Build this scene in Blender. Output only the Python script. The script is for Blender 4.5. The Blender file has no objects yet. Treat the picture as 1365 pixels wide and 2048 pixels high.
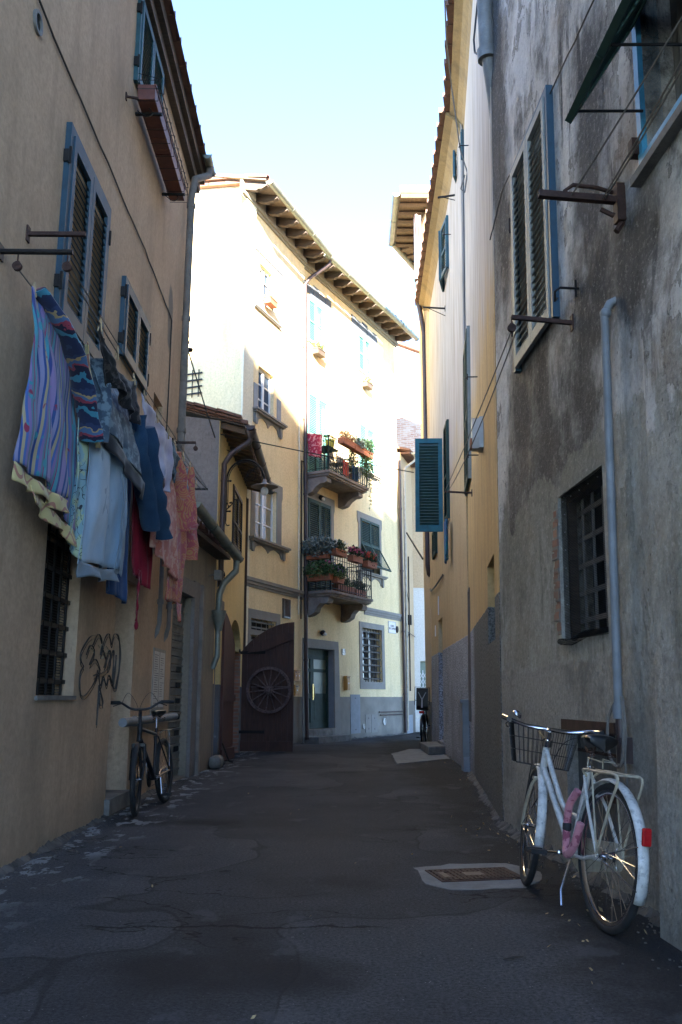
import bpy, math, random
from mathutils import Matrix, Vector
random.seed(11)
RAD = math.radians
scene = bpy.context.scene
col = scene.collection

# ------------------------------------------------------------------ camera
PITCH = RAD(11.64); EYE = 1.1; FPX = 1800.0
cd = bpy.data.cameras.new("camera"); cam = bpy.data.objects.new("camera", cd); col.objects.link(cam)
cam.location = (0, 0, EYE); cam.rotation_euler = (RAD(90) + PITCH, 0, 0)
cd.sensor_fit = 'VERTICAL'; cd.sensor_height = 36; cd.lens = FPX / 2048 * 36
cd.clip_end = 2000; cd.clip_start = 0.05
scene.camera = cam
# ------------------------------------------------------------------ sky + sun
SUN_EL = RAD(17); SUN_DIR = Vector((.0, -1, math.tan(SUN_EL))).normalized()
world = bpy.data.worlds.new("World"); scene.world = world; world.use_nodes = True
wn = world.node_tree; bg = wn.nodes['Background']
sky = wn.nodes.new('ShaderNodeTexSky'); sky.sky_type = 'NISHITA'; sky.sun_disc = False
sky.sun_elevation = SUN_EL; sky.sun_rotation = math.atan2(SUN_DIR.x, SUN_DIR.y)
sky.air_density = 0.45; sky.dust_density = 0.0; sky.ozone_density = 1.2
wn.links.new(sky.outputs[0], bg.inputs[0]); bg.inputs[1].default_value = 0.10
sl = bpy.data.lights.new("sun", 'SUN'); sl.energy = 5.0; sl.angle = RAD(.53); sl.color = (1, .93, .82)
so = bpy.data.objects.new("sun", sl); col.objects.link(so); so.location = (10, -20, 30)
so.rotation_euler = SUN_DIR.to_track_quat('Z', 'Y').to_euler()
scene.view_settings.view_transform = 'Standard'; scene.view_settings.look = 'None'
scene.view_settings.exposure = 3.9; scene.view_settings.gamma = 1

# ------------------------------------------------------------------ frames
def ray(x, y):
    xc = (x - 682.5) / FPX; yc = -(y - 1024) / FPX
    return Vector((xc, math.cos(PITCH) - math.sin(PITCH) * yc, math.sin(PITCH) + math.cos(PITCH) * yc))
def gpt(x, y, z=0):                      # point of the ground seen at a photo pixel
    r = ray(x, y); t = (z - EYE) / r.z
    return Vector((r.x * t, r.y * t, z))
def ypt(x, y, Y):                        # point at a known distance
    r = ray(x, y); t = Y / r.y
    return Vector((r.x * t, Y, EYE + r.z * t))
class Wall:                              # x along the wall, y into the wall, z up
    def __init__(s, a, b, lean=0.0):
        a = Vector((a[0], a[1], 0)); b = Vector((b[0], b[1], 0))
        d = (b - a).normalized(); s.L = (b - a).length
        up = Vector((0, 0, 1)); inn = up.cross(d)
        c, n = math.cos(lean), math.sin(lean)
        z = up * c - inn * n; y = inn * c + up * n
        s.M = Matrix(((d.x, y.x, z.x, a.x), (d.y, y.y, z.y, a.y), (d.z, y.z, z.z, a.z), (0, 0, 0, 1)))
        s.I = s.M.inverted()
    def at(s, px, py, out=0.0):
        o = s.I @ Vector((0, 0, EYE)); r = s.I.to_3x3() @ ray(px, py)
        t = (-out - o.y) / r.y; p = o + r * t
        return p.x, p.z
    def p(s, x, z, out=0.0): return s.M @ Vector((x, -out, z))
    def rect(s, xl, xr, yt, yb, out=0.0):
        xm, ym = (xl + xr) / 2, (yt + yb) / 2
        return s.at(xl, ym, out)[0], s.at(xr, ym, out)[0], s.at(xm, yb, out)[1], s.at(xm, yt, out)[1]

# ------------------------------------------------------------------ objects
WM = {}
def _reg(o, M, parent):
    WM[o.name] = M.copy()
    if parent is not None:
        o.parent = parent; o.matrix_basis = WM[parent.name].inverted() @ M
    else: o.matrix_basis = M
    return o
def thing(name, label, cat, M=None, group=None):
    o = bpy.data.objects.new(name, None); col.objects.link(o); o.empty_display_size = .1
    o['label'] = label; o['category'] = cat
    if group: o['group'] = group
    return _reg(o, M or Matrix(), None)
def part(name, mb, mat, parent, M=None, label=None):
    o = mb.obj(name, mat); _reg(o, M if M is not None else WM[parent.name], parent)
    if label: o['label'] = label
    return o
def single(name, label, cat, mb, mat, M=None, group=None):
    o = mb.obj(name, mat); o['label'] = label; o['category'] = cat
    if group: o['group'] = group
    return _reg(o, M or Matrix(), None)
def struct(name, mb, mat, kind='structure', M=None):
    o = mb.obj(name, mat); o['kind'] = kind; return _reg(o, M or Matrix(), None)
def T(x=0, y=0, z=0): return Matrix.Translation((x, y, z))
def RX(a): return Matrix.Rotation(a, 4, 'X')
def RY(a): return Matrix.Rotation(a, 4, 'Y')
def RZ(a): return Matrix.Rotation(a, 4, 'Z')

class MB:
    def __init__(s, Tm=None): s.v = []; s.f = []; s.sm = []; s.T = Tm
    def add(s, vs, fs, smooth=False, M=None):
        n = len(s.v)
        for v in vs:
            v = Vector(v)
            if M is not None: v = M @ v
            if s.T is not None: v = s.T @ v
            s.v.append(v)
        for f in fs: s.f.append([i + n for i in f]); s.sm.append(smooth)
        return s
    def box(s, x0, x1, y0, y1, z0, z1, M=None):
        vs = [(x, y, z) for z in (z0, z1) for y in (y0, y1) for x in (x0, x1)]
        return s.add(vs, [(0, 2, 3, 1), (4, 5, 7, 6), (0, 1, 5, 4), (2, 6, 7, 3), (0, 4, 6, 2), (1, 3, 7, 5)], False, M)
    def quad(s, a, b, c, d, M=None): return s.add([a, b, c, d], [(0, 1, 2, 3)], False, M)
    def tube(s, pts, r, seg=8, closed=False, M=None, caps=True, flat=1.0):
        pts = [Vector(p) for p in pts]; n = len(pts)
        rs = r if isinstance(r, (list, tuple)) else [r] * n
        vs = []; prev = None
        for i, p in enumerate(pts):
            if closed: d = pts[(i + 1) % n] - pts[i - 1]
            else: d = pts[min(i + 1, n - 1)] - pts[max(i - 1, 0)]
            if d.length < 1e-9: d = Vector((0, 0, 1))
            d.normalize()
            if prev is None:
                u = d.cross(Vector((0, 0, 1)))
                if u.length < .1: u = d.cross(Vector((1, 0, 0)))
            else: u = prev - d * prev.dot(d)
            u.normalize(); prev = u; w = d.cross(u)
            for k in range(seg):
                a = 2 * math.pi * k / seg
                vs.append(p + u * (math.cos(a) * rs[i]) + w * (math.sin(a) * rs[i] * flat))
        fs = []
        for i in range(n if closed else n - 1):
            j = (i + 1) % n
            for k in range(seg):
                l = (k + 1) % seg
                fs.append((i * seg + k, i * seg + l, j * seg + l, j * seg + k))
        if caps and not closed:
            fs.append(tuple(range(seg))[::-1]); fs.append(tuple((n - 1) * seg + k for k in range(seg)))
        return s.add(vs, fs, True, M)
    def lathe(s, prof, seg=24, M=None, smooth=True):   # prof: (radius, height) about z
        vs = []; fs = []
        for (r, h) in prof:
            for k in range(seg):
                a = 2 * math.pi * k / seg; vs.append((r * math.cos(a), r * math.sin(a), h))
        for i in range(len(prof) - 1):
            for k in range(seg):
                l = (k + 1) % seg
                fs.append((i * seg + k, i * seg + l, (i + 1) * seg + l, (i + 1) * seg + k))
        return s.add(vs, fs, smooth, M)
    def prism(s, poly, y0, y1, M=None):      # poly in x,z extruded along y
        n = len(poly)
        vs = [(x, y0, z) for x, z in poly] + [(x, y1, z) for x, z in poly]
        fs = [tuple(range(n)), tuple(range(2 * n - 1, n - 1, -1))]
        for i in range(n):
            j = (i + 1) % n; fs.append((i, i + n, j + n, j))
        return s.add(vs, fs, False, M)
    def ball(s, c, r, seg=10, sc=(1, 1, 1), M=None):
        c = Vector(c); prof = []; vs = []; fs = []; rings = seg // 2 + 1
        for i in range(rings):
            t = math.pi * i / (rings - 1)
            for k in range(seg):
                a = 2 * math.pi * k / seg
                vs.append(c + Vector((r * sc[0] * math.sin(t) * math.cos(a), r * sc[1] * math.sin(t) * math.sin(a), r * sc[2] * math.cos(t))))
        for i in range(rings - 1):
            for k in range(seg):
                l = (k + 1) % seg; fs.append((i * seg + k, (i + 1) * seg + k, (i + 1) * seg + l, i * seg + l))
        return s.add(vs, fs, True, M)
    def grid(s, fn, nu, nv, smooth=True, M=None):
        vs = [fn(i / nu, j / nv) for j in range(nv + 1) for i in range(nu + 1)]
        fs = [(j * (nu + 1) + i, j * (nu + 1) + i + 1, (j + 1) * (nu + 1) + i + 1, (j + 1) * (nu + 1) + i) for j in range(nv) for i in range(nu)]
        return s.add(vs, fs, smooth, M)
    def leaves(s, c, rad, n, size, rnd=random, droop=0, aspect=.45):
        for _ in range(n):
            while True:
                p = Vector((rnd.uniform(-1, 1), rnd.uniform(-1, 1), rnd.uniform(-1, 1)))
                if p.length < 1: break
            p = Vector((c[0] + p.x * rad[0], c[1] + p.y * rad[1], c[2] + p.z * rad[2]))
            d = Vector((rnd.uniform(-1, 1), rnd.uniform(-1, 1), rnd.uniform(-.6, 1) - droop)).normalized()
            u = d.cross(Vector((rnd.uniform(-1, 1), rnd.uniform(-1, 1), rnd.uniform(-1, 1)))).normalized()
            L = size * rnd.uniform(.6, 1.3); w = L * aspect
            s.add([p, p + d * L * .5 + u * w * .5, p + d * L, p + d * L * .5 - u * w * .5], [(0, 1, 2, 3)], False)
        return s
    def obj(s, name, mat):
        me = bpy.data.meshes.new(name); me.from_pydata([tuple(v) for v in s.v], [], s.f)
        me.polygons.foreach_set('use_smooth', s.sm); me.materials.append(mat)
        if any(s.sm) and hasattr(me, 'set_sharp_from_angle'):
            me.set_sharp_from_angle(angle=RAD(50))
        me.update()
        o = bpy.data.objects.new(name, me); col.objects.link(o); return o
def arc(cx, cz, r, a0, a1, n, y=0):
    return [(cx + r * math.cos(RAD(a0 + (a1 - a0) * i / n)), y, cz + r * math.sin(RAD(a0 + (a1 - a0) * i / n))) for i in range(n + 1)]
# ------------------------------------------------------------------ materials
class NT:
    def __init__(s, name):
        s.m = bpy.data.materials.new(name); s.m.use_nodes = True; s.t = s.m.node_tree
        s.b = s.t.nodes['Principled BSDF']; s._o = None
    def co(s):
        if s._o is None: s._o = s.t.nodes.new('ShaderNodeTexCoord').outputs['Object']
        return s._o
    def put(s, sock, v):
        if isinstance(v, bpy.types.NodeSocket): s.t.links.new(v, sock)
        elif isinstance(v, (tuple, list)) and len(v) == 3 and sock.type == 'RGBA': sock.default_value = (*v, 1)
        else: sock.default_value = v
    def set(s, **k):
        for a, v in k.items(): s.put(s.b.inputs[a.replace('_', ' ')], v)
        return s
    def map(s, scale=(1, 1, 1), loc=(0, 0, 0), rot=(0, 0, 0), vec=None):
        n = s.t.nodes.new('ShaderNodeMapping'); s.put(n.inputs[0], vec or s.co())
        n.inputs['Scale'].default_value = scale; n.inputs['Location'].default_value = loc; n.inputs['Rotation'].default_value = rot
        return n.outputs[0]
    def noise(s, scale=5, detail=4, rough=.55, vec=None, dist=0, colr=False):
        n = s.t.nodes.new('ShaderNodeTexNoise'); s.put(n.inputs['Vector'], vec or s.co())
        n.inputs['Scale'].default_value = scale; n.inputs['Detail'].default_value = detail
        n.inputs['Roughness'].default_value = rough; n.inputs['Distortion'].default_value = dist
        return n.outputs[1 if colr else 0]
    def vor(s, scale=5, feat='F1', vec=None, out=0):
        n = s.t.nodes.new('ShaderNodeTexVoronoi'); n.feature = feat; s.put(n.inputs['Vector'], vec or s.co())
        n.inputs['Scale'].default_value = scale; return n.outputs[out]
    def m2(s, op, a, b=0, c=0, clamp=False):
        n = s.t.nodes.new('ShaderNodeMath'); n.operation = op; n.use_clamp = clamp
        s.put(n.inputs[0], a); s.put(n.inputs[1], b); s.put(n.inputs[2], c); return n.outputs[0]
    def mr(s, v, a, b, c=0, d=1, smooth=False):
        n = s.t.nodes.new('ShaderNodeMapRange'); s.put(n.inputs[0], v)
        if smooth: n.interpolation_type = 'SMOOTHSTEP'
        for i, x in enumerate((a, b, c, d)): s.put(n.inputs[i + 1], x)
        return n.outputs[0]
    def mix(s, f, a, b, mode='MIX'):
        n = s.t.nodes.new('ShaderNodeMix'); n.data_type = 'RGBA'; n.blend_type = mode
        s.put(n.inputs[0], f); s.put(n.inputs[6], a); s.put(n.inputs[7], b); return n.outputs[2]
    def xyz(s, vec=None):
        n = s.t.nodes.new('ShaderNodeSeparateXYZ'); s.put(n.inputs[0], vec or s.co()); return n.outputs
    def bump(s, h, strength=.3, dist=.02, prev=None):
        n = s.t.nodes.new('ShaderNodeBump'); n.inputs['Strength'].default_value = strength; n.inputs['Distance'].default_value = dist
        s.put(n.inputs['Height'], h)
        if prev: s.t.links.new(prev, n.inputs['Normal'])
        return n.outputs[0]
    def spot(s, x, z, rx, rz, soft=.5, nz=None, amt=.8):      # a stain with a ragged edge on a wall (x along, z up)
        X = s.xyz(); a = s.m2('DIVIDE', s.m2('SUBTRACT', X[0], x), rx); b = s.m2('DIVIDE', s.m2('SUBTRACT', X[2], z), rz)
        d = s.m2('SQRT', s.m2('ADD', s.m2('MULTIPLY', a, a), s.m2('MULTIPLY', b, b)))
        nz = nz or s.noise(2.2, 5, .65)
        d = s.m2('ADD', d, s.m2('MULTIPLY', s.m2('SUBTRACT', nz, .5), amt * 2))
        return s.mr(d, 1, 1 - soft, 0, 1)
MATS = {}
def simple(name, c, rough=.7, metal=0, var=.25, scale=8, bump=.15, bscale=40, grime=0, spec=None):
    if name in MATS: return MATS[name]
    t = NT(name); c = Vector(c)
    n = t.noise(scale, 5, .6)
    f = t.mr(n, .3, .7)
    cc = t.mix(f, tuple(c * (1 - var)), tuple(c * (1 + var * .6)))
    if grime:
        g = t.noise(scale * 2.7, 6, .7); cc = t.mix(t.mr(g, .52, .68, 0, grime), cc, tuple(c * .3))
    t.set(Base_Color=cc, Roughness=rough, Metallic=metal)
    if bump: t.set(Normal=t.bump(t.noise(bscale, 3), bump, .004))
    if spec is not None: t.set(Specular_IOR_Level=spec)
    MATS[name] = t.m; return t.m
def plaster(name, c1, c2, c3, streak=.35, plinth=None, pz=None, pebble=False, bump=.35, extra=None, low=None):
    t = NT(name)
    big = t.noise(.55, 5, .6); col_ = t.mix(t.mr(big, .35, .65), c1, c2)
    sv = t.map((3.2, 3.2, .35)); st = t.noise(1.3, 6, .65, sv)
    col_ = t.mix(t.m2('MULTIPLY', t.mr(st, .5, .72), streak), col_, c3)
    fine = t.noise(20, 6, .8); col_ = t.mix(t.mr(fine, .42, .68, 0, .6), col_, tuple(Vector(c1) * .6)); med = t.noise(3.1, 6, .7, t.map((1, 1, .6), (3, 1, 2))); col_ = t.mix(t.mr(med, .5, .72, 0, .35), col_, tuple(Vector(c3)))
    sct = t.mr(t.noise(9, 3, .5, t.map((6, 6, .7), (1, 1, 6))), .68, .72, 0, .5); col_ = t.mix(sct, col_, tuple(Vector(c3) * .6))
    h = t.m2('ADD', t.m2('MULTIPLY', t.noise(60, 4, .7), .5), t.m2('MULTIPLY', t.noise(6, 4, .5), 1.2))
    nrm = t.bump(h, bump, .012)
    if extra: col_, nrm = extra(t, col_, nrm)
    if plinth:
        z = t.m2('ADD', t.xyz()[2], t.m2('MULTIPLY', t.m2('SUBTRACT', t.noise(3, 4, .7), .5), .06 if pebble else .02))
        f = t.mr(z, pz, pz - .01)
        pc = plinth
        if pebble:
            v = t.noise(34, 3, .9); pc = t.mix(t.mr(v, .42, .58), tuple(Vector(plinth) * .28), tuple(Vector(plinth) * 1.75)); pc = t.mix(t.mr(t.noise(1.6, 5, .6), .45, .6, 0, .45), pc, tuple(Vector(plinth) * .5))
            if low:
                dn = t.mr(t.m2('ADD', t.xyz()[0], t.m2('MULTIPLY', t.noise(1.2, 4), 1.2)), low[0], low[0] + .5)
                pc = t.mix(t.m2('MULTIPLY', dn, .85), pc, t.mix(t.mr(v, .35, .65), (.03, .03, .027), (.17, .165, .135)))
        else:
            pc = t.mix(t.mr(t.noise(1.7, 5, .6), .35, .65), plinth, tuple(Vector(plinth) * .75))
            chips = t.mr(t.noise(2.3, 5, .6, t.map((1, 1, .8), (3, 0, 5))), .63, .65, 0, .6)
            pc = t.mix(chips, pc, (.3, .3, .3))
        # damp rising from the ground
        damp = t.mr(t.m2('ADD', t.xyz()[2], t.m2('MULTIPLY', t.noise(4, 5, .7), .35)), .42, .12, 0, .6)
        pc = t.mix(damp, pc, tuple(Vector(plinth) * .35))
        col_ = t.mix(f, col_, pc)
        if pebble: nrm = t.bump(t.m2('MULTIPLY', t.noise(34, 3, .9), f), .8, .02, nrm)
    else:
        damp = t.mr(t.m2('ADD', t.xyz()[2], t.m2('MULTIPLY', t.noise(3, 5, .7), .5)), .6, .15, 0, .5)
        col_ = t.mix(damp, col_, tuple(Vector(c1) * .35))
    t.set(Base_Color=col_, Roughness=.9, Normal=nrm, Specular_IOR_Level=.25)
    return t.m
def left_extra(t, c, n):
    d = t.mr(t.noise(.8, 5, .6, t.map((1, 1, .5), (4, 2, 1))), .5, .75, 0, .45)
    c = t.mix(d, c, (.10, .085, .07))
    s1 = t.spot(16.9, 5.9, .2, .5, .3, amt=.7); c = t.mix(t.m2('MULTIPLY', s1, .8), c, (.12, .12, .11))
    return c, n
M_left = plaster('plaster_taupe', (.47, .34, .225), (.55, .405, .275), (.26, .185, .12), .4, extra=left_extra)
def r1_extra(t, c, n):
    X = t.xyz()
    nz = t.noise(1.0, 9, .66, t.map((1.1, 1, .85)))
    nz2 = t.noise(.8, 8, .68, t.map((1.2, 1, .8), (7, 3, 2)))
    c = t.mix(t.mr(nz, .50, .59, 0, .92), c, (.12, .112, .10))
    c = t.mix(t.mr(nz2, .48, .56, 0, .8), c, (.72, .69, .64))
    run = t.noise(1.0, 8, .7, t.map((3.2, 3, .5), (1, 9, 4)))
    c = t.mix(t.m2('MULTIPLY', t.mr(run, .54, .68, 0, .85), t.mr(t.noise(.6, 3, .5, t.map(loc=(1, 7, 2))), .48, .6)), c, (.045, .042, .04))
    drip = t.m2('MULTIPLY', t.mr(t.noise(1.2, 6, .7, t.map((5, 4, .5), (2, 1, 7))), .52, .62), t.mr(t.noise(.9, 3, .5, t.map(loc=(5, 1, 3))), .46, .56))
    c = t.mix(t.m2('MULTIPLY', drip, .9), c, (.02, .019, .018))
    fl = t.noise(2.4, 7, .62, t.map((1, 1, .7), (11, 3, 2)))
    flk = t.mr(fl, .585, .592); c = t.mix(t.m2('MULTIPLY', flk, .85), c, t.mix(t.mr(t.noise(30, 4, .7), .35, .65), (.17, .155, .135), (.36, .33, .28)))
    rim = t.m2('MULTIPLY', t.mr(t.m2('ABSOLUTE', t.m2('SUBTRACT', fl, .586)), .008, .002), .7); c = t.mix(rim, c, (.035, .032, .03))
    warm = t.mr(t.noise(.7, 5, .6, t.map(loc=(2, 8, 5))), .5, .6, 0, .6); c = t.mix(warm, c, (.38, .29, .20))
    pale = t.m2('MULTIPLY', t.mr(t.noise(1.5, 6, .65, t.map((1.3, 1, .8), (4, 4, 4))), .55, .60), t.mr(X[2], 1.2, 2.0)); c = t.mix(t.m2('MULTIPLY', pale, .6), c, (.55, .52, .46))
    # soot under the sill, the bars and above the netted window
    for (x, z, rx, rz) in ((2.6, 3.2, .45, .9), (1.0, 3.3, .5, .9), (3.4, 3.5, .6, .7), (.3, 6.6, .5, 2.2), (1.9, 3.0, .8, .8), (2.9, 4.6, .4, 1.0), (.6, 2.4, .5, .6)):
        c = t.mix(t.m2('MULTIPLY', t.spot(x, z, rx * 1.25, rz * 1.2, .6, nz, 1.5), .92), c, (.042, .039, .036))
    lowz = t.mr(t.m2('ADD', X[2], t.m2('MULTIPLY', t.noise(1.8, 5, .7), .5)), 1.62, 1.58)
    lv = t.noise(48, 5, .8)
    lc = t.mix(t.mr(lv, .34, .66), (.17, .155, .13), (.50, .46, .39))
    lc = t.mix(t.mr(t.noise(1.4, 6, .65), .47, .6, 0, .6), lc, (.13, .125, .11))
    c = t.mix(lowz, c, lc)
    band = t.mr(t.m2('ADD', X[2], t.m2('MULTIPLY', t.m2('SUBTRACT', nz, .5), 2.6)), 2.75, 2.68)
    band = t.m2('MULTIPLY', band, t.m2('SUBTRACT', 1, lowz)); c = t.mix(t.m2('MULTIPLY', band, .7), c, t.mix(t.mr(t.noise(9, 5, .7), .35, .65), (.21, .20, .16), (.32, .31, .25)))
    gr = t.noise(24, 5, .85); c = t.mix(t.mr(gr, .54, .7, 0, .6), c, (.08, .073, .064)); c = t.mix(t.mr(gr, .46, .32, 0, .4), c, (.75, .71, .64))
    pit = t.mr(t.m2('ADD', t.vor(11, vec=t.map((1, 1, .6))), t.m2('MULTIPLY', t.noise(20, 3), .1)), .14, .09); c = t.mix(t.m2('MULTIPLY', pit, .7), c, (.03, .028, .026))
    n = t.bump(t.m2('ADD', t.m2('MULTIPLY', fl, .7), t.m2('ADD', t.m2('MULTIPLY', nz, .8), t.m2('MULTIPLY', flk, -.08))), 1.0, .10, n)
    n = t.bump(t.noise(18, 6, .75), .9, .025, n)
    return c, n
M_r1 = plaster('plaster_grey_weathered', (.54, .495, .43), (.66, .62, .56), (.24, .22, .19), .2, bump=.6, extra=r1_extra)
def r2_extra(t, c, n):
    X = t.xyz()
    nz = t.noise(1.0, 5, .6)
    up = t.mr(t.m2('ADD', X[2], t.m2('MULTIPLY', nz, 2.4)), 6.1, 7.0)
    c = t.mix(up, c, t.mix(t.mr(t.noise(2, 6, .65, t.map((3, 3, .3))), .4, .65), (.50, .44, .375), (.34, .285, .225)))
    return c, n
M_r2 = plaster('plaster_ochre_right', (.54, .385, .20), (.58, .43, .24), (.33, .235, .13), .5, plinth=(.30, .31, .33), pz=2.05, pebble=True, extra=r2_extra)
M_r2a = plaster('plaster_ochre_brown', (.55, .36, .15), (.60, .41, .19), (.26, .18, .10), .7, plinth=(.29, .30, .32), pz=2.06, pebble=True, extra=r2_extra, low=(1.7,))
M_ab = plaster('plaster_pale_yellow', (.85, .66, .36), (.87, .71, .43), (.55, .42, .24), .4, plinth=(.27, .25, .215), pz=1.12, bump=.12)
M_gable = plaster('plaster_cream', (.78, .70, .50), (.80, .74, .56), (.6, .52, .38), .2, bump=.12)
M_l3 = plaster('plaster_yellow_low', (.72, .53, .22), (.75, .57, .27), (.5, .38, .18), .4, plinth=(.12, .125, .135), pz=1.32, bump=.2)
M_grey = plaster('plaster_rough_grey', (.19, .175, .165), (.23, .215, .20), (.11, .10, .095), .5)
M_l2 = plaster('plaster_garage', (.28, .24, .18), (.22, .19, .15), (.12, .11, .10), .6)
M_c = plaster('plaster_beige', (.58, .42, .25), (.62, .47, .30), (.45, .33, .21), .3, plinth=(.2, .18, .15), pz=1.0)
M_sunlit = plaster('plaster_sunlit_far', (.72, .69, .62), (.75, .72, .66), (.6, .57, .5), .2)  # sunlight on the beige wall's lower part, put into a whiter plaster

def asphalt():
    t = NT('asphalt'); X = t.xyz()
    sp = t.noise(55, 5, .9); c = t.mix(t.mr(sp, .36, .68), (.012, .014, .016), (.15, .155, .16))
    big = t.noise(.8, 6, .6); c = t.mix(t.mr(big, .35, .65), c, t.mix(.5, c, (.016, .017, .021)))
    stone = t.mr(t.vor(42), .16, .08); rs = t.mr(t.noise(16, 2), .56, .62); c = t.mix(t.m2('MULTIPLY', stone, rs), c, (.30, .30, .30))
    patch = t.mr(t.noise(.45, 3, .4, t.map((1, .7, 1), (8, 3, 0))), .5, .505); c = t.mix(t.m2('MULTIPLY', patch, .35), c, (.012, .013, .016)); pe = t.mr(t.m2('ABSOLUTE', t.m2('SUBTRACT', t.noise(.45, 3, .4, t.map((1, .7, 1), (8, 3, 0))), .5025)), .003, .001, 0, .45); c = t.mix(pe, c, (.005, .005, .005))
    oil = t.mr(t.noise(.55, 4, .5, t.map(loc=(3.1, 1.7, 0))), .56, .66, 0, .8); c = t.mix(oil, c, (.012, .012, .014))
    # pale worn cement spots along the left wall
    edge = t.mr(t.m2('ADD', X[0], t.m2('MULTIPLY', t.noise(1.2, 3), 1.3)), -.9, -1.35)
    sp2 = t.mr(t.noise(6, 5, .6, t.map((1, .5, 1))), .54, .57)
    c = t.mix(t.m2('MULTIPLY', t.m2('MULTIPLY', edge, sp2), .9), c, (.27, .29, .30))
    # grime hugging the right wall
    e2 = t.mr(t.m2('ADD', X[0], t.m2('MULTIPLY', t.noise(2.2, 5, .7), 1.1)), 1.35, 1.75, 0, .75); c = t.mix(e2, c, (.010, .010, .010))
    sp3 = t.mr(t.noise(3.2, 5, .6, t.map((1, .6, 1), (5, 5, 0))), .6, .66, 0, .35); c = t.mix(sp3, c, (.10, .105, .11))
    cr = t.m2('ABSOLUTE', t.m2('SUBTRACT', t.noise(.9, 5, .5, t.map((.55, 1, 1))), .5)); crm = t.mr(cr, .0035, .001)
    crm = t.m2('MULTIPLY', crm, t.mr(t.noise(.7, 2, vec=t.map(loc=(9, 4, 1))), .56, .6))
    line = t.m2('ABSOLUTE', t.m2('SUBTRACT', X[1], t.m2('ADD', 4.55, t.m2('MULTIPLY', t.noise(2.2, 5, .7), .35))))
    lm = t.m2('MULTIPLY', t.mr(line, .022, .008), t.m2('MULTIPLY', t.mr(X[0], -1.3, -1.2), t.mr(X[0], .25, .15)))
    crk = t.m2('MAXIMUM', crm, lm); c = t.mix(t.m2('MULTIPLY', crk, .9), c, (.004, .004, .004))
    n = t.bump(t.noise(70, 4, .85), .9, .012);     n = t.bump(t.m2('MULTIPLY', crk, -1), .6, .015, n)
    t.set(Base_Color=c, Roughness=.85, Normal=n, Specular_IOR_Level=.25)
    return t.m
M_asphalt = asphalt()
def concrete(name, a, b):
    t = NT(name); c = t.mix(t.mr(t.noise(5, 6, .65), .35, .65), a, b)
    c = t.mix(t.mr(t.noise(60, 3, .8), .55, .7, 0, .5), c, tuple(Vector(a) * .4))
    t.set(Base_Color=c, Roughness=.85, Normal=t.bump(t.noise(50, 4, .7), .4, .006)); return t.m
M_conc = concrete('concrete', (.12, .125, .125), (.20, .205, .20))
M_stone = concrete('stone', (.10, .095, .085), (.20, .19, .17))
M_marble = concrete('balcony_stone', (.16, .13, .11), (.26, .23, .20))
M_trim = concrete('trim_grey', (.22, .205, .18), (.25, .235, .21))
M_trimlt = concrete('trim_blue_grey', (.22, .24, .26), (.27, .29, .31))
M_arch = concrete('flat_arch_grey', (.085, .095, .105), (.11, .12, .135))
M_soffit = plaster('soffit_ochre', (.34, .235, .11), (.28, .19, .09), (.12, .09, .06), .6)
def wood(name, a, b, sc=(1, 14, 14), rough=.75, grime=.5):
    t = NT(name); g = t.noise(4, 6, .65, t.map(sc)); c = t.mix(t.mr(g, .3, .7), a, b)
    c = t.mix(t.mr(t.noise(2.2, 5, .65), .5, .7, 0, grime), c, tuple(Vector(a) * .4))
    t.set(Base_Color=c, Roughness=rough, Normal=t.bump(g, .3, .006)); return t.m
M_soffwood = wood('soffit_wood', (.10, .068, .045), (.21, .15, .10), (14, 1, 14))
M_rafter = wood('rafter_wood', (.055, .038, .028), (.12, .085, .06), (14, 1, 14))
M_gate = wood('gate_wood_oxblood', (.034, .015, .011), (.085, .036, .025), (12, 12, .8), .6, .5)
M_gate2 = wood('gate_wood_red', (.05, .016, .012), (.09, .03, .022), (12, 12, .8), .6)
M_greydoor = wood('hatch_wood', (.06, .065, .065), (.13, .135, .13), (14, 14, 1))
M_wheelwood = wood('wagon_wheel_wood', (.05, .032, .030), (.20, .13, .12), (6, 6, 6), .6, .9)
def tile(name='roof_tile', a=(.10, .048, .034), b=(.2, .10, .065)):
    t = NT(name); c = t.mix(t.mr(t.noise(3.5, 5, .7), .35, .65), a, b)
    c = t.mix(t.mr(t.noise(14, 5, .7), .52, .68, 0, .7), c, (.05, .045, .038))
    t.set(Base_Color=c, Roughness=.85, Normal=t.bump(t.noise(30, 4, .7), .4, .008)); return t.m
M_tile = tile()
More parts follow.
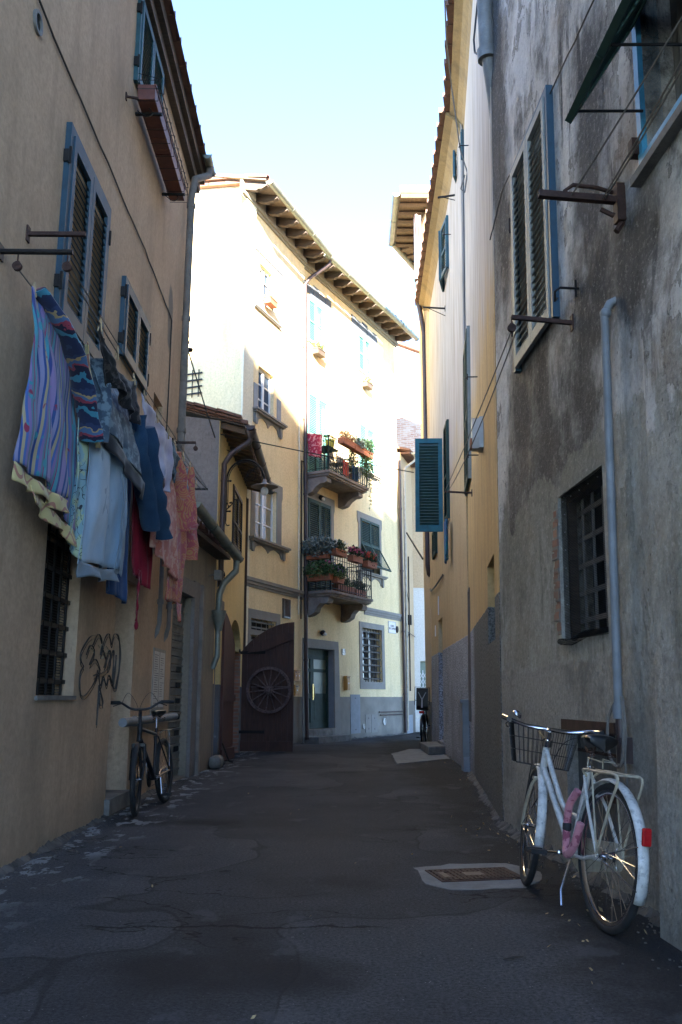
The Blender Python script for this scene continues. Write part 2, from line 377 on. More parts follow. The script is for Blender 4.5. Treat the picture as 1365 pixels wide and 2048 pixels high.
def brick(name, sc=1.0, pale=False):
    t = NT(name); n = t.t.nodes.new('ShaderNodeTexBrick'); X = t.xyz()
    cb = t.t.nodes.new('ShaderNodeCombineXYZ'); t.put(cb.inputs[0], t.m2('ADD', X[0], X[1])); t.put(cb.inputs[1], X[2])
    dv = t.t.nodes.new('ShaderNodeVectorMath'); t.put(dv.inputs[0], cb.outputs[0])
    nz = t.noise(3, 3, colr=True); sc_ = t.t.nodes.new('ShaderNodeVectorMath'); sc_.operation = 'SCALE'
    t.put(sc_.inputs[0], nz); sc_.inputs['Scale'].default_value = .05; t.t.links.new(sc_.outputs[0], dv.inputs[1])
    t.t.links.new(dv.outputs[0], n.inputs['Vector'])
    n.inputs['Color1'].default_value = (.36, .17, .11, 1) if pale else (.20, .085, .055, 1)
    n.inputs['Color2'].default_value = (.50, .33, .24, 1) if pale else (.28, .14, .09, 1)
    n.inputs['Mortar'].default_value = (.5, .45, .38, 1) if pale else (.2, .17, .14, 1)
    n.inputs['Scale'].default_value = sc; n.inputs['Brick Width'].default_value = .26; n.inputs['Row Height'].default_value = .075
    n.inputs['Mortar Size'].default_value = .012; n.inputs['Bias'].default_value = .1
    c = t.mix(t.mr(t.noise(3, 5, .7), .45, .65, 0, .6), n.outputs[0], (.55, .5, .42) if pale else (.12, .09, .07))
    t.set(Base_Color=c, Roughness=.9, Normal=t.bump(n.outputs['Fac'], -.4, .01)); return t.m
M_brick = brick('brick_old'); M_brickpale = brick('brick_pale', 1, True)

M_iron = simple('iron_black', (.022, .02, .019), .55, .6, .3, 20, .2)
M_rust = simple('iron_rusty', (.06, .03, .022), .75, .3, .5, 14, .4, 60, .5)
M_shut_teal = simple('shutter_paint_teal', (.015, .075, .095), .6, 0, .25, 6, .1, 60, .35)
M_shut_blue = simple('shutter_paint_slate_blue', (.016, .055, .088), .6, 0, .25, 6, .1, 60, .3)
M_shut_green = simple('shutter_paint_green', (.016, .048, .036), .75, 0, .3, 6, .1, 60, .35)
M_shut_mint = simple('shutter_paint_mint', (.16, .42, .36), .5, 0, .12, 6, .08, 60, .1)
M_shut_cream = simple('shutter_paint_cream', (.25, .27, .25), .7, 0, .15, 6, .1, 60, .3)
M_blue = simple('window_paint_blue', (.06, .27, .42), .4, 0, .2, 8, .1, 50, .35)
M_turq = simple('shutter_paint_turquoise', (.008, .115, .14), .6, 0, .3, 5, .1, 50, .4)
M_slat = simple('shutter_slat_dark', (.02, .065, .055), .45, 0, .25, 6, .1, 60, .3)
M_white_p = simple('paint_white', (.72, .72, .70), .4, 0, .06, 6, .05)
M_dark = simple('dark_interior', (.006, .006, .006), .9, 0, .2, 4, 0)
M_zinc = simple('zinc_pipe', (.21, .205, .185), .65, .3, .3, 6, .15, 30, .3)
M_gutter = simple('gutter_zinc_green', (.22, .24, .20), .5, .4, .25, 5, .1, 30, .25)
M_pipebrown = simple('pipe_brown', (.055, .036, .034), .45, .1, .3, 5, .15, 30, .3)
M_pipegrey = simple('pipe_plastered', (.19, .17, .145), .8, 0, .35, 4, .3, 30, .4)
M_pipeblue = simple('pipe_grey_blue', (.20, .215, .225), .65, .15, .25, 4, .1, 30, .2)
M_cable = simple('cable_dark', (.02, .018, .017), .6, 0, .2, 20, 0)
M_rope = simple('rope_grey', (.16, .145, .125), .8, 0, .2, 30, .2)
M_terra = simple('terracotta', (.34, .125, .065), .8, 0, .25, 10, .2, 40, .25)
M_terradk = simple('terracotta_plastic', (.15, .05, .035), .5, 0, .25, 10, .1, 40, .35)
M_soil = simple('soil', (.03, .022, .016), .95, 0, .3, 20, .4)
M_leafg = simple('leaf_green', (.055, .11, .03), .55, 0, .5, 30, 0)
M_leafs = simple('leaf_silver', (.15, .19, .17), .6, 0, .4, 30, 0)
M_leafd = simple('leaf_dark_green', (.03, .065, .025), .55, 0, .5, 30, 0)
M_leafy = simple('leaf_yellow_green', (.22, .24, .06), .55, 0, .4, 30, 0)
M_pink = simple('petal_pink', (.6, .12, .26), .6, 0, .3, 60, 0)
M_whitefl = simple('petal_white', (.7, .7, .66), .6, 0, .1, 60, 0)
M_red = simple('petal_red', (.55, .05, .03), .6, 0, .3, 60, 0)
M_purple = simple('petal_purple', (.25, .08, .4), .6, 0, .3, 60, 0)
M_mail = simple('mailbox_ochre', (.48, .25, .06), .6, .0, .15, 8, .1, 30, .15)
M_brass = simple('brass', (.5, .36, .12), .35, .9, .2, 20, 0)
M_chrome = simple('chrome', (.62, .62, .64), .16, 1, .12, 14, 0)
M_rubber = simple('rubber', (.018, .018, .018), .8, 0, .3, 20, .2, 120)
M_bikewhite = simple('bicycle_paint_white', (.58, .57, .53), .4, 0, .3, 12, .1, 40, .75)
M_bikecream = simple('bicycle_cream_rusty', (.42, .37, .27), .45, 0, .3, 12, .1, 40, .5)
M_bikeblack = simple('bicycle_paint_black', (.012, .012, .013), .3, .1, .3, 9, 0)
M_vinyl = simple('saddle_black', (.012, .012, .012), .32, 0, .3, 20, .1)
M_plasticg = simple('plastic_grey', (.45, .45, .43), .5, 0, .1, 10, 0)
M_sign = simple('sign_enamel', (.66, .63, .60), .4, 0, .06, 10, 0)
M_ink = simple('sign_letters', (.10, .09, .10), .6, 0, .1, 10, 0)
M_paper = simple('paper_notice', (.55, .53, .48), .85, 0, .1, 10, .05)
M_papertext = simple('printed_lines', (.13, .13, .13), .85, 0, .2, 30, 0)
M_cabinet = simple('meter_cabinet_paint', (.19, .20, .21), .5, .1, .15, 5, .1, 40, .2)
M_spray = simple('spray_paint', (.035, .03, .025), .6, 0, .3, 20, 0)
M_spray2 = simple('spray_paint_pale', (.36, .31, .20), .6, 0, .3, 20, 0)
M_redlens = simple('reflector_red', (.45, .012, .015), .15, 0, .2, 20, 0)
M_orange = simple('reflector_orange', (.7, .16, .01), .2, 0, .2, 20, 0)
def glass(name, tint=(.03, .035, .04), rough=.06):
    t = NT(name); n = t.bump(t.noise(2.5, 2), .08, .02)
    t.set(Base_Color=t.mix(t.mr(t.noise(1.5, 3), .4, .6), tint, tuple(Vector(tint) * 1.6)), Roughness=rough, Normal=n, Specular_IOR_Level=.8); return t.m
M_glass = glass('window_glass'); M_glassfrost = glass('frosted_glass', (.10, .14, .10), .5)
M_pane = simple('pane_blue_grey', (.04, .07, .12), .6, 0, .2, 2, 0, spec=.1)
M_glasscurt = glass('curtained_glass', (.19, .16, .10), .2)
def bulb():
    t = NT('opal_glass'); t.set(Base_Color=(.7, .7, .66), Roughness=.15); return t.m
M_bulb = bulb()
# ------------------------------------------------------------------ the street's walls (metres)
L1 = Wall((-2.02, -6), (-2.255, 12.0), .006); L1_0 = 0
L2 = Wall((-2.255, 12.0), (-2.07, 14.8)); L3 = Wall((-2.07, 14.8), (-2.09, 19.5))
JX, JY = -.94, 22.5
A = Wall((JX - .358 * 3.5, JY - .934 * 3.5), (JX, JY), -.006)
B = Wall((JX, JY), (1.91, 28.2), -.012)
G = Wall((A.M[0][3] - .934 * 7, A.M[1][3] + .358 * 7), (A.M[0][3], A.M[1][3]))
R2b = Wall((2.13, 21.9), (1.94, 14), -.012); R2a = Wall((1.94, 14), (1.42, 8.3), -.018)
R1 = Wall((1.42, 8.3), (2.18, -6), -.018)
C1 = Wall((1.93, 28.25), (2.42, 30.0)); 

def wallmesh(s0, s1, z0, z1, holes=(), D=6.0, mb=None):
    mb = mb or MB()
    xs = sorted({s0, s1} | {v for h in holes for v in h[:2]}); zs = sorted({z0, z1} | {v for h in holes for v in h[2:4]})
    for i in range(len(xs) - 1):
        for j in range(len(zs) - 1):
            cx, cz = (xs[i] + xs[i + 1]) / 2, (zs[j] + zs[j + 1]) / 2
            if any(h[0] < cx < h[1] and h[2] < cz < h[3] for h in holes): continue
            mb.quad((xs[i], 0, zs[j]), (xs[i + 1], 0, zs[j]), (xs[i + 1], 0, zs[j + 1]), (xs[i], 0, zs[j + 1]))
    for (a, b, c, d, e) in holes:
        mb.quad((a, 0, c), (a, e, c), (a, e, d), (a, 0, d)); mb.quad((b, 0, c), (b, 0, d), (b, e, d), (b, e, c))
        mb.quad((a, 0, d), (a, e, d), (b, e, d), (b, 0, d)); mb.quad((a, 0, c), (b, 0, c), (b, e, c), (a, e, c))
        mb.quad((a, e, c), (b, e, c), (b, e, d), (a, e, d))
    mb.quad((s0, 0, z0), (s0, 0, z1), (s0, D, z1), (s0, D, z0)); mb.quad((s1, 0, z0), (s1, D, z0), (s1, D, z1), (s1, 0, z1))
    mb.quad((s0, 0, z1), (s1, 0, z1), (s1, D, z1), (s0, D, z1)); mb.quad((s0, D, z0), (s0, D, z1), (s1, D, z1), (s1, D, z0))
    return mb
def leaf(mb, w, h, M, fr=.06, t=.035, mids=(.42,), sp=.05, tilt=.5, slats=True, mbs=None):
    mb.box(0, fr, -t, 0, 0, h, M); mb.box(w - fr, w, -t, 0, 0, h, M)
    mb.box(fr, w - fr, -t, 0, 0, fr * 1.6, M); mb.box(fr, w - fr, -t, 0, h - fr * 1.2, h, M)
    zs = [fr * 1.6] + [h * m for m in mids] + [h - fr * 1.2]
    for m in mids: mb.box(fr, w - fr, -t, 0, h * m - fr * .5, h * m + fr * .5, M)
    m2 = mbs or mb
    z = fr * 1.6 + sp * .5
    while z < h - fr * 1.2 - sp * .3:
        if all(abs(z - h * m) > fr * .6 for m in mids):
            m2.box(fr, w - fr, -.004, .004, -sp * .33, sp * .33, M @ T(0, -t * .5, z) @ RX(-tilt))
        z += sp
def shutters(parent, W, op, mat, slat=None, n=2, out=.0, fr=.06, sp=.05, mids=(.42,), angs=(0, 0), recess=0.02, framew=.05, label=None, sill=None, winmat=None, awn=None):
    s0, s1, z0, z1 = op
    f = MB(); e = .012
    f.box(s0 - framew, s0, -.025 - out, recess, z0 - .02, z1 + framew); f.box(s1, s1 + framew, -.025 - out, recess, z0 - .02, z1 + framew)
    f.box(s0, s1, -.025 - out, recess, z1, z1 + framew)
    win = part('window', f, winmat or mat, parent, W.M, label)
    k = MB(); k.box(s0 + .002, s1 - .002, recess + .06, recess + .07, z0 + .002, z1 - .002)
    part('pane', k, M_dark, win, W.M)
    w = (s1 - s0) / n
    for i in range(n):
        m = MB(); ang = angs[i] if i < len(angs) else 0
        if i == 0: M = T(s0 + e / 2, -out - .001, z0) @ RZ(-ang)
        else: M = T(s1 - e / 2, -out - .001, z0) @ RZ(ang) @ T(-w + e, 0, 0)
        if awn:        # lower half propped outwards
            h = z1 - z0; hs = h * awn[0]
            M = T(s0 + i * w + e / 2, -out - .001, z0)
            leaf(m, w - e, h - hs, M @ T(0, 0, hs), fr * .9, .03, (), sp)
            leaf(m, w - e, hs, M @ T(0, -.01, hs) @ RX(-awn[1]) @ T(0, 0, -hs), fr * .8, .03, (), sp)
        else: leaf(m, w - e, z1 - z0, M, fr, .035, mids, sp)
        sh = part('shutter', m, mat, win, W.M)
    if sill:
        k = MB(); k.box(s0 - sill[0], s1 + sill[0], -sill[1], .0, z0 - .10, z0 - .03); part('sill', k, sill[2], win, W.M)
    return win
def hinges(parent, W, pts, mat=None):
    for (x, z) in pts:
        m = MB(); m.box(x - .03, x + .02, -.045, 0, z - .05, z + .05); m.tube([(x - .025, -.05, z - .07), (x - .025, -.05, z + .07)], .012, 6)
        part('hinge', m, mat or M_iron, parent, W.M)
def glazed(parent, W, op, dep, cols, rows, mat, gmat, fw=.055, label=None):
    s0, s1, z0, z1 = op; f = MB(); y0, y1 = dep - .07, dep - .02
    f.box(s0, s0 + fw, y0, y1, z0, z1); f.box(s1 - fw, s1, y0, y1, z0, z1)
    f.box(s0 + fw, s1 - fw, y0, y1, z0, z0 + fw); f.box(s0 + fw, s1 - fw, y0, y1, z1 - fw, z1)
    xm = (s0 + s1) / 2; f.box(xm - fw * .7, xm + fw * .7, y0 - .012, y1, z0 + fw, z1 - fw)
    for i in range(1, rows):
        z = z0 + (z1 - z0) * i / rows; f.box(s0 + fw, xm - fw * .7, y0 + .01, y1, z - .015, z + .015); f.box(xm + fw * .7, s1 - fw, y0 + .01, y1, z - .015, z + .015)
    win = part('window', f, mat, parent, W.M, label)
    g = MB(); g.box(s0 + fw * .5, s1 - fw * .5, y1 - .02, y1 - .012, z0 + fw * .5, z1 - fw * .5); part('pane', g, gmat, win, W.M)
    return win
def grille(parent, W, op, y, nv, nh, r=.011, name='grille', mat=None):
    s0, s1, z0, z1 = op; g = MB()
    for i in range(nv):
        x = s0 + (s1 - s0) * (i + .5) / nv; g.tube([(x, y, z0 - .01), (x, y, z1 + .01)], r, 6)
    for i in range(nh):
        z = z0 + (z1 - z0) * (i + .5) / nh; g.box(s0 - .01, s1 + .01, y - r * .6, y + r * .6, z - r * 1.4, z + r * 1.4)
    return part(name, g, mat or M_iron, parent, W.M)
def surround(parent, W, op, wl, wr, wt, wb, out=.018, mat=None, ears=None, name='surround'):
    s0, s1, z0, z1 = op; m = MB()
    m.box(s0 - wl, s0, -out, -.0, z0 - wb, z1); m.box(s1, s1 + wr, -out, 0, z0 - wb, z1)
    m.box(s0 - wl, s1 + wr, -out, 0, z1, z1 + wt)
    if wb: m.box(s0, s1, -out, 0, z0 - wb, z0)
    if ears:
        h = ears[0]; e = ears[1]; zt = z1 + wt
        for sx, sg in ((s0 - wl, -1), (s1 + wr, 1)):
            m.prism([(sx, zt - .002), (sx + sg * e, zt - .002), (sx + sg * e, zt - h * .7), (sx + sg * e * .5, zt - h * .85), (sx, zt - h)], -out, 0)
    return part(name, m, mat or M_trim, parent, W.M)
def sill(parent, W, s0, s1, z, out=.12, h=.07, apron=0, mat=None):
    m = MB(); m.box(s0, s1, -out, 0, z - h * .5, z); m.box(s0 + .03, s1 - .03, -out * .75, 0, z - h, z - h * .5)
    if apron:
        L = s1 - s0; n = 18; top = z - h; pts = []
        for i in range(n + 1):
            u = i / n; e = min(u, 1 - u)
            d = apron * (1.0 if e < .12 else (.35 + .35 * math.cos((e - .12) / .38 * 2 * math.pi) * .5 + (.3 if e > .46 else 0)))
            pts.append((s0 + .05 + (L - .1) * u, top - d))
        for i in range(n):
            m.prism([(pts[i][0], top), (pts[i][0], pts[i][1]), (pts[i + 1][0], pts[i + 1][1]), (pts[i + 1][0], top)], -.02, 0)
        for u in (.09, .91):
            x = s0 + L * u; m.prism([(x - .06, top), (x - .06, top - apron * .8), (x - .03, top - apron * 1.15), (x + .03, top - apron * 1.15), (x + .06, top - apron * .8), (x + .06, top)], -.06, -.02)
    return part('sill', m, mat or M_trim, parent, W.M)
def coppi_eave(mb, x0, x1, y, z, pitch, length=.45, r=.075, gap=.21, row=1, seed=1):
    """rows of curved tiles whose ends stand over an eave; x along the eave, y outward edge"""
    rd = random.Random(seed); x = x0
    while x < x1:
        jy = rd.uniform(-.02, .02); jz = rd.uniform(-.008, .008)
        for k in range(row):
            yy = y + k * length * .8 + jy; zz = z + k * length * .8 * pitch + jz
            pts = []
            for s_ in range(2):
                for a in range(7):
                    an = math.pi * a / 6
                    pts.append((x + math.cos(an) * r * (1.1 - .15 * s_), yy + s_ * length, zz + math.sin(an) * r + s_ * length * pitch + (.02 if s_ == 0 else 0)))
            fs = [(a, a + 1, a + 8, a + 7) for a in range(6)]
            mb.add(pts, fs, True); mb.add([(p[0], p[1], p[2] - .014) for p in pts], [f[::-1] for f in fs], True)
            mb.add([pts[a] for a in range(7)] + [(pts[a][0], pts[a][1], pts[a][2] - .014) for a in range(7)], [(a, a + 7, a + 8, a + 1) for a in range(6)])
        x += gap
def halfgutter(mb, p0, p1, r=.07, up=Vector((0, 0, 1)), seg=8):
    p0, p1 = Vector(p0), Vector(p1); d = (p1 - p0).normalized(); u = d.cross(up).normalized(); w = up
    vs = []; n = seg + 1
    for rr in (r, r - .008):
        for p in (p0, p1):
            for k in range(n):
                a = math.pi * k / seg; vs.append(p + u * math.cos(a) * rr - w * math.sin(a) * rr)
    fs = [(k, k + 1, n + k + 1, n + k) for k in range(seg)] + [(2 * n + k, 3 * n + k, 3 * n + k + 1, 2 * n + k + 1) for k in range(seg)]
    fs += [(0, n, 3 * n, 2 * n), (seg, 2 * n + seg, 3 * n + seg, n + seg)]
    fs += [tuple(range(n)), tuple(range(n, 2 * n))[::-1]]
    mb.add(vs, fs, True)
    L = (p1 - p0).length; k = max(1, int(L / 1.1))
    for i in range(k + 1):
        c = p0 + d * (L * i / k if k else 0)
        mb.tube([c + u * (math.cos(math.pi * j / 8) * (r + .006)) - w * (math.sin(math.pi * j / 8) * (r + .006)) for j in range(9)], .007, 4)

# ================================================================== ground
g = MB(); g.box(-60, 80, -40, 160, -.3, 0); struct('ground', g, M_asphalt)

# ================================================================== LEFT HOUSE (taupe plaster)
hL = thing('apartment_house', 'tall taupe plastered house on the left behind the washing line', 'house', L1.M)
W1o = L1.rect(119, 203, 335, 705); W2o = L1.rect(240, 290, 605, 752); W3o = L1.rect(270, 320, 60, 245)
W1o = (W1o[0], W1o[1], L1.at(157, 690)[1], L1.at(180, 362)[1])
gb = L1.rect(84, 158, 1050, 1391); nh = L1.rect(306, 325, 795, 880)
door_s0, door_s1 = L1.at(222, 1400)[0], L1.at(262, 1400)[0]
door_z = (L1.at(240, 1592)[1], L1.at(240, 1150)[1])
holesL = [(gb[0], gb[1], gb[2], gb[3], .22), (door_s0, door_s1, max(.16, door_z[0]), door_z[1], .38), (nh[0], nh[1], nh[2], nh[3], .2)]
LTOP = L1.at(392, 330)[1]; LTOP = 8.78
part('wall', wallmesh(5.0, L1.L, -.1, LTOP, holesL, 5), M_left, hL)
print('L1', W1o, W2o, W3o, 'gb', gb, 'door', holesL[1], 'top', L1.at(385, 380)[1], 'L', L1.L)
w1 = shutters(hL, L1, W1o, M_shut_blue, fr=.075, sp=.062, out=.02, framew=.07, mids=(), label='tall slate blue louvred shutters above the first garments')
hinges(w1, L1, [(W1o[0] - .06, W1o[2] + f * (W1o[3] - W1o[2])) for f in (.15, .85)] + [(W1o[1] + .08, W1o[2] + f * (W1o[3] - W1o[2])) for f in (.15, .85)])
w2 = shutters(hL, L1, W2o, M_shut_blue, fr=.06, sp=.062, out=.02, framew=.06, mids=(), label='smaller slate blue shutters further along the wall')
hinges(w2, L1, [(W2o[0] - .05, W2o[2] + f * (W2o[3] - W2o[2])) for f in (.2, .85)] + [(W2o[1] + .06, W2o[2] + f * (W2o[3] - W2o[2])) for f in (.2, .85)])
w3 = shutters(hL, L1, W3o, M_shut_teal, fr=.06, sp=.062, out=.02, framew=.06, mids=(), label='blue shutters high under the eave above the empty plant trough')
hinges(w3, L1, [(W3o[0] - .05, W3o[2] + f * (W3o[3] - W3o[2])) for f in (.2, .85)] + [(W3o[1] + .06, W3o[2] + f * (W3o[3] - W3o[2])) for f in (.2, .85)])
# barred window low on the wall
f = MB(); f.box(gb[0] + .002, gb[1] - .002, .17, .20, gb[2] + .002, gb[3] - .002); wgb = part('window', f, M_dark, hL, label='dark barred window recessed low in the wall')
grille(wgb, L1, (gb[0], gb[1], gb[2], gb[3]), .08, 5, 6, .012)
ms = MB()
for i in range(60):
    z = gb[2] + (gb[3] - gb[2]) * i / 60; ms.box(gb[0] + .01, gb[1] - .01, .105, .109, z, z + .006)
part('mesh_screen', ms, M_iron, wgb)
sm = MB(); sm.box(gb[0] - .02, gb[1] + .02, -.02, .03, gb[2] - .035, gb[2] - .002); part('sill', sm, M_stone, wgb)
# doorway recess
d = MB(); d.box(door_s0 + .004, door_s1 - .004, .30, .34, holesL[1][2] + .002, door_z[1] - .004)
for i in range(1, 6):
    x = door_s0 + (door_s1 - door_s0) * i / 6; d.box(x - .006, x + .006, .293, .30, holesL[1][2] + .01, door_z[1] - .01)
part('door', d, M_left, hL); d = MB(); d.box(door_s0 - .03, door_s1 + .03, -.05, .3, .02, holesL[1][2] + .003); part('doorstep', d, M_stone, hL)
# vent hole with a ring
vs, vz = L1.at(74, 45); m = MB(T(vs, 0, vz) @ RX(RAD(90)))
m.lathe([(.06, 0), (.06, .02), (.085, .02), (.085, -.005)], 20); part('vent_ring', m, M_zinc, hL)
m = MB(T(vs, 0, vz) @ RX(RAD(90))); m.lathe([(.001, .004), (.0595, .004)], 20); part('vent_hole', m, M_dark, hL)
# cable running along the wall
def wallcable(parent, W, pts, r=.006, out=.012, mat=None, name='cable', sag=.0):
    q = []
    for i in range(len(pts) - 1):
        a, b = pts[i], pts[i + 1]; n = 8
        for k in range(n + (i == len(pts) - 2)):
            t = k / n; q.append((a[0] + (b[0] - a[0]) * t, -out - random.uniform(0, .004), a[1] + (b[1] - a[1]) * t + random.uniform(-1, 1) * sag))
    m = MB(); m.tube(q, r, 5); return part(name, m, mat or M_cable, parent, W.M)
c0, c1 = L1.at(75, 3), L1.at(288, 500)
zc = (c0[1] + c1[1]) / 2
wallcable(hL, L1, [(c0[0] - 3, c0[1] - (c1[1] - c0[1]) * .3), c0, L1.at(180, 250), c1, L1.at(342, 640), (L1.at(342, 640)[0], 3.0)], .008, sag=.008)
# downpipe
ps, pz = L1.at(369, 345); px_ = L1.L - .42
m = MB(); xo = px_
m.tube([(xo + .35, -.27, LTOP - .05), (xo + .32, -.27, LTOP - .2), (xo + .02, -.12, LTOP - .95 + .5), (xo, -.085, LTOP - .75), (xo - .01, -.085, 6.8), (xo, -.085, 3.9), (xo, -.08, 2.75)], .052, 12)
for z in (7.9, 6.2, 4.6, 3.4): m.tube([(xo, -.085, z - .03), (xo, -.085, z + .03)], .064, 12)
part('downpipe', m, M_pipegrey, hL)
for sx in (.0, .62):
    m = MB(); xx = L1.L - 1.16 + sx; m.tube([(xx, -.05, 3.1), (xx, -.05, 1.98), (xx + .02, -.02, 1.86), (xx + .02, .02, 1.8)], .028, 8)
    m.tube([(xx, -.05, 2.2), (xx, -.05, 2.26)], .04, 8); part('gas_pipe', m, M_pipeblue, hL)
hp = L1.at(234, 1445), L1.at(340, 1440)
m = MB(); m.tube([(hp[0][0] - .05, -.07, hp[0][1]), (hp[1][0], -.07, hp[0][1] + .0)], .045, 10); m.tube([(hp[0][0] + .5, -.07, hp[0][1]), (hp[0][0] + .58, -.07, hp[0][1])], .056, 10)
part('pipe', m, M_pipeblue, hL)
# roof with eave tiles
m = MB()
m.box(4.8, L1.L + .25, -.09, 0, LTOP - .28, LTOP - .14)
m.box(4.8, L1.L + .25, -.16, 0, LTOP - .14, LTOP + .0)
part('cornice', m, M_rafter, hL)
m = MB(); coppi_eave(m, 4.9, L1.L + .3, -.17, LTOP + .03, .32, .5, .085, .23, 1, 3)
m.prism([(4.8, 0), (L1.L + .3, 0), (L1.L + .3, .02), (4.8, .02)], -.25, 5, Matrix(((1, 0, 0, 0), (0, 1, 0, 0), (0, .32, 1, LTOP + .08), (0, 0, 0, 1))))
part('roof', m, M_tile, hL)
m = MB(); 
x = 4.9
while x < L1.L + .2:
    m.add([(x, -.26, LTOP), (x + .41, -.195, LTOP), (x + .41, 0, LTOP), (x, 0, LTOP), (x, -.26, LTOP + .06), (x + .41, -.195, LTOP + .06), (x + .41, 0, LTOP + .06), (x, 0, LTOP + .06)], [(0, 3, 2, 1), (4, 5, 6, 7), (0, 1, 5, 4), (1, 2, 6, 5), (2, 3, 7, 6), (3, 0, 4, 7)]); x += .42
part('verge_tiles', m, M_tile, hL)
m = MB(); halfgutter(m, (L1.L - .35, -.27, LTOP - .02), (L1.L + .12, -.27, LTOP - .02), .06); part('gutter', m, M_gutter, hL)
# scribbled graffiti beside the bars
def gpath(pts): return [(lambda q: (q[0], -.004, q[1]))(L1.at(x, y)) for x, y in pts]
def smooth(pts, n=6):
    out = []; P = [pts[0]] + list(pts) + [pts[-1]]
    for i in range(1, len(P) - 2):
        for k in range(n):
            t = k / n; p = [0.5 * ((2 * P[i][j]) + (-P[i - 1][j] + P[i + 1][j]) * t + (2 * P[i - 1][j] - 5 * P[i][j] + 4 * P[i + 1][j] - P[i + 2][j]) * t * t + (-P[i - 1][j] + 3 * P[i][j] - 3 * P[i + 1][j] + P[i + 2][j]) * t ** 3) for j in range(len(P[0]))]
            out.append(tuple(p))
    out.append(tuple(pts[-1])); return out
gm = MB(); gp = MB()
strokes = [[(190, 1270), (178, 1275), (163, 1300), (160, 1320), (166, 1332), (160, 1345), (158, 1375), (163, 1392), (175, 1385), (190, 1360), (195, 1340)],
           [(185, 1290), (196, 1268), (203, 1285), (200, 1310), (210, 1275), (218, 1268), (222, 1290), (228, 1268), (237, 1275), (240, 1310), (236, 1350), (230, 1378), (224, 1365), (226, 1330)],
           [(196, 1345), (200, 1372), (206, 1352), (212, 1372), (217, 1350), (224, 1368), (229, 1345), (232, 1310)],
           [(197, 1370), (194, 1420), (192, 1450)], [(198, 1372), (203, 1395), (204, 1410), (198, 1408), (199, 1385)],
           [(172, 1310), (180, 1290), (188, 1302), (178, 1330), (190, 1318), (199, 1340), (186, 1352), (205, 1345), (216, 1336)],
           [(205, 1300), (212, 1320), (207, 1335), (218, 1300), (220, 1325), (213, 1340), (226, 1300), (226, 1335)]]
rg = random.Random(2)
for st in strokes:
    q_ = smooth(gpath(st)); gm.tube(q_, [.005 + .006 * abs(math.sin(i * .35 + len(st))) for i in range(len(q_))], 6, flat=.12, caps=False)
    q_ = [(p[0] + .02 + rg.uniform(-.004, .004), p[1], p[2] - .03 + rg.uniform(-.004, .004)) for p in q_[::2]]; gm.tube(q_, .004, 5, flat=.12, caps=False)
for st in [[(178, 1300), (182, 1295), (186, 1305), (180, 1305)], [(196, 1290), (200, 1296), (203, 1288), (207, 1295)], [(212, 1292), (216, 1300), (211, 1306), (217, 1310)], [(202, 1306), (206, 1312), (203, 1318)], [(190, 1345), (200, 1350), (216, 1346)]]:
    gp.tube(smooth(gpath(st)), .006, 5, flat=.15, caps=False)
gr = part('graffiti', gm, M_spray, hL, label='dark sprayed scribble beside the barred window'); part('graffiti_highlight', gp, M_spray2, gr)

# ================================================================== GARAGE (left, low)
hG = thing('garage', 'low grey brown garage with a rusty roller shutter', 'garage', L2.M)
gs = (L2.at(343, 1400)[0], L2.at(376, 1400)[0]); gz = L2.at(350, 1180)[1]; print('garage', gs, gz, L2.L)
gs = (.08, L2.at(376, 1400)[0]); gh = (gs[0], gs[1], .03, gz, .3)
GT = 3.35
part('wall', wallmesh(.0, L2.L, -.1, GT, [gh], 4), M_l2, hG)
m = MB(); z = .05; k = 0
while z < gz - .02:
    m.prism([(gs[0], z), (gs[1], z), (gs[1], z + .095), (gs[0], z + .095)], .10, .13)
    m.box(gs[0], gs[1], .085, .10, z + .07, z + .09); z += .108
rs = part('roller_shutter', m, M_zinc, hG, label='grey slatted roller shutter with square cut-outs')
m = MB()
for k in range(6):
    z = .37 + k * .216
    for (a, b) in ((.02, .14), (.62, .86)):
        m.box(gs[0] + (gs[1] - gs[0]) * a, gs[0] + (gs[1] - gs[0]) * b, .078, .0845, z, z + .07)
part('slot', m, M_dark, rs)
m = MB(); m.box(gs[1] + .02, gs[1] + .36, -.05, 0, 0, gz + .25); part('pier', m, M_grey, hG)
m = MB(); m.box(gs[1] + .36, gs[1] + .47, -.10, 0, 0, 2.75); part('post', m, M_pipegrey, hG)
m = MB(); m.box(gs[0] - .05, gs[1] + .02, -.06, 0, gz + .0, gz + .22); part('lintel', m, M_grey, hG)
e0, e1 = (.0, -.24), (L2.L + .05, -.22)
m = MB(); m.box(-.02, L2.L + .1, -.22, 0, GT, GT + .07); part('soffit', m, M_rafter, hG)
m = MB(); coppi_eave(m, 0.05, L2.L + .1, -.26, GT + .09, .3, .5, .08, .22, 1, 5)
m.prism([(0, 0), (L2.L, 0), (L2.L, .03), (0, .03)], -.2, 4, Matrix(((1, 0, 0, 0), (0, 1, 0, 0), (0, .3, 1, GT + .07), (0, 0, 0, 1)))); part('roof', m, M_tile, hG)
m = MB(); halfgutter(m, (-.35, -.34, GT + .28), (L2.L + .15, -.34, GT + .04), .085)
m.tube([(L2.L + .0, -.34, GT - .03), (L2.L + .02, -.33, GT - .2), (L2.L - .12, -.16, GT - .42), (L2.L - .16, -.1, GT - .6), (L2.L - .16, -.09, GT - .95)], .055, 10)
m.lathe([(.055, 0), (.11, .28), (.12, .30), (.12, .33)], 14, T(L2.L - .16, -.1, GT - 1.2)); m.tube([(L2.L - .16, -.09, GT - 1.15), (L2.L - .16, -.09, GT - 1.6), (L2.L - .18, -.02, GT - 1.8)], .045, 10)
part('gutter', m, M_gutter, hG)
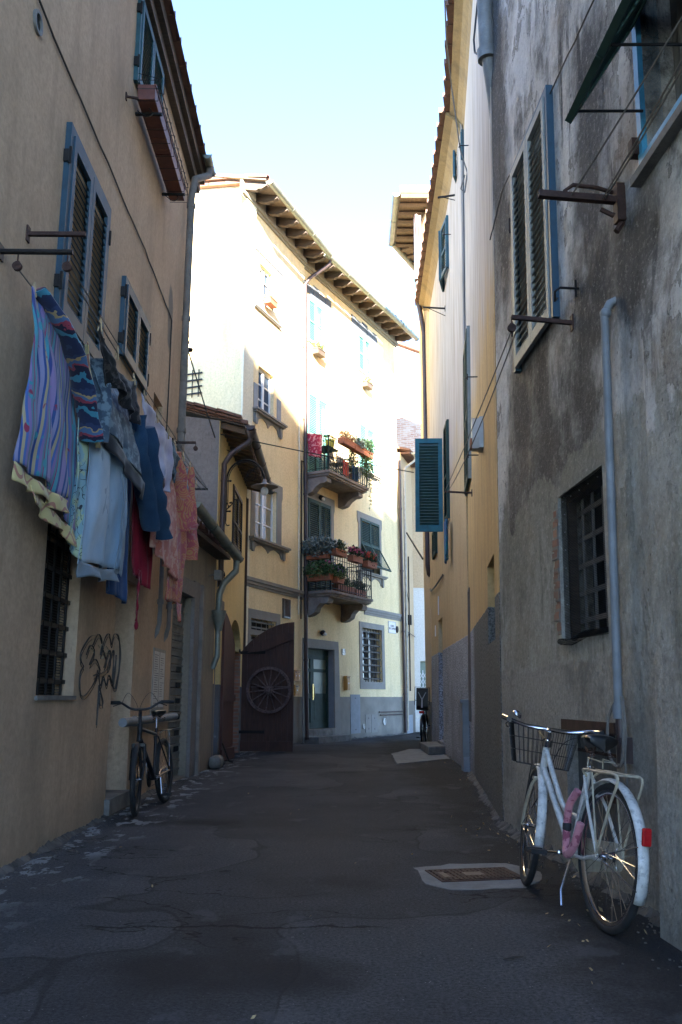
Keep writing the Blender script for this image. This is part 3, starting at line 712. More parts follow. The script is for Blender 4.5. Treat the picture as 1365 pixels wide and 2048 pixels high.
m = MB(); m.tube([(L2.L - .55, 0, GT - .35), (L2.L - .55, -.12, GT - .33)], .015, 6); m.box(L2.L - .62, L2.L - .46, -.2, -.1, GT - .42, GT - .27); part('floodlight', m, M_zinc, hG)

# ================================================================== LOW YELLOW HOUSE
hY = thing('low_yellow_house', 'low ochre yellow house with deep eave and arched gateway', 'house', L3.M)
YT = 5.75
ar = (L3.at(459, 1400)[0], L3.at(479, 1400)[0]); print('arch', ar, L3.L)
ar = (2.1, 4.15); az = 2.0
dn = (L3.at(412, 1450)[0], L3.at(432, 1450)[0]); dn = (.12, .78); dz = L3.at(425, 1245)[1]
sw = L3.rect(465, 482, 985, 1105); print('L3 win', sw, dn, dz)
holes = [(ar[0], ar[1], 0.0, az, .55), (dn[0], dn[1], .12, 2.55, .3), (dn[0], dn[1], 2.75, 3.2, .25)]
mb = MB(); wallmesh(0, L3.L, -.1, YT, holes + [(ar[0], ar[1], az, az + .62, .55)], 5, mb)
n = 14; xc = (ar[0] + ar[1]) / 2; hw = (ar[1] - ar[0]) / 2
for i in range(n):         # spandrels of the arch
    a0, a1 = math.pi * i / n, math.pi * (i + 1) / n
    p0 = (xc - hw * math.cos(a0), az + .6 * math.sin(a0)); p1 = (xc - hw * math.cos(a1), az + .6 * math.sin(a1))
    mb.prism([(p0[0], p0[1]), (p1[0], p1[1]), (p1[0], az + .62), (p0[0], az + .62)], 0.001, .54)
part('wall', mb, M_l3, hY)
m = MB(); m.box(ar[0] + .003, ar[0] + .03, .002, .5, 0, az); m.box(ar[1] - .03, ar[1] - .003, .002, .5, 0, az); m.box(ar[0] + .03, ar[1] - .03, .5, .54, 0, az + .5)
part('gateway_lining', m, M_brick, hY)
m = MB(); m.box(dn[0] + .003, dn[1] - .003, .25, .28, .12, 2.54); dd = part('door', m, M_pipebrown, hY)
m = MB(); m.box(dn[0] + .1, dn[1] - .1, .235, .249, 1.4, 2.35); m.box(dn[0] + .1, dn[1] - .1, .235, .249, .3, 1.2); part('panel', m, M_rafter, dd)
m = MB(); m.box(dn[0] - .05, dn[1] + .06, -.05, .2, 2.56, 2.72); part('lintel', m, M_stone, hY)
shutters(hY, L3, (sw[0], sw[1], sw[2], sw[3]), M_iron, fr=.05, sp=.05, framew=.03)
# grey gable turned to the camera, its verge tiles and the eave
GY = Wall((L3.M[0][3] - 3, L3.M[1][3] + .02), (L3.M[0][3], L3.M[1][3] + .02))
m = MB(); m.prism([(0, 0), (2.99, 0), (2.99, YT), (2.2, YT + .1), (0, YT + .75)], -.03, 0.3); part('gable_wall', m, M_grey, hY, GY.M)
m = MB()
for i in range(9):
    x = 3.35 - i * .40; z = YT - .02 + i * .40 * .27
    m.box(x - .44, x, -.14, .10, z + .04, z + .085, T(x, 0, z) @ RY(.30) @ T(-x, 0, -z))
    m.box(x - .44, x, -.10, .3, z + .0, z + .035, T(x, 0, z) @ RY(.27) @ T(-x, 0, -z))
part('verge_tiles', m, M_tile, hY, GY.M)
m = MB(); sl_ = Matrix(((1, 0, 0, 0), (0, 1, 0, 0), (0, .27, 1, YT), (0, 0, 0, 1)))
m.box(0, L3.L + .1, -.42, 5, .01, .035, sl_); part('roof_boards', m, M_rafter, hY)
m = MB(); k = .1
while k < L3.L:
    m.prism([(k, 0), (k + .07, 0), (k + .07, .0), (k, 0)], 0, 0) if False else m.box(k, k + .07, -.42, 0, -.1, .005, sl_); k += .27
part('rafter', m, M_soffwood, hY)
m = MB(); coppi_eave(m, .05, L3.L + .15, -.46, YT - .09, .27, .5, .08, .21, 1, 8); m.box(0, L3.L + .15, -.4, 5, .05, .08, sl_); part('roof', m, M_tile, hY)
m = MB(); halfgutter(m, (-.05, -.52, YT - .10), (L3.L + .1, -.52, YT - .13), .075)
m.tube([(.12, -.52, YT - .16), (.12, -.5, YT - .34), (.10, -.2, YT - .55), (.08, -.08, YT - .75), (.08, -.07, 4.0), (.08, -.07, 2.9)], .048, 10)
m.lathe([(.048, 0), (.09, .1), (.09, .16)], 12, T(.12, -.52, YT - .28)); part('gutter', m, M_pipebrown, hY)
m = MB(); m.box(-.3, .12, -.2, 0, 0, .20); bl = single('kerb_stone', 'rounded stone block at the foot of the garage pier', 'stone', m, M_stone, L3.M)
md = bl.modifiers.new('b', 'BEVEL'); md.width = .07; md.segments = 3
wallcable(hY, L3, [(4.5, 5.4), (4.48, 3.2), (4.52, .4)], .012, .02, M_pipebrown, 'cable')
wallcable(hY, L3, [(4.62, 5.4), (4.6, 3.0), (4.62, .2)], .02, .03, M_pipebrown, 'conduit')
m = MB(); q = L3.at(446, 1152); m.tube(arc(q[0], q[1], .055, 0, 330, 14, -.03), .008, 5, caps=True); m.tube([(q[0], 0, q[1] + .1), (q[0], -.03, q[1] + .06)], .006, 5); part('tether_ring', m, M_iron, hY)
# ================================================================== PALE YELLOW CORNER HOUSE (A left part, B right part)
hA = thing('yellow_apartment_house', 'four storey pale yellow house with balconies closing the view', 'house', B.M)
AT = B.at(640, 520, .0)[1]; print('AT est', AT, A.at(560, 470)[1], B.at(790, 672)[1], A.at(483, 425)[1]); AT = 12.97
# door and openings of B
dB = B.rect(611, 668, 1297, 1462); dB = (dB[0], dB[1], .32, dB[3])
bw = B.rect(725, 764, 1258, 1364)
b4a = B.rect(616, 645, 607, 692); b4b = B.rect(716, 740, 677, 748)
b3d = B.rect(615, 654, 795, 940); b3w = B.rect(718, 748, 854, 945)
b2d = B.rect(616, 661, 1006, 1180); b2w = B.rect(722, 758, 1045, 1147)
SL1 = B.at(654, 938, .75)[1]; SL2 = B.at(656, 1180, .78)[1]
b3d = (b3d[0], b3d[1], SL1 + .06, b3d[3]); b2d = (b2d[0], b2d[1], SL2 + .06, b2d[3])
a4 = A.rect(520, 545, 537, 611); a3 = A.rect(517, 548, 742, 832); a2 = A.rect(510, 553, 975, 1084)
a1 = A.rect(501, 552, 1240, 1262); a1b = (a1[0], a1[1], a1[2] - .55, a1[2] - .12)
print('B', dB, bw, b4a, b4b, b3d, b3w, b2d, b2w, SL1, SL2); print('A', a4, a3, a2, a1, A.L, B.L)
H = lambda r, e: (*r, e)
part('wall', wallmesh(0, B.L, -.1, AT, [H(dB, .30), H(bw, .24), H(b4a, .22), H(b4b, .22), H(b3d, .22), H(b3w, .22), H(b2d, .2), H(b2w, .2)], 6), M_ab, hA, B.M)
part('wall', wallmesh(0, A.L + .05, -.1, AT, [H(a4, .2), H(a3, .2), H(a2, .2), H(a1, .22), H(a1b, .22)], 6), M_ab, hA, A.M)
# door
m = MB(); s0, s1, z0, z1 = dB; y = .16; xm = s0 + (s1 - s0) * .42
m.box(s0 + .003, s1 - .003, y, y + .1, z1 - .16, z1 - .003)
for (a, b) in ((s0 + .003, xm - .004), (xm + .004, s1 - .003)):
    f = .085; zt = z1 - .165
    m.box(a, a + f, y, y + .05, z0 + .01, zt); m.box(b - f, b, y, y + .05, z0 + .01, zt)
    for (c, d) in ((z0 + .01, z0 + .16), (z0 + .76, z0 + .88), (z0 + 1.42, z0 + 1.50), (zt - .1, zt)): m.box(a + f, b - f, y + .003, y + .05, c, d)
    m.box(a + f, b - f, y + .025, y + .04, z0 + .16, z0 + .76); m.box(a + f + .05, b - f - .05, y + .012, y + .025, z0 + .22, z0 + .70)
dr = part('door', m, M_shut_green, hA, B.M, 'dark green panelled front door with frosted glass')
m = MB(); m.box(s0 + .09, s1 - .09, y + .03, y + .036, z0 + .88, z1 - .26); part('pane', m, M_glassfrost, dr, B.M)
m = MB(); hx = xm + .045; m.tube([(hx, y - .03, z0 + .78), (hx, y - .05, z0 + .86), (hx, y - .05, z0 + 1.0), (hx, y - .03, z0 + 1.08)], .013, 8); m.box(hx - .02, hx + .02, y - .01, y, z0 + .72, z0 + 1.12)
part('handle', m, M_brass, dr, B.M)
m = MB(); m.box(s1 - .012, s1 - .001, -.002, .155, .0, z1 - .012); m.box(s0 + .001, s0 + .012, -.002, .155, 0, z1 - .012); m.box(s0 + .001, s1 - .001, -.002, .155, z1 - .012, z1 - .001); part('door_jamb', m, M_trimlt, hA, B.M)
# surround: widening towards the ground
m = MB()
def flare(x0, x1, sg, b, zt): m.prism([(x0, 0), (x1 + sg * b, 0), (x1, zt), (x0, zt)] if sg > 0 else [(x1 + sg * b, 0), (x0, 0), (x0, zt), (x1, zt)], -.03, 0)
wr = B.at(683, 1380)[0] - s1; flare(s1, s1 + .26, 1, .10, z1 + .0); flare(s0, s0 - .17, -1, .0, z1); m.prism([(s0 - .17, z1), (s1 + .26, z1), (s1 + .24, z1 + .22), (s0 - .17, z1 + .22)], -.03, 0)
part('door_surround', m, M_trim, hA, B.M)
m = MB(); m.box(s0 - .1, s1 + .15, -.42, .0, 0, .15); m.box(s0 + .002, s1 - .002, -.03, .29, .15, .318); st = part('doorstep', m, M_stone, hA, B.M)
# ground floor barred window
surround(hA, B, bw, .19, .19, .16, .2)
w = glazed(hA, B, bw, .24, 2, 3, simple('window_wood_grey', (.2, .18, .15), .6), M_glass); grille(w, B, bw, .04, 7, 8, .013)
m = MB(); m.box(bw[0] + .16, bw[0] + .3, .13, .135, bw[2] + .05, bw[3] - .15); m.box(bw[0] + .66, bw[0] + .82, .13, .135, bw[2] + .05, bw[3] - .3); part('curtain', m, M_paper, w, B.M)
# string courses
for W, x0, x1, zz in ((B, B.at(728, 1216)[0], B.L + .02, (B.at(760, 1224)[1])), (A, .0, A.L, (A.at(545, 1171)[1]))):
    m = MB(); m.box(x0, x1, -.07, 0, zz - .03, zz + .05); m.box(x0, x1, -.045, 0, zz - .1, zz - .03); m.box(x0, x1, -.02, 0, zz - .16, zz - .1)
    part('string_course', m, M_trim, hA, W.M)
# balcony doors and shutters of the right part
surround(hA, B, b2d, .20, .20, .24, 0, ears=(.42, .05)); shutters(hA, B, b2d, M_shut_green, fr=.06, sp=.055, framew=.03, recess=.1, label='tall green shutters behind the lower balcony', mids=(.5,))
surround(hA, B, b2w, .17, .17, .2, .04, ears=(.36, .06)); shutters(hA, B, b2w, M_shut_green, fr=.045, sp=.05, framew=.03, recess=.1, mids=(), awn=(.52, RAD(28)), label='green shutters with the lower half propped out')
sill(hA, B, b2w[0] - .3, b2w[1] + .34, b2w[2], .14, .08, .22)
surround(hA, B, b3d, .22, .16, .12, 0); shutters(hA, B, b3d, M_shut_mint, fr=.05, sp=.05, framew=.03, recess=.1, mids=(.5,), label='mint green shutters of the upper balcony door')
surround(hA, B, b3w, .02, .02, .02, 0, out=.01, mat=M_gable); shutters(hA, B, b3w, M_shut_mint, fr=.05, sp=.05, framew=.03, recess=.1, mids=(.5,)); sill(hA, B, b3w[0] - .25, b3w[1] + .3, b3w[2] - .0, .14, .08, .22)
m = MB(); m.box(b3w[1] + .12, b3w[1] + .34, -.015, 0, b3w[2], b3w[2] + .62); part('quoin', m, M_trimlt, hA, B.M)
for o in (b4a, b4b): shutters(hA, B, o, M_shut_mint, fr=.05, sp=.05, framew=.04, recess=.1, mids=(.5,))
def flatarch(W, x0, x1, zb, zt, mat):
    m = MB(); n = 5; L = (x1 - x0); g_ = .012
    for i in range(n):
        a, b = x0 + L * i / n, x0 + L * (i + 1) / n; k = (i - 2) * .05; k2 = (i - 1) * .05 if i < 4 else 0; k = k if i else 0
        t = zt + (.05 if i == 2 else 0) - (.03 if i in (1, 3) else 0)
        m.prism([(a + g_ - k * .5, zb), (b - g_ - (k2 if i < 4 else 0) * .5, zb), (b - g_ + (k2 if i < 4 else 0) * .5, t), (a + g_ + k * .5, t)], -.015, 0)
    part('flat_arch', m, mat, hA, W.M)
r = B.rect(601, 662, 578, 598); flatarch(B, r[0], r[1], r[2], r[3], M_arch)
r = B.rect(703, 754, 650, 668); flatarch(B, r[0], r[1], r[2], r[3], M_arch)
r = A.rect(504, 567, 503, 522); flatarch(A, r[0], r[1], r[2], r[3], M_arch)
# left part windows
surround(hA, A, a2, .22, .27, .2, 0, ears=(.4, .05)); glazed(hA, A, a2, .16, 2, 3, M_white_p, M_glasscurt, label='white casement window with cream blinds'); sill(hA, A, a2[0] - .32, a2[1] + .55, a2[2], .15, .09, .2)
glazed(hA, A, a3, .16, 2, 3, M_white_p, M_pane, label='white casement window in the sun'); sill(hA, A, a3[0] - .3, a3[1] + .5, a3[2], .15, .09, .24)
for (x0, x1, h_) in ((a3[0] - .25, a3[0] - .04, .62), (a3[1] + .18, a3[1] + .40, .62)):
    m = MB(); m.box(x0, x1, -.015, 0, a3[2] + .0, a3[2] + h_); part('quoin', m, M_trimlt, hA, A.M)
w = glazed(hA, A, a4, .16, 2, 3, M_white_p, M_pane, label='small white top floor window'); sill(hA, A, a4[0] - .35, a4[1] + .45, a4[2] - .25, .08, .05, 0)
m = MB()
for i in range(7):
    x = a4[0] + (a4[1] - a4[0]) * (i + .5) / 7; m.tube([(x, -.03, a4[2] - .02), (x, -.03, a4[2] + .45)], .007, 5)
m.tube([(a4[0], -.03, a4[2] + .45), (a4[1], -.03, a4[2] + .45)], .012, 6); m.tube([(a4[0], -.03, a4[2] + .02), (a4[1], -.03, a4[2] + .02)], .009, 6); part('railing', m, M_iron, w, A.M)
surround(hA, A, (a1[0], a1[1], a1b[2], a1[3]), .12, .22, .2, .15); m = MB(); m.box(a1[0], a1[1], -.018, 0, a1b[3], a1[2]); part('transom', m, M_trim, hA, A.M)
for o in (a1, a1b):
    k = MB(); k.box(o[0] + .002, o[1] - .002, .19, .21, o[2] + .002, o[3] - .002); w = part('window', k, M_dark, hA, A.M); grille(w, A, o, .05, 5, 2, .012, mat=M_zinc)
r = A.rect(565, 579, 1198, 1237); m = MB(); m.box(r[0], r[1], -.03, -.0, r[2], r[3]); lv = part('louvre_vent', m, M_rafter, hA, A.M); m = MB(); leaf(m, r[1] - r[0] - .02, r[3] - r[2] - .02, T(r[0] + .01, -.032, r[2] + .01), .02, .012, (), .03); part('louvre', m, M_pipebrown, lv, A.M)
# service hatches, vents, small pipes in the plinth
for (a, b, c, d) in ((701, 721, 1389, 1467), (731, 743, 1429, 1465), (743, 755, 1429, 1465)):
    r = B.rect(a, b, c, d); m = MB(); m.box(r[0], r[1] - .015, -.012, -.002, max(.1, r[2]), r[3]); hb = part('service_hatch', m, M_trimlt if a == 701 else M_trim, hA, B.M)
    m = MB()
    for zz in ((r[2] + .1), (r[3] - .1)): m.tube([((r[0] + r[1]) / 2, -.012, zz), ((r[0] + r[1]) / 2, -.02, zz)], .012, 8)
    part('lock', m, M_iron, hb, B.M)
for (a, b, rr) in ((727, 1453, .07), (768, 1443, .10)):
    q = B.at(a, b); m = MB(T(q[0], 0, q[1]) @ RX(RAD(90))); m.lathe([(.001, .02), (rr * .75, .022), (rr * .78, .035), (rr, .035), (rr, 0)], 20); part('round_vent', m, M_plasticg, hA, B.M)
for dz_ in (0, .085):
    q = B.at(756, 1424); m = MB(); m.tube([(q[0] + dz_, -.05, q[1] - dz_), (B.L + .05, -.05, q[1] - dz_)], .018, 8); part('pipe', m, M_pipebrown, hA, B.M)
# eave: cornice moulding, boards, rafters, tiles, gutter
def eave(W, x0, x1, nraft, ovr=.66, name_open=True):
    m = MB(); m.box(x0, x1, -.05, 0, AT - .42, AT - .36); m.box(x0, x1, -.10, 0, AT - .36, AT - .27); m.box(x0, x1, -.06, 0, AT - .27, AT - .02)
    part('cornice', m, simple('cornice_ochre_grey', (.26, .235, .18), .85, 0, .15, 4, .2), hA, W.M)
    sl = Matrix(((1, 0, 0, 0), (0, 1, 0, 0), (0, .3, 1, AT), (0, 0, 0, 1)))
    m = MB(); m.box(x0, x1, -ovr, 5.5, .02, .05, sl); part('roof_boards', m, M_soffwood, hA, W.M)
    for i in range(nraft):
        x = x0 + .12 + (x1 - x0 - .3) * i / (nraft - 1); m = MB()
        m.prism([(0, -.02), (0, -.20), (.35, -.20), (.42, -.15), (.5, -.14), (ovr - .03, -.05), (ovr - .03, .015), (0, .015)], x, x + .11, Matrix(((0, 1, 0, 0), (-1, 0, 0, 0), (-.3, 0, 1, AT), (0, 0, 0, 1))))
        part('rafter', m, M_rafter, hA, W.M)
    m = MB(); coppi_eave(m, x0 + .05, x1, -ovr - .04, AT + .06 - ovr * .3, .3, .5, .085, .22, 1, 4); m.box(x0, x1, -ovr, 5.5, .06, .1, sl); part('roof', m, M_tile, hA, W.M)
    m = MB(); halfgutter(m, (x0, -ovr - .1, AT - ovr * .3 - .02), (x1, -ovr - .1, AT - ovr * .3 - .04), .085); part('gutter', m, M_gutter, hA, W.M)
eave(A, -.25, A.L + .02, 7); eave(B, .0, B.L + .12, 12)
# downpipe between the two parts
m = MB(); zt = AT - .25
m.tube([(.28, -.74, zt), (.27, -.72, zt - .15), (.05, -.22, zt - .55), (-.0, -.12, zt - .72), (0, -.11, 8), (.0, -.11, 1.6), (.02, -.13, .1)], .05, 10)
for z in (10.2, 8.2, 6.2, 4.1, 2.0): m.tube([(0, -.11, z - .02), (0, -.11, z + .02)], .062, 10)
part('downpipe', m, M_pipebrown, hA, B.M)
m = MB(); m.tube([(A.L - .32, -.03, 11.9), (A.L - .32, -.03, 3.1)], .02, 6); part('conduit', m, M_gable, hA, A.M)
m = MB(); xx = A.L - .17; m.tube([(xx + .15, -.03, 7.05), (xx, -.03, 7.05), (xx, -.03, 3.0)], .018, 6); part('conduit', m, M_iron, hA, A.M)
m = MB(); m.tube([(B.L - .05, -.09, 8.6), (B.L - .05, -.09, .05)], .045, 10); 
for z in (7, 5, 3.1, 1.2): m.tube([(B.L - .05, -.09, z - .03), (B.L - .05, -.09, z + .03)], .058, 10)
part('downpipe', m, M_pipebrown, hA, B.M)
# wall lamps
for (a, b) in ((643, 1266), (640, 996)):
    q = B.at(a, b); m = MB(); m.ball((q[0], -.05, q[1]), .10, 12, (1.25, .6, .75)); lp = part('wall_lamp', m, M_iron, hA, B.M, 'oval bulkhead lamp over the doorway' if b > 1200 else 'oval bulkhead lamp over the lower balcony door')
    m = MB(); m.ball((q[0] + .03, -.09, q[1] - .03), .08, 12, (1.15, .5, .6)); part('lamp_glass', m, M_bulb, lp, B.M)
# gable side of the left part
def gz_(x, y): return G.at(x, y)[1]
gt = gz_(483, 415); g2 = G.at(416, 374); print('gable', gt, g2, G.L)
gwin = G.rect(368, 405, 742, 795); print('gwin', gwin)
slope = (g2[1] - AT) / max(.1, (G.L - g2[0])); slope = max(.1, min(.45, slope)); print('slope', slope)
m = wallmesh(0, G.L - .01, -.1, AT - .02, [H(gwin, .18)], .5)
m.prism([(0, AT - .02), (G.L - .01, AT - .02), (0, AT + slope * G.L)], 0, .5); part('gable_wall', m, M_gable, hA, G.M)
m = MB()
for i in range(18):
    x = G.L + .30 - i * .42; z = AT + (G.L - x) * slope
    m.box(x - .46, x, -.22, .25, z + .05, z + .11, T(x, 0, z) @ RY(slope * 1.05) @ T(-x, 0, -z)); m.box(x - .46, x, -.14, .05, z - .05, z + .05, T(x, 0, z) @ RY(slope) @ T(-x, 0, -z))
part('verge_tiles', m, M_tile, hA, G.M)
w = glazed(hA, G, gwin, .14, 2, 2, M_white_p, M_pane, label='small barred window in the sunlit gable'); grille(w, G, gwin, -.03, 3, 4, .012)

# balconies
def scroll(mb, x, z, h, sg, y, M):
    pts = []
    for i in range(15):
        a = i / 14 * 1.55 * math.pi; r = h * .20 * (1 - i / 18)
        pts.append((x + sg * (r * math.cos(a) - h * .2), y, z + h * .5 + h * .22 + r * math.sin(a)))
    pts2 = [(2 * x - p[0] , y, 2 * (z + h * .5) - p[2]) for p in pts]
    mb.tube([*pts[::-1], *[(2 * (x) - p[0], p[1], p[2]) for p in []], *pts2], .006, 4, M=M, caps=False)
def balcony(z, s0, s1, pr, rail, label, green, brl, cornerpost=True):
    bt = part('balcony', (lambda m: m)(MB().box(s0, s1, -pr, 0, z - .04, z + .03).box(s0 + .04, s1 - .04, -pr + .04, 0, z - .10, z - .04).box(s0 + .08, s1 - .08, -pr + .08, 0, z - .13, z - .1)), M_marble, hA, B.M, label)
    for x in (s0 + .06, s1 - .42):
        m = MB(); P = [(0, 0), (pr * .82, 0), (pr * .86, -.06), (pr * .82, -.15), (pr * .66, -.17), (pr * .55, -.15), (pr * .42, -.24), (pr * .36, -.36), (pr * .18, -.44), (0, -.46)]
        if brl: P = [(0, 0), (pr * .8, 0), (pr * .85, -.05), (pr * .85, -.13), (pr * .74, -.16), (pr * .6, -.16), (pr * .42, -.24), (pr * .28, -.36), (pr * .1, -.4), (0, -.4)]
        m.prism(P, 0, .26, Matrix(((0, 1, 0, x), (-1, 0, 0, 0), (0, 0, 1, z - .13), (0, 0, 0, 1)))); part('bracket', m, M_marble, bt, B.M)
    m = MB(); rm = M_shut_green if green else M_iron; e = .04; zb, zt = z + .09, z + .03 + rail
    path = [(s0 + e, -.02), (s0 + e, -pr + e), (s1 - e, -pr + e), (s1 - e, -.02)]
    for a, b in zip(path, path[1:]):
        L = math.hypot(b[0] - a[0], b[1] - a[1]); n = max(3, int(L / .13))
        for zz, rr in ((zb, .010), (zt, .014), (zt - .12, .008)): m.tube([(a[0], a[1], zz), (b[0], b[1], zz)], rr, 6)
        for i in range(n + 1):
            x, y = a[0] + (b[0] - a[0]) * i / n, a[1] + (b[1] - a[1]) * i / n
            m.tube([(x, y, z + .03), (x, y, zt)], .018 if i in (0, n) else .008, 5)
        dx, dy = (b[0] - a[0]) / L, (b[1] - a[1]) / L
        for i in range(n):
            c = (i + .5) / n; cx, cy = a[0] + (b[0] - a[0]) * c, a[1] + (b[1] - a[1]) * c
            for (zc, sg) in ((zb + rail * .55, 1), (zb + rail * .25, -1)):
                pts = []
                for k in range(13):
                    an = -math.pi / 2 + k / 12 * 1.6 * math.pi; r = .048 * (1 - k / 20)
                    pts.append((cx + dx * sg * r * math.cos(an), cy + dy * sg * r * math.cos(an), zc + r * math.sin(an) + .06))
                pts = [(cx - dx * sg * .05, cy - dy * sg * .05, zc - .07)] + pts
                m.tube(pts, .0055, 4, caps=False)
    part('railing', m, rm, bt, B.M); return bt
bs1 = B.at(738, 980, .75)[0]; bs2 = B.at(747, 1200, .78)[0]; print('bal', bs1, bs2)
balcony(SL1, .1, bs1, .75, .92, 'upper stone balcony crowded with plants and chairs', True, True)
balcony(SL2, .1, bs2, .78, .92, 'lower stone balcony with flower boxes on its rail', False, False)

# ================================================================== BUILDINGS BEYOND, RIGHT
hC = thing('beige_house', 'narrow beige house behind the yellow corner with pale gutter', 'house', C1.M)
CT = C1.at(820, 870)[1]; print('CT', CT); CT = 8.9
part('wall', wallmesh(0, C1.L, -.1, CT, [], 3), M_c, hC)
C2 = Wall((2.40, 30.05), (6, 30.6)); part('wall', wallmesh(0, 3.4, 4.7, CT, [], 3), M_c, hC, C2.M)
C3 = Wall((2.42, 30.06), (6, 30.66)); gt2 = C3.rect(842, 864, 1322, 1460); print('gate', gt2)
part('shop_wall', wallmesh(0, 3.4, -.1, 4.7, [(gt2[0], gt2[0] + 1.6, .02, gt2[3], .25)], 3), M_sunlit, hC, C3.M)
m = MB(); x0, x1, z1 = gt2[0], gt2[0] + 1.6, gt2[3]
k = MB(); k.box(x0 + .01, x1 - .01, .2, .22, .03, z1 - .01); sh = part('shop_window', k, M_glassfrost, hC, C3.M)
n = 16
for i in range(n + 1):
    x = x0 + (x1 - x0) * i / n; m.box(x - .012, x + .012, .05, .065, .03, z1 - .3)
for i in range(n):
    xa = x0 + (x1 - x0) * i / n; xb = x0 + (x1 - x0) * (i + 1) / n; zz = .1
    while zz < z1 - .5:
        m.tube([(xa, .045, zz), (xb, .045, zz + .2)], .008, 4, caps=False); m.tube([(xb, .045, zz), (xa, .045, zz + .2)], .008, 4, caps=False); zz += .2
part('scissor_gate', m, M_white_p, hC, C3.M)
m = MB(); coppi_eave(m, .0, C1.L, -.34, CT + .0, .3, .5, .08, .22, 2, 6); m.box(-.0, C1.L, -.3, 0, CT - .06, CT); part('roof', m, M_tile, hC)
m = MB(); halfgutter(m, (.1, -.4, CT - .0), (C1.L, -.4, CT - .02), .07); m.tube([(.45, -.4, CT - .05), (.42, -.38, CT - .2), (.12, -.12, CT - .5), (.06, -.1, CT - .7), (.06, -.1, .1)], .04, 8); part('gutter', m, simple('gutter_pale', (.42, .38, .30), .6), hC)
m = MB(); xx = .85; m.tube([(xx, -.04, 5.6), (xx, -.04, 1.3)], .022, 6); part('conduit', m, M_iron, hC)
m = MB(); q = C1.at(817, 1240); m.box(q[0] - .06, q[0] + .1, -.1, 0, q[1] - .16, q[1] + .16); part('electric_box', m, M_iron, hC)
r = C1.rect(814, 824, 1430, 1468); m = MB(); m.box(r[0], r[1] + .1, -.02, 0, r[2], r[3]); part('service_hatch', m, M_trimlt, hC)
m = MB(); m.tube([(.2, -.09, 4.5), (.6, -.1, 3.9), (.7, -.08, 3.2), (.5, -.05, 2.95)], .01, 4); m.tube([(.1, -.06, 3.15), (1.7, -.06, 3.05)], .012, 4); part('cable', m, M_cable, hC)
# brick tower of the house behind
BK = Wall((2.3, 33), (8, 35)); bk = thing('brick_house', 'sunlit bare brick house rising behind the beige roof', 'house', BK.M)
t0 = BK.at(793, 690); t1 = BK.at(845, 705); print('brick', t0, t1)
m = MB(); m.prism([(t0[0] - 3, 0), (6, 0), (6, t1[1] - 1.2), (t0[0], t0[1]), (t0[0] - 3, t0[1] + 1)], 0, 5); part('wall', m, M_brickpale, bk)
m = MB(); m.prism([(t0[0] - 3, t0[1] + 1), (t0[0], t0[1]), (6, t1[1] - 1.2), (6, t1[1] - 1.08), (t0[0], t0[1] + .12), (t0[0] - 3, t0[1] + 1.12)], -.18, 5); part('roof', m, M_tile, bk)

# ================================================================== RIGHT HOUSE 2 (ochre / brown)
hR = thing('ochre_house', 'tall ochre house on the right with pebbledash base and teal shutters', 'house', R2b.M)
RT = 11.1
def cw(W, x, y, w, top, bot):
    c = W.at(x, y)[0]; return (c - w / 2, c + w / 2, W.at(*bot)[1], W.at(*top)[1])
u1 = cw(R2b, 893, 510, 1.0, (896, 440), (887, 592))
sA = (4.62, 5.24, R2b.at(902, 1032)[1], R2b.at(899, 838)[1]); print('R2b', u1, sA, R2b.L)
dR = cw(R2b, 882, 1350, 1.0, (884, 1235), (884, 1478)); dR = (dR[0], dR[1], .22, R2b.at(884, 1235)[1])
tw = R2a.at(945, 1300)[0]; nich = R2a.rect(976, 990, 1118, 1285)
sB = cw(R2a, 938, 830, 1.15, (932, 722), (945, 947)); 
upR = cw(R2a, 926, 325, 1.0, (929, 250), (920, 436)); print('R2a', sB, upR, nich, R2a.L, 'dR', dR)
part('wall', wallmesh(0, R2b.L + .0, -.1, RT, [(dR[0], dR[1], dR[2], dR[3], .28), (sA[0] - .55, sA[1], sA[2], sA[3], .2)], 4), M_r2, hR, R2b.M)
tall = (.08, .42, .75, R2a.at(942, 1175)[1])
part('wall', wallmesh(0, R2a.L + .05, -.1, RT, [(nich[0], nich[1], nich[2], nich[3], .25), (tall[0], tall[1], tall[2], tall[3], .2)], 6), M_r2a, hR, R2a.M)
# door
m = MB(); m.box(dR[0] + .003, dR[1] - .003, .2, .24, dR[2], dR[3] - .003); part('door', m, simple('door_brown', (.13, .075, .04), .6), hR, R2b.M)
m = MB(); m.box(dR[0] - .0, dR[1] + .0, -.04, .2, dR[2] - .06, dR[2] - .002); part('doorstep', m, M_marble, hR, R2b.M)
m = MB(); m.box(-.02, .30, -.012, 0, 0, 3.2); part('corner_strip', m, M_c, hR, R2b.M)
m = MB(); m.box(tall[0] - .03, tall[0], -.02, .02, tall[2], tall[3]); m.box(tall[1], tall[1] + .03, -.02, .02, tall[2], tall[3]); m.box(tall[0] - .03, tall[1] + .03, -.02, .02, tall[3], tall[3] + .03); tw_ = part('window', m, simple('window_wood_brown', (.12, .085, .06), .6), hR, R2a.M, 'tall narrow window with a thin pale frame')
m = MB(); m.box(tall[0] + .01, tall[1] - .01, .15, .17, tall[2] + .01, tall[3] - .01); part('pane', m, M_dark, tw_, R2a.M)
# shutters
wA = shutters(hR, R2b, (sA[0], sA[1], sA[2], sA[3]), M_shut_green, n=1, fr=.05, sp=.055, framew=.02, out=.02, mids=(.45,))
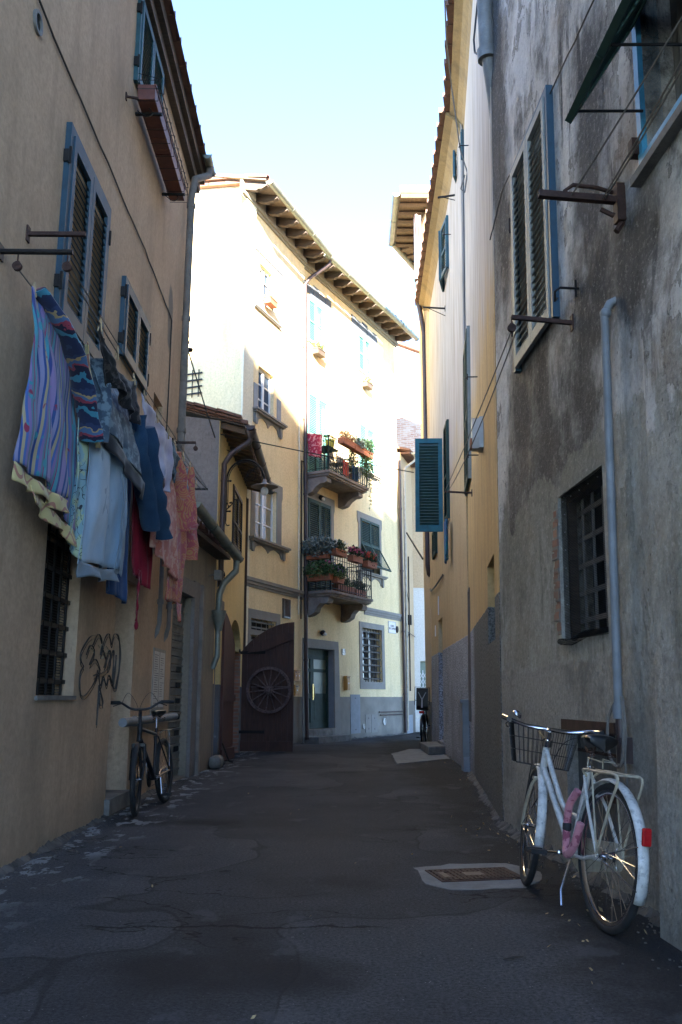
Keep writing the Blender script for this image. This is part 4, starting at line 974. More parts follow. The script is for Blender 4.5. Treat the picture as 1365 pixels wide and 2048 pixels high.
# the open leaf, square to the wall, facing the viewer
Yh = sA[0] - .62; w_ = .56; hh = sA[3] - sA[2]
m = MB(); mm = T(Yh, -.02, sA[2] - .04) @ RZ(RAD(-93)) @ T(0, 0, 0)
mslat = MB(); leaf(m, w_, hh + .05, mm, .085, .04, (), .062, .6, mbs=mslat); mslat.box(.085, w_ - .085, -.039, -.036, .14, hh - .05, mm); part('slats', mslat, M_slat, wA, R2b.M); m.box(w_ * .3, w_ * .7, -.052, -.04, .03, .075, mm)
part('shutter', m, M_turq, wA, R2b.M, 'turquoise shutter leaf swung open square to the wall')
wB = shutters(hR, R2a, sB, M_shut_green, fr=.055, sp=.055, framew=.03, out=.02, mids=(.45,), winmat=M_shut_cream); 
wU = shutters(hR, R2a, upR, M_shut_teal, fr=.055, sp=.055, framew=.03, out=.02, mids=(.45,), angs=(.25, .0))
wV = shutters(hR, R2b, u1, M_shut_teal, fr=.055, sp=.055, framew=.03, out=.02, mids=(.45,), angs=(.2, .12))
lo = cw(R2b, 872, 1085, .9, (872, 1060), (872, 1112)); shutters(hR, R2b, lo, M_shut_green, fr=.045, sp=.055, framew=.03, out=.02, mids=())
for (W, a, b) in ((R2b, 902, 475), (R2b, 898, 540), (R2a, 958, 915), (R2a, 956, 760), (R2a, 938, 300)):
    q = W.at(a, b); m = MB(); m.tube([(q[0] + .12, -.01, q[1]), (q[0] + .12, -.14, q[1]), (q[0] + .12, -.16, q[1] - .03)], .008, 5); m.tube([(q[0] + .12, -.14, q[1] - .04), (q[0] + .12, -.14, q[1] + .04)], .009, 5); part('shutter_hook', m, M_iron, hR, W.M)
# eave: ochre cove and overlapping tiles stepping along it
for W, x0, x1 in ((R2b, -.05, R2b.L), (R2a, 0, R2a.L + .05)):
    m = MB(); m.prism([(0, RT - .38), (.0, RT + .02), (.24, RT + .02), (.24, RT - .03), (.12, RT - .10), (.04, RT - .24)], x0, x1, Matrix(((0, 1, 0, 0), (-1, 0, 0, 0), (0, 0, 1, 0), (0, 0, 0, 1)))); part('cornice', m, M_soffit, hR, W.M)
    m = MB(); x = x0
    while x < x1 - .02:
        xe = min(x + .41, x1); za, zb_ = RT + .025, RT + .09; m.add([(x, -.325, za), (xe, -.365, za - .01), (xe, 0, za), (x, 0, za), (x, -.325, zb_), (xe, -.365, zb_ + .015), (xe, 0, zb_), (x, 0, zb_)], [(0, 3, 2, 1), (4, 5, 6, 7), (0, 1, 5, 4), (1, 2, 6, 5), (2, 3, 7, 6), (3, 0, 4, 7)]); x += .42
    coppi_eave(m, x0 + .1, x1, -.30, RT + .1, .3, .5, .085, .22, 1, 2)
    m.prism([(x0, 0), (x1, 0), (x1, .04), (x0, .04)], -.1, 3, Matrix(((1, 0, 0, 0), (0, 1, 0, 0), (0, .28, 1, RT + .1), (0, 0, 0, 1)))); part('roof', m, M_tile, hR, W.M)
# alarm siren, meter cabinet, plates
q = R2a.at(966, 872); sq = q
sr = MB(); sr.box(q[0] - .13, q[0] + .13, -.05, 0, q[1] - .17, q[1] + .2); sr.prism([(-.12, .18), (.12, .18), (.12, -.05), (.08, -.17), (-.08, -.17), (-.12, -.05)], -.13, -.05, T(q[0], 0, q[1])); sr2 = part('alarm_siren', sr, M_plasticg, hR, R2a.M, 'pale alarm siren box with an orange lens')
m = MB(); m.prism([(-.09, -.05), (.09, -.05), (.06, -.16), (-.06, -.16)], -.15, -.125, T(q[0], 0, q[1])); part('siren_lens', m, M_terra, sr2, R2a.M)
mc = R2b.rect(938, 948, 1400, 1560); x1 = R2b.L; m = MB(); m.box(x1 - .42, x1 - .06, -.10, 0, .22, 1.02); m.box(x1 - .44, x1 - .04, -.13, 0, 1.02, 1.07); mcp = part('meter_cabinet', m, M_cabinet, hR, R2b.M, 'grey metal meter cabinet standing against the pebbledash')
m = MB(); m.box(x1 - .40, x1 - .08, -.09, 0, .0, .22); part('cabinet_foot', m, M_trimlt, mcp, R2b.M)
for (a, b, w2, h2) in ((878, 1211, .05, .2), (872, 1262, .07, .12)):
    q = R2b.at(a, b); m = MB(); m.box(q[0] - w2, q[0] + w2, -.015, 0, q[1] - h2, q[1] + h2); part('name_plate', m, M_sign, hR, R2b.M)
m = MB(); m.tube([R2b.p(*R2b.at(888, 1150), .02), R2b.p(*R2b.at(878, 1170), .05), R2b.p(*R2b.at(866, 1182), .04), R2b.p(*R2b.at(863, 1178), .02)], .02, 6); m.T = None
part('conduit', m, M_pipebrown, hR, Matrix())
# brown downpipe at the far corner
m = MB(); px0 = -.12
pts = [ypt(833, 430, 21.6), ypt(836, 520, 21.7), ypt(836, 600, 21.8), ypt(842, 630, 21.85), ypt(848, 665, 21.9), ypt(850, 760, 21.9), ypt(852, 880, 21.9), ypt(854, 1000, 21.9), ypt(856, 1130, 21.9), ypt(859, 1148, 21.9), ypt(866, 1156, 22.0)]
m.tube(pts, .062, 10); part('downpipe', m, M_pipebrown, hR, Matrix())
m = MB(); a = ypt(828, 440, 21.7); m.box(a.x, a.x + .18, 21.62, 21.82, ypt(830, 560, 21.7).z, a.z + .1); part('gutter_box', m, M_pipebrown, hR, Matrix())
# cables up the wall
wallcable(hR, R2a, [(.1, 10.9), (.14, 8.2), (.2, 5.6), (.16, 4.4)], .008, .02)
c = [R2a.at(905, 100), R2a.at(936, 180), R2a.at(936, 205)]
m = MB(); m.tube([ypt(890, 0, 10.5), ypt(893, 80, 11.4), ypt(903, 170, 12.4), ypt(921, 300, 12.9), ypt(935, 345, 13.0), ypt(930, 385, 13.0), ypt(922, 378, 13), ypt(930, 350, 13)], .012, 5); part('antenna_cable', m, M_rope, hR, Matrix())
m = MB(); m.tube([ypt(956, 0, 8.7), ypt(948, 80, 8.9), ypt(950, 105, 8.9), ypt(962, 113, 8.6)], .012, 5); part('cable', m, M_cable, hR, Matrix())

# ================================================================== RIGHT CORNER ROOF BEYOND
R3 = thing('corner_house', 'taller corner house whose wooden eave juts out at the far right', 'house', T(2.4, 22, 0))
foot = [(2.16, 21.95), (2.22, 24.0), (2.5, 24.9), (3.1, 24.2), (4.5, 22.0), (4.5, 20.0), (2.5, 20.0)]
def xyprism(mb, poly, z0, z1):
    n = len(poly); mb.add([(x, y, z0) for x, y in poly] + [(x, y, z1) for x, y in poly], [tuple(range(n))[::-1], tuple(range(n, 2 * n))] + [(i, (i + 1) % n, (i + 1) % n + n, i + n) for i in range(n)])
m = MB(); xyprism(m, foot, 0, 13.6); part('wall', m, M_c, R3, Matrix())
ZR = ypt(790, 490, 23.6).z; p0 = ypt(790, 402, 21.0); p1 = ypt(790, 488, 23.6); p2 = ypt(836, 545, 25.2)
print('R3', p0, p1, p2)
p0.z = p1.z = p2.z = ZR; p0 = Vector((p1.x - .02, 21.0, ZR))
roof = [(p0.x, p0.y), (p1.x, p1.y), (p2.x, p2.y), (3.4, 24.6), (4.6, 22), (4.6, 21)]
m = MB(); xyprism(m, roof, ZR + .08, ZR + .14); part('roof_boards', m, M_soffwood, R3, Matrix())
m = MB(); xyprism(m, roof, ZR + .15, ZR + .28); part('roof', m, M_tile, R3, Matrix())
m = MB()
for i in range(7):
    t = i / 6; a = p0.lerp(p1, t); m.tube([(a.x + .03, a.y + .05, ZR + .02), (a.x + 1.2, a.y + .05, ZR + .02)], .06, 4)
for i in range(1, 5):
    t = i / 4; a = p1.lerp(p2, t); m.tube([(a.x + .03, a.y - .03, ZR + .02), (a.x + 1.0, a.y - .6, ZR + .02)], .055, 4)
part('rafter', m, M_soffwood, R3, Matrix())
m = MB(); halfgutter(m, (p0.x - .09, p0.y, ZR + .06), (p1.x - .09, p1.y + .02, ZR + .06), .09); halfgutter(m, (p1.x - .06, p1.y, ZR + .06), (p2.x - .02, p2.y + .05, ZR + .04), .09); part('gutter', m, M_gutter, R3, Matrix())

# ================================================================== RIGHT HOUSE 1 (grey weathered, tall)
h1 = thing('weathered_house', 'tall grey weathered house on the right with peeling plaster', 'house', R1.M)
sc = R1.rect(1120, 1212, 958, 1275); s1o = R1.rect(1038, 1111, 262, 690); tr = R1.rect(1283, 1365, 60, 300)
trs0, trz0 = R1.at(1297, 335); trz1 = R1.at(1280, 60)[1]; s1z0 = R1.at(1093, 668)[1]; s1z1 = R1.at(1074, 258)[1]
tr = (R1.at(1290, 200)[0], R1.at(1290, 200)[0] + 1.0, 4.02, 5.8)
s1o = (s1o[0], s1o[1], s1z0, s1z1); print('R1', sc, s1o, tr, R1.L)
ht = R1.rect(1135, 1235, 1462, 1660); ht = (ht[0], ht[1], .18, R1.at(1180, 1458)[1]); print('hatch', ht)
part('wall', wallmesh(0, 9.3, -.1, 12.5, [(sc[0], sc[1], sc[2], sc[3], .26), (tr[0], tr[1], tr[2], tr[3], .3), (ht[0], ht[1], ht[2], ht[3], .16)], 8), M_r1, h1)
m = MB(); m.prism([(0, 12.5), (9.3, 12.5), (9.3, 12.6), (0, 12.6)], -.4, 8); part('roof', m, M_tile, h1)
m = MB(); m.box(-6, 5, -46, -40, 0, 27.2); m.box(-3.0, -2.2, -41, -40.3, 27.2, 28.2); m.box(3.0, 3.9, -41, -40.3, 27.2, 28); m.box(.2, .8, -41, -40.3, 27.2, 27.8)  # unseen block added behind the camera to shade the lane; stubs roughen its shadow
part('sun_blocker', m, M_r1, h1, Matrix())
# thickened lower wall: the battered buttress at the near end
bx = R1.at(1338, 1200)[0]; m = MB()
m.prism([(0, 0), (.13, 0), (.085, 1.4), (.06, 3.0), (.0, 3.55)], bx, 9.29, Matrix(((0, 1, 0, 0), (-1, 0, 0, 0), (0, 0, 1, 0), (0, 0, 0, 1)))); part('buttress', m, M_r1, h1)
# screened window
m = MB(); fr = .045; a, b, c, d = sc
m.box(a, a + fr, .06, .12, c, d); m.box(b - fr, b, .06, .12, c, d); m.box(a + fr, b - fr, .06, .12, c, c + fr); m.box(a + fr, b - fr, .06, .12, d - fr, d)
ws = part('window', m, M_rafter, h1, label='dark window covered with nailed black netting and bars')
m = MB(); m.box(a + .003, b - .003, .235, .25, c + .003, d - .003); part('pane', m, M_dark, ws)
grille(ws, R1, (a + fr, b - fr, c + fr, d - fr), .13, 4, 5, .012, mat=simple('bars_dusty', (.30, .28, .25), .9))
def net():
    t = NT('netting'); v = t.map((1, 1, 1)); X = t.xyz(); 
    w1_ = t.m2('FRACT', t.m2('MULTIPLY', X[0], 90)); w2_ = t.m2('FRACT', t.m2('MULTIPLY', X[2], 90))
    f = t.m2('MAXIMUM', t.m2('GREATER_THAN', w1_, .55), t.m2('GREATER_THAN', w2_, .55))
    t.set(Base_Color=(.008, .008, .008), Roughness=1, Alpha=t.m2('MULTIPLY', t.m2('MAXIMUM', f, .35), .7), Specular_IOR_Level=.05); return t.m
m = MB(); m.grid(lambda u, v: (a + .005 + (b - a - .01) * u, .02 + .03 * math.sin(u * 7) * math.sin(v * 5) * .3, c + .0 + (d - c) * v), 12, 20); m.tube([(a + .0, -.01, c + .0), (a + (b - a) * .3, -.025, c - .02), (a + (b - a) * .6, -.02, c + .015), (b, -.01, c + .01)], .028, 8, flat=.8)
part('netting', m, net(), ws)
m = MB()
for i in range(9):
    for (x, z) in ((a + .03, c + (d - c) * i / 8), (b - .03, c + (d - c) * i / 8)): m.ball((x, .035, z), .006, 6)
for i in range(6): m.ball((a + (b - a) * i / 5, .035, d - .03), .006, 6)
part('nail', m, M_sign, ws)
m = MB(); rb = random.Random(4)
for i in range(26):
    z = c + .05 + (d - c) * .85 * i / 26; w_ = rb.uniform(.05, .13); m.box(a - .02 - w_, a - .012, -.004 - rb.uniform(0, .01), .0, z, z + .05, T(0, 0, 0))
part('exposed_brick', m, M_brick, h1, label='strip of bare brick beside the netted window')
# shuttered window
ww = shutters(h1, R1, s1o, M_shut_cream, fr=.058, sp=.065, out=.03, framew=.06, mids=(), winmat=M_shut_blue, label='tall pale louvred shutters in a slate blue frame')
hinges(ww, R1, [(s1o[0] - .07, s1o[2] + .4), (s1o[0] - .07, s1o[3] - .45)])
m = MB(); q = R1.at(1158, 577); m.tube([(q[0], 0, q[1]), (q[0], -.13, q[1]), (q[0] - .02, -.16, q[1] - .02), (q[0] - .06, -.15, q[1] - .07), (q[0] - .1, -.12, q[1] - .03)], .009, 6); m.tube([(q[0], -.02, q[1] - .06), (q[0], -.02, q[1] + .06)], .008, 6); part('shutter_hook', m, M_iron, h1)
# blue window, top right, with propped green shutters and curtain
a, b, c, d = tr; m = MB(); fr = .06
m.box(a - fr, a, -.03, .1, c - fr, d); m.box(b, b + fr, -.03, .1, c - fr, d); m.box(a, b, -.03, .1, c - fr, c + .02); m.box(a, b, -.03, .1, d - .02, d + fr); wt = part('window', m, M_blue, h1, label='window with bright blue frame and propped open green shutters')
m = MB(); m.box(a + .003, b - .003, .25, .26, c, d); part('pane', m, M_dark, wt)
m = MB(); m.grid(lambda u, v: (a + .02 + .42 * u, .17 + .02 * math.sin(u * 40), c + .02 + (d - c - .04) * v), 60, 2); part('curtain', m, simple('curtain_cloth', (.12, .105, .085), .9), wt)
m = MB(); m.box(a - .12, b + .4, -.06, 0, c - fr - .05, c - fr - .0); part('sill', m, M_stone, wt)
for i in range(3):
    zt = d - i * .0
m = MB()
zh = 4.86; w2 = (b - a + .06) / 2
for i in range(2):
    m = MB(); leaf(m, w2 - .01, .74, T(a - .03 + i * w2, -.035, zh) @ RX(-RAD(31)) @ T(0, 0, -.74), .05, .04, (), .05)
    part('shutter', m, M_shut_green, wt, label='green louvred shutter propped out like an awning')
    m = MB(); leaf(m, w2 - .01, d - zh - .02, T(a - .03 + i * w2, -.03, zh + .01), .05, .035, (), .05); part('shutter', m, M_shut_green, wt)
for xx in (a + .04, a + .56):
    m = MB(); m.tube([(xx, -.03, c + .26), (xx - .03, -.40, zh - .58)], .008, 6); part('stay_rod', m, M_iron, wt)
m = MB(); m.box(a - .10, a - .04, -.07, 0, c + .05, c + .15); part('hinge', m, M_rust, wt)
# grey blue drain pipe
q0, q1 = R1.at(1210, 640, .06), R1.at(1238, 1430, .06); m = MB(); xx = q1[0]
m.tube([(q0[0] + .02, .01, q0[1] + .12), (q0[0] + .02, -.03, q0[1] + .10), (q0[0], -.06, q0[1] + .04), (q0[0], -.06, q0[1] - .05), (xx, -.06, q1[1])], .026, 12); m.ball((q0[0] + .005, -.055, q0[1] + .04), .036, 10)
m.tube([(xx - (xx - q0[0]) * 0, -.06, q1[1] - .02), (xx, -.06, q1[1] + .06)], .034, 12)
dp = part('drain_pipe', m, M_pipeblue, h1, label='thin blue grey pipe down the weathered wall')
m = MB(); m.tube([(xx, -.05, q1[1] - .01), (xx, -.05, q1[1] - .14)], .03, 10); m.box(xx - .03, xx + .03, -.07, 0, q1[1] - .26, q1[1] - .12); part('pipe_end', m, M_pipebrown, dp)
m = MB(); z = q1[1] + .1
m.tube(smooth([(xx - .02, -.05, z), (xx - .14, -.07, z - .12), (xx - .13, -.08, z - .3), (xx - .02, -.08, z - .38), (xx + .06, -.07, z - .33), (xx + .07, -.06, z - .1), (xx + .03, -.05, z)]), .009, 6)
m.tube(smooth([(xx + .05, -.05, z + .0), (xx + .1, -.06, z - .2), (xx + .07, -.06, z - .4), (xx + .09, -.03, z - .8)]), .006, 5); part('cable_loop', m, M_rope, dp)
# big grey downpipe at the joint
m = MB(); m.tube([R1.M.inverted() @ v for v in [ypt(968, -60, 8.1), ypt(972, 40, 8.15), ypt(976, 112, 8.2)]], .085, 12); m.tube([R1.M.inverted() @ v for v in [ypt(974, 100, 8.2), ypt(976, 120, 8.2)]], .105, 12); m.tube([R1.M.inverted() @ v for v in [ypt(977, 118, 8.2), ypt(988, 200, 8.33), ypt(993, 280, 8.5)]], [.07, .065, .05], 12)
part('downpipe', m, M_zinc, h1)
# hatch door low in the wall
a, b, c, d = ht; m = MB(); n = 5
for i in range(n): m.box(a + (b - a) * i / n + .003, a + (b - a) * (i + 1) / n - .003, .08, .11, c + .01, d - .02)
hd = part('hatch_door', m, M_greydoor, h1, label='weathered grey plank hatch under a rusty lintel'); m = MB(); m.box(a - .04, b + .04, -.02, .12, d - .02, d + .05); part('rusty_lintel', m, M_rust, hd)
m = MB(); m.box(a + .01, b - .01, .075, .08, d - .16, d - .14); m.box(a + .1, b - .1, .06, .08, c + .3, c + .34); part('strap', m, M_rust, hd)
# wires along the wall
wallcable(h1, R1, [R1.at(985, 480), R1.at(1010, 380), R1.at(1100, 200), R1.at(1195, 0), (R1.at(1195, 0)[0] + 2, R1.at(1195, 0)[1] - .1)], .006, .02, sag=.006)
# ================================================================== THINGS ON THE GROUND
def gpoly(pts, z0, z1, mat, name, label=None, cat=None, struct_=False, bev=0):
    P = [gpt(x, y) for x, y in pts]; m = MB(); Q = []; rj = random.Random(3)
    for i_, p_ in enumerate(P):
        q_ = P[(i_ + 1) % len(P)]; n_ = max(1, int((q_ - p_).length / .09)) if struct_ else 1
        for k_ in range(n_):
            v_ = p_.lerp(q_, k_ / n_); Q.append((v_.x + (rj.uniform(-.018, .018) if struct_ else 0), v_.y + (rj.uniform(-.018, .018) if struct_ else 0)))
    xyprism(m, Q[::-1], z0, z1)
    o = struct(name, m, mat) if struct_ else single(name, label, cat, m, mat)
    if bev: b = o.modifiers.new('b', 'BEVEL'); b.width = bev; b.segments = 2
    return o
gpoly([(829, 1737), (905, 1729), (1011, 1727), (1078, 1744), (1085, 1758), (1052, 1777), (896, 1780), (851, 1768)], -.05, .004, M_conc, 'concrete_patch', struct_=True)
gpoly([(783, 1508.6), (819, 1499), (893, 1499), (912, 1517), (794, 1529)], -.05, .012, M_conc, 'concrete_slab', struct_=True)
P = [gpt(x, y) for x, y in ((870, 1740), (999, 1734), (1038, 1763), (891, 1769))]
cx = sum((p for p in P), Vector()) / 4; ux = (P[2] - P[3]).normalized(); ux.z = 0; uy = Vector((-ux.y, ux.x, 0))
mh = thing('manhole_cover', 'rusty chequered square manhole cover set in pale concrete', 'manhole', Matrix(((ux.x, uy.x, 0, cx.x), (ux.y, uy.y, 0, cx.y), (0, 0, 1, .004), (0, 0, 0, 1))))
hw_, hh_ = .25, .17
m = MB(); m.box(-hw_, hw_, -hh_, hh_, -.03, .004); n = 15
for i in range(n):
    for j in range(11):
        if 5 <= i <= 8 and 4 <= j <= 6 or i in (1, 2) and 3 <= j <= 7: continue
        x = -hw_ + (i + .5) * 2 * hw_ / n; y = -hh_ + (j + .5) * 2 * hh_ / 11
        m.box(-.014, .014, -.012, .012, .004, .010, T(x, y, 0) @ RZ(.78 if (i + j) % 2 else 0))
part('lid', m, M_rust, mh); m = MB(); m.box(-.07, .07, -.06, .06, .004, .009); m.box(-.24, -.18, -.1, .1, .004, .009); part('name_panel', m, simple('iron_worn', (.12, .085, .07), .6, .4), mh)
m = MB()
for (a, b, c, d) in ((-hw_ - .02, hw_ + .02, -hh_ - .02, -hh_ - .005), (-hw_ - .02, hw_ + .02, hh_ + .005, hh_ + .02), (-hw_ - .02, -hw_ - .005, -hh_ - .005, hh_ + .005), (hw_ + .005, hw_ + .02, -hh_ - .005, hh_ + .005)): m.box(a, b, c, d, -.03, .006)
part('frame', m, M_rust, mh)
ds = [gpt(840, 1499), gpt(897, 1501), gpt(898, 1509), gpt(857, 1512)]
o = gpoly([(841, 1500), (893, 1498.5), (899, 1509), (857, 1512)], .012, .17, M_stone, 'door_step', 'loose grey stone step in front of the ochre doorway', 'step', bev=.02)
# grit and crumbs of plaster along the wall feet
rg_ = random.Random(8); m = MB()
for i in range(1500):
    t = rg_.random(); y = 3.5 + 18 * t * t if rg_.random() < .8 else rg_.uniform(3.5, 20)
    if rg_.random() < .5: x = -2.13 - .01 * (y - 6) + abs(rg_.gauss(0, .10)) + .01; x = max(x, L1.p(0, 0)[0] - .2)
    else: x = (1.63 - .053 * (y - 4.3) if y < 8.3 else 1.42 + .093 * (y - 8.3) if y < 14 else 1.94 + .024 * (y - 14)) - abs(rg_.gauss(0, .12)) - .01
    if 1.0 < x and y < 8.3: pass
    r_ = rg_.uniform(.002, .006); m.box(-r_, r_, -r_ * .8, r_ * .8, 0, r_ * 1.1, T(x, y, 0) @ RZ(rg_.uniform(0, 3)) @ RX(rg_.uniform(-.4, .4)))
struct('grit', m, simple('grit_grey', (.10, .095, .085), .9), 'stuff')
# ragged mortar and dirt fillet where the walls meet the lane
def fillet(W, s0, s1, seed, wd=.05):
    r_ = random.Random(seed); m = MB(); n = int((s1 - s0) / .035); pr = []
    a = b = c = 0
    for i in range(n + 1):
        a = a * .8 + r_.uniform(-.35, .35); b = b * .5 + r_.uniform(-.5, .5); w = wd * max(.25, 1 + a + b * .5); h = wd * .55 * max(.15, 1 + .8 * a - .6 * b)
        s = s0 + (s1 - s0) * i / n; pr.append((W.p(s, h, .001), W.p(s, .012, w * .55), W.p(s, -.01, w)))
    vs = [v for p in pr for v in p]; fs = []
    for i in range(n):
        for k in range(2): fs.append((3 * i + k, 3 * i + k + 1, 3 * i + 4 + k, 3 * i + 3 + k))
    m.add(vs, fs, False); return m
m_f = concrete('fillet_dirt', (.03, .029, .026), (.11, .105, .095))
for W, a, b, sd, wd in ((L1, 7, L1.L, 1, .05), (R1, 0, 8, 2, .07), (R2a, .1, R2a.L, 3, .06), (R2b, 0, 5.2, 4, .05), (B, 1.9, B.L, 5, .07), (A, 1, A.L, 6, .05)):
    struct('dirt_edge', fillet(W, a, b, sd, wd), m_f, 'structure')
# litter
rl = random.Random(5); m = MB()
for i in range(70):
    if i < 40: x, y = rl.uniform(1.0, 1.5), rl.uniform(4.2, 9)
    elif i < 55: x, y = rl.uniform(1.6, 1.95), rl.uniform(12, 17)
    else: x, y = rl.uniform(-1.9, 1.2), rl.uniform(3, 12)
    m.leaves((x, y, .012), (.03, .03, .004), 1, .03, rl)
o = struct('leaf_litter', m, simple('dry_leaf', (.35, .26, .13), .8), 'stuff')
for (x, y, l) in ((1028, 1917, .1), (450, 1743, .08)):
    p = gpt(x, y, .008); m = MB(T(p.x, p.y, .006) @ RZ(.3)); m.tube([(-l / 2, 0, .003), (0, .004, .006), (l / 2, .01, .003)], [.004, .009, .004], 6, flat=.5); single('seed_pod', 'dark curled seed pod lying on the ' + ('asphalt by the white bicycle' if x > 800 else 'asphalt in the middle of the lane'), 'pod', m, M_rubber)

# ================================================================== GATE LEAVES AND WAGON WHEEL
hg = L3.p(4.13, 0, .03); ty = gpt(578, 1499)
gd = Vector((1.0, -.16, 0)).normalized(); Wl = 1.10
GM = Matrix(((gd.x, -gd.y, 0, hg.x), (gd.y, gd.x, 0, hg.y), (0, 0, 1, .03), (0, 0, 0, 1)))
gt_ = thing('gate_leaf', 'big dark oxblood gate leaf with curved top swung open under a wagon wheel', 'gate', GM)
def topz(u): return 2.02 + .58 * math.sin(min(1, u) * math.pi / 2) ** .8
m = MB(); nb = 9
for i in range(nb):
    a, b = Wl * i / nb, Wl * (i + 1) / nb; m.prism([(a + .002, 0), (b - .002, 0), (b - .002, topz(b / Wl)), (a + .002, topz(a / Wl))], 0, .045)
part('boards', m, M_gate, gt_)
m = MB(); m.box(0, Wl, -.03, -.001, .0, .20); part('bottom_rail', m, M_gate, gt_)
m = MB(); m.prism([(.12, 1.98), (.42, 2.22), (Wl, 2.42), (Wl, 2.25), (.5, 2.02)], -.035, -.001); part('top_rail', m, M_gate, gt_)
for z in (.35, 1.95): m = MB(); m.box(-.06, .5, -.012, -.001, z, z + .06); m.tube([(-.05, .0, z - .04), (-.05, 0, z + .10)], .018, 8); part('hinge', m, M_iron, gt_)
m = MB(); m.box(.20, 1.0, -.008, -.002, 1.275, 1.29); part('paint_line', m, simple('old_white_line', (.16, .12, .12), .7), gt_)
wc = (.60, -.075, 1.22)
WMx = GM @ T(*wc) @ RX(RAD(90))
ww_ = thing('wagon_wheel', 'old wooden wagon wheel with fourteen spokes hung on the dark gate', 'wheel', WMx)
m = MB(); rr = .47
m.lathe([(rr - .055, -.03), (rr, -.03), (rr, .03), (rr - .055, .03), (rr - .055, -.03)], 48); part('rim', m, M_wheelwood, ww_)
m = MB(); m.lathe([(.0, -.06), (.035, -.06), (.04, -.03), (.07, -.03), (.075, .0), (.06, .04), (.04, .05), (.04, .09), (.0, .09)], 18); hb = part('hub', m, M_wheelwood, ww_)
for i in range(14):
    a = 2 * math.pi * i / 14 + .1; m = MB(); c_, s_ = math.cos(a), math.sin(a)
    m.tube([(.06 * c_, .06 * s_, 0), (.2 * c_, .2 * s_, 0), ((rr - .05) * c_, (rr - .05) * s_, 0)], [.017, .014, .010], 8); part('spoke', m, M_wheelwood, ww_)
g2 = L3.M @ T(1.0, -.05, .02)
gt2_ = thing('gate_leaf', 'reddish gate leaf folded back flat against the low yellow house', 'gate', L3.M @ T(2.08, -.06, .03) @ RZ(RAD(174)))
m = MB()
for i in range(nb):
    a, b = Wl * i / nb, Wl * (i + 1) / nb; m.prism([(a + .002, 0), (b - .002, 0), (b - .002, topz(b / Wl)), (a + .002, topz(a / Wl))], 0, .05)
part('boards', m, M_gate2, gt2_)
m = MB(); m.box(0.02, Wl - .11, .051, .09, .0, .2); part('rail', m, M_gate2, gt2_); m = MB(); m.box(.02, Wl - .11, .051, .09, 1.0, 1.12); part('rail', m, M_gate2, gt2_)
m = MB(); m.box(Wl - .10, Wl - .002, .051, .10, .2, 2.5); part('meeting_stile', m, M_gate2, gt2_)
m = MB(); m.tube([(Wl - .05, .10, .30), (Wl + .08, .25, .02), (Wl + .02, .3, .0)], .015, 6); part('stay', m, M_iron, gt2_)

# ================================================================== STREET LAMP ON THE LOW HOUSE
s_, z_ = L3.at(441, 1000); Lr = L3.p(s_, 0, 0); zt, zb = L3.at(441, 960)[1], L3.at(440, 1022)[1]; za = zt
LM = L3.M @ T(s_, 0, zb)
lamp = thing('street_lamp', 'wrought iron gooseneck street lamp with enamel shade on the yellow house', 'street lamp', LM)
hgt = zt - zb; tip = ypt(530, 948, Lr.y); reach = abs(L3.I.to_3x3() @ (tip - L3.p(s_, 0, 0))).length if False else -(L3.I @ tip).y; print('lamp', s_, zb, zt, reach, tip)
reach = min(max(reach, .6), 1.3); r_ = (reach - .10) / 2
m = MB(); pts = [(0, -.10, -.18), (0, -.10, hgt)] + [(0, -.10 - r_ + r_ * math.cos(a), hgt + r_ * 1.15 * math.sin(a)) for a in [math.pi * k / 16 for k in range(1, 17)]]
m.tube(pts, .016, 8)
m.tube([(0, -.13, .1), (0, -.13, hgt)] + [(0, -.10 - r_ + (r_ - .03) * math.cos(a), hgt + (r_ * 1.15 - .035) * math.sin(a)) for a in [math.pi * k / 16 for k in range(1, 12)]], .007, 6)
sp = [(0, -.10 - r_ * 1.62 + .0, hgt + r_ * .85)]
for k in range(22):
    a = -.6 - k / 21 * 3.4 * math.pi * .8; q = .13 * (1 - k / 26); sp.append((0, -.10 - r_ * 1.25 + q * math.cos(a), hgt + r_ * .35 + q * math.sin(a)))
m.tube(sp, .008, 6)
part('arm', m, M_iron, lamp)
m = MB()
for z in (0, hgt): m.tube([(0, 0, z), (0, -.16, z)], .014, 8); m.ball((0, -.17, z), .02, 8); m.tube([(-.07, -.02, z), (.07, -.02, z)], .012, 6)
m.tube(smooth([(0, -.1, -.02), (0, -.09, -.15), (0, -.12, -.24), (0, -.17, -.24)]), .011, 6)
m.tube(smooth([(0, -.1, .02), (0, -.2, .12), (0, -.24, .2), (0, -.3, .19)]), .010, 6); m.tube(smooth([(0, -.1, .02), (0, -.04, .14), (0, -.03, .22)]), .010, 6)
for k in range(5): m.leaves((0, -.15, .1), (.01, .05, .06), 2, .07)
part('bracket', m, M_iron, lamp)
ex = -.10 - 2 * r_; m = MB(T(0, ex, hgt - .02)); m.lathe([(.0, .05), (.03, .05), (.035, .0), (.05, -.02), (.20, -.075), (.235, -.08), (.235, -.086), (.20, -.082), (.05, -.04), (.03, -.045), (.03, -.10), (0, -.10)], 28)
part('shade', m, simple('enamel_shade', (.24, .21, .19), .5, 0, .2, 8, .1, 30, .3), lamp); m = MB(T(0, ex, hgt - .02)); m.ball((0, 0, -.16), .07, 14, (1, 1, 1.1)); part('globe', m, M_bulb, lamp)

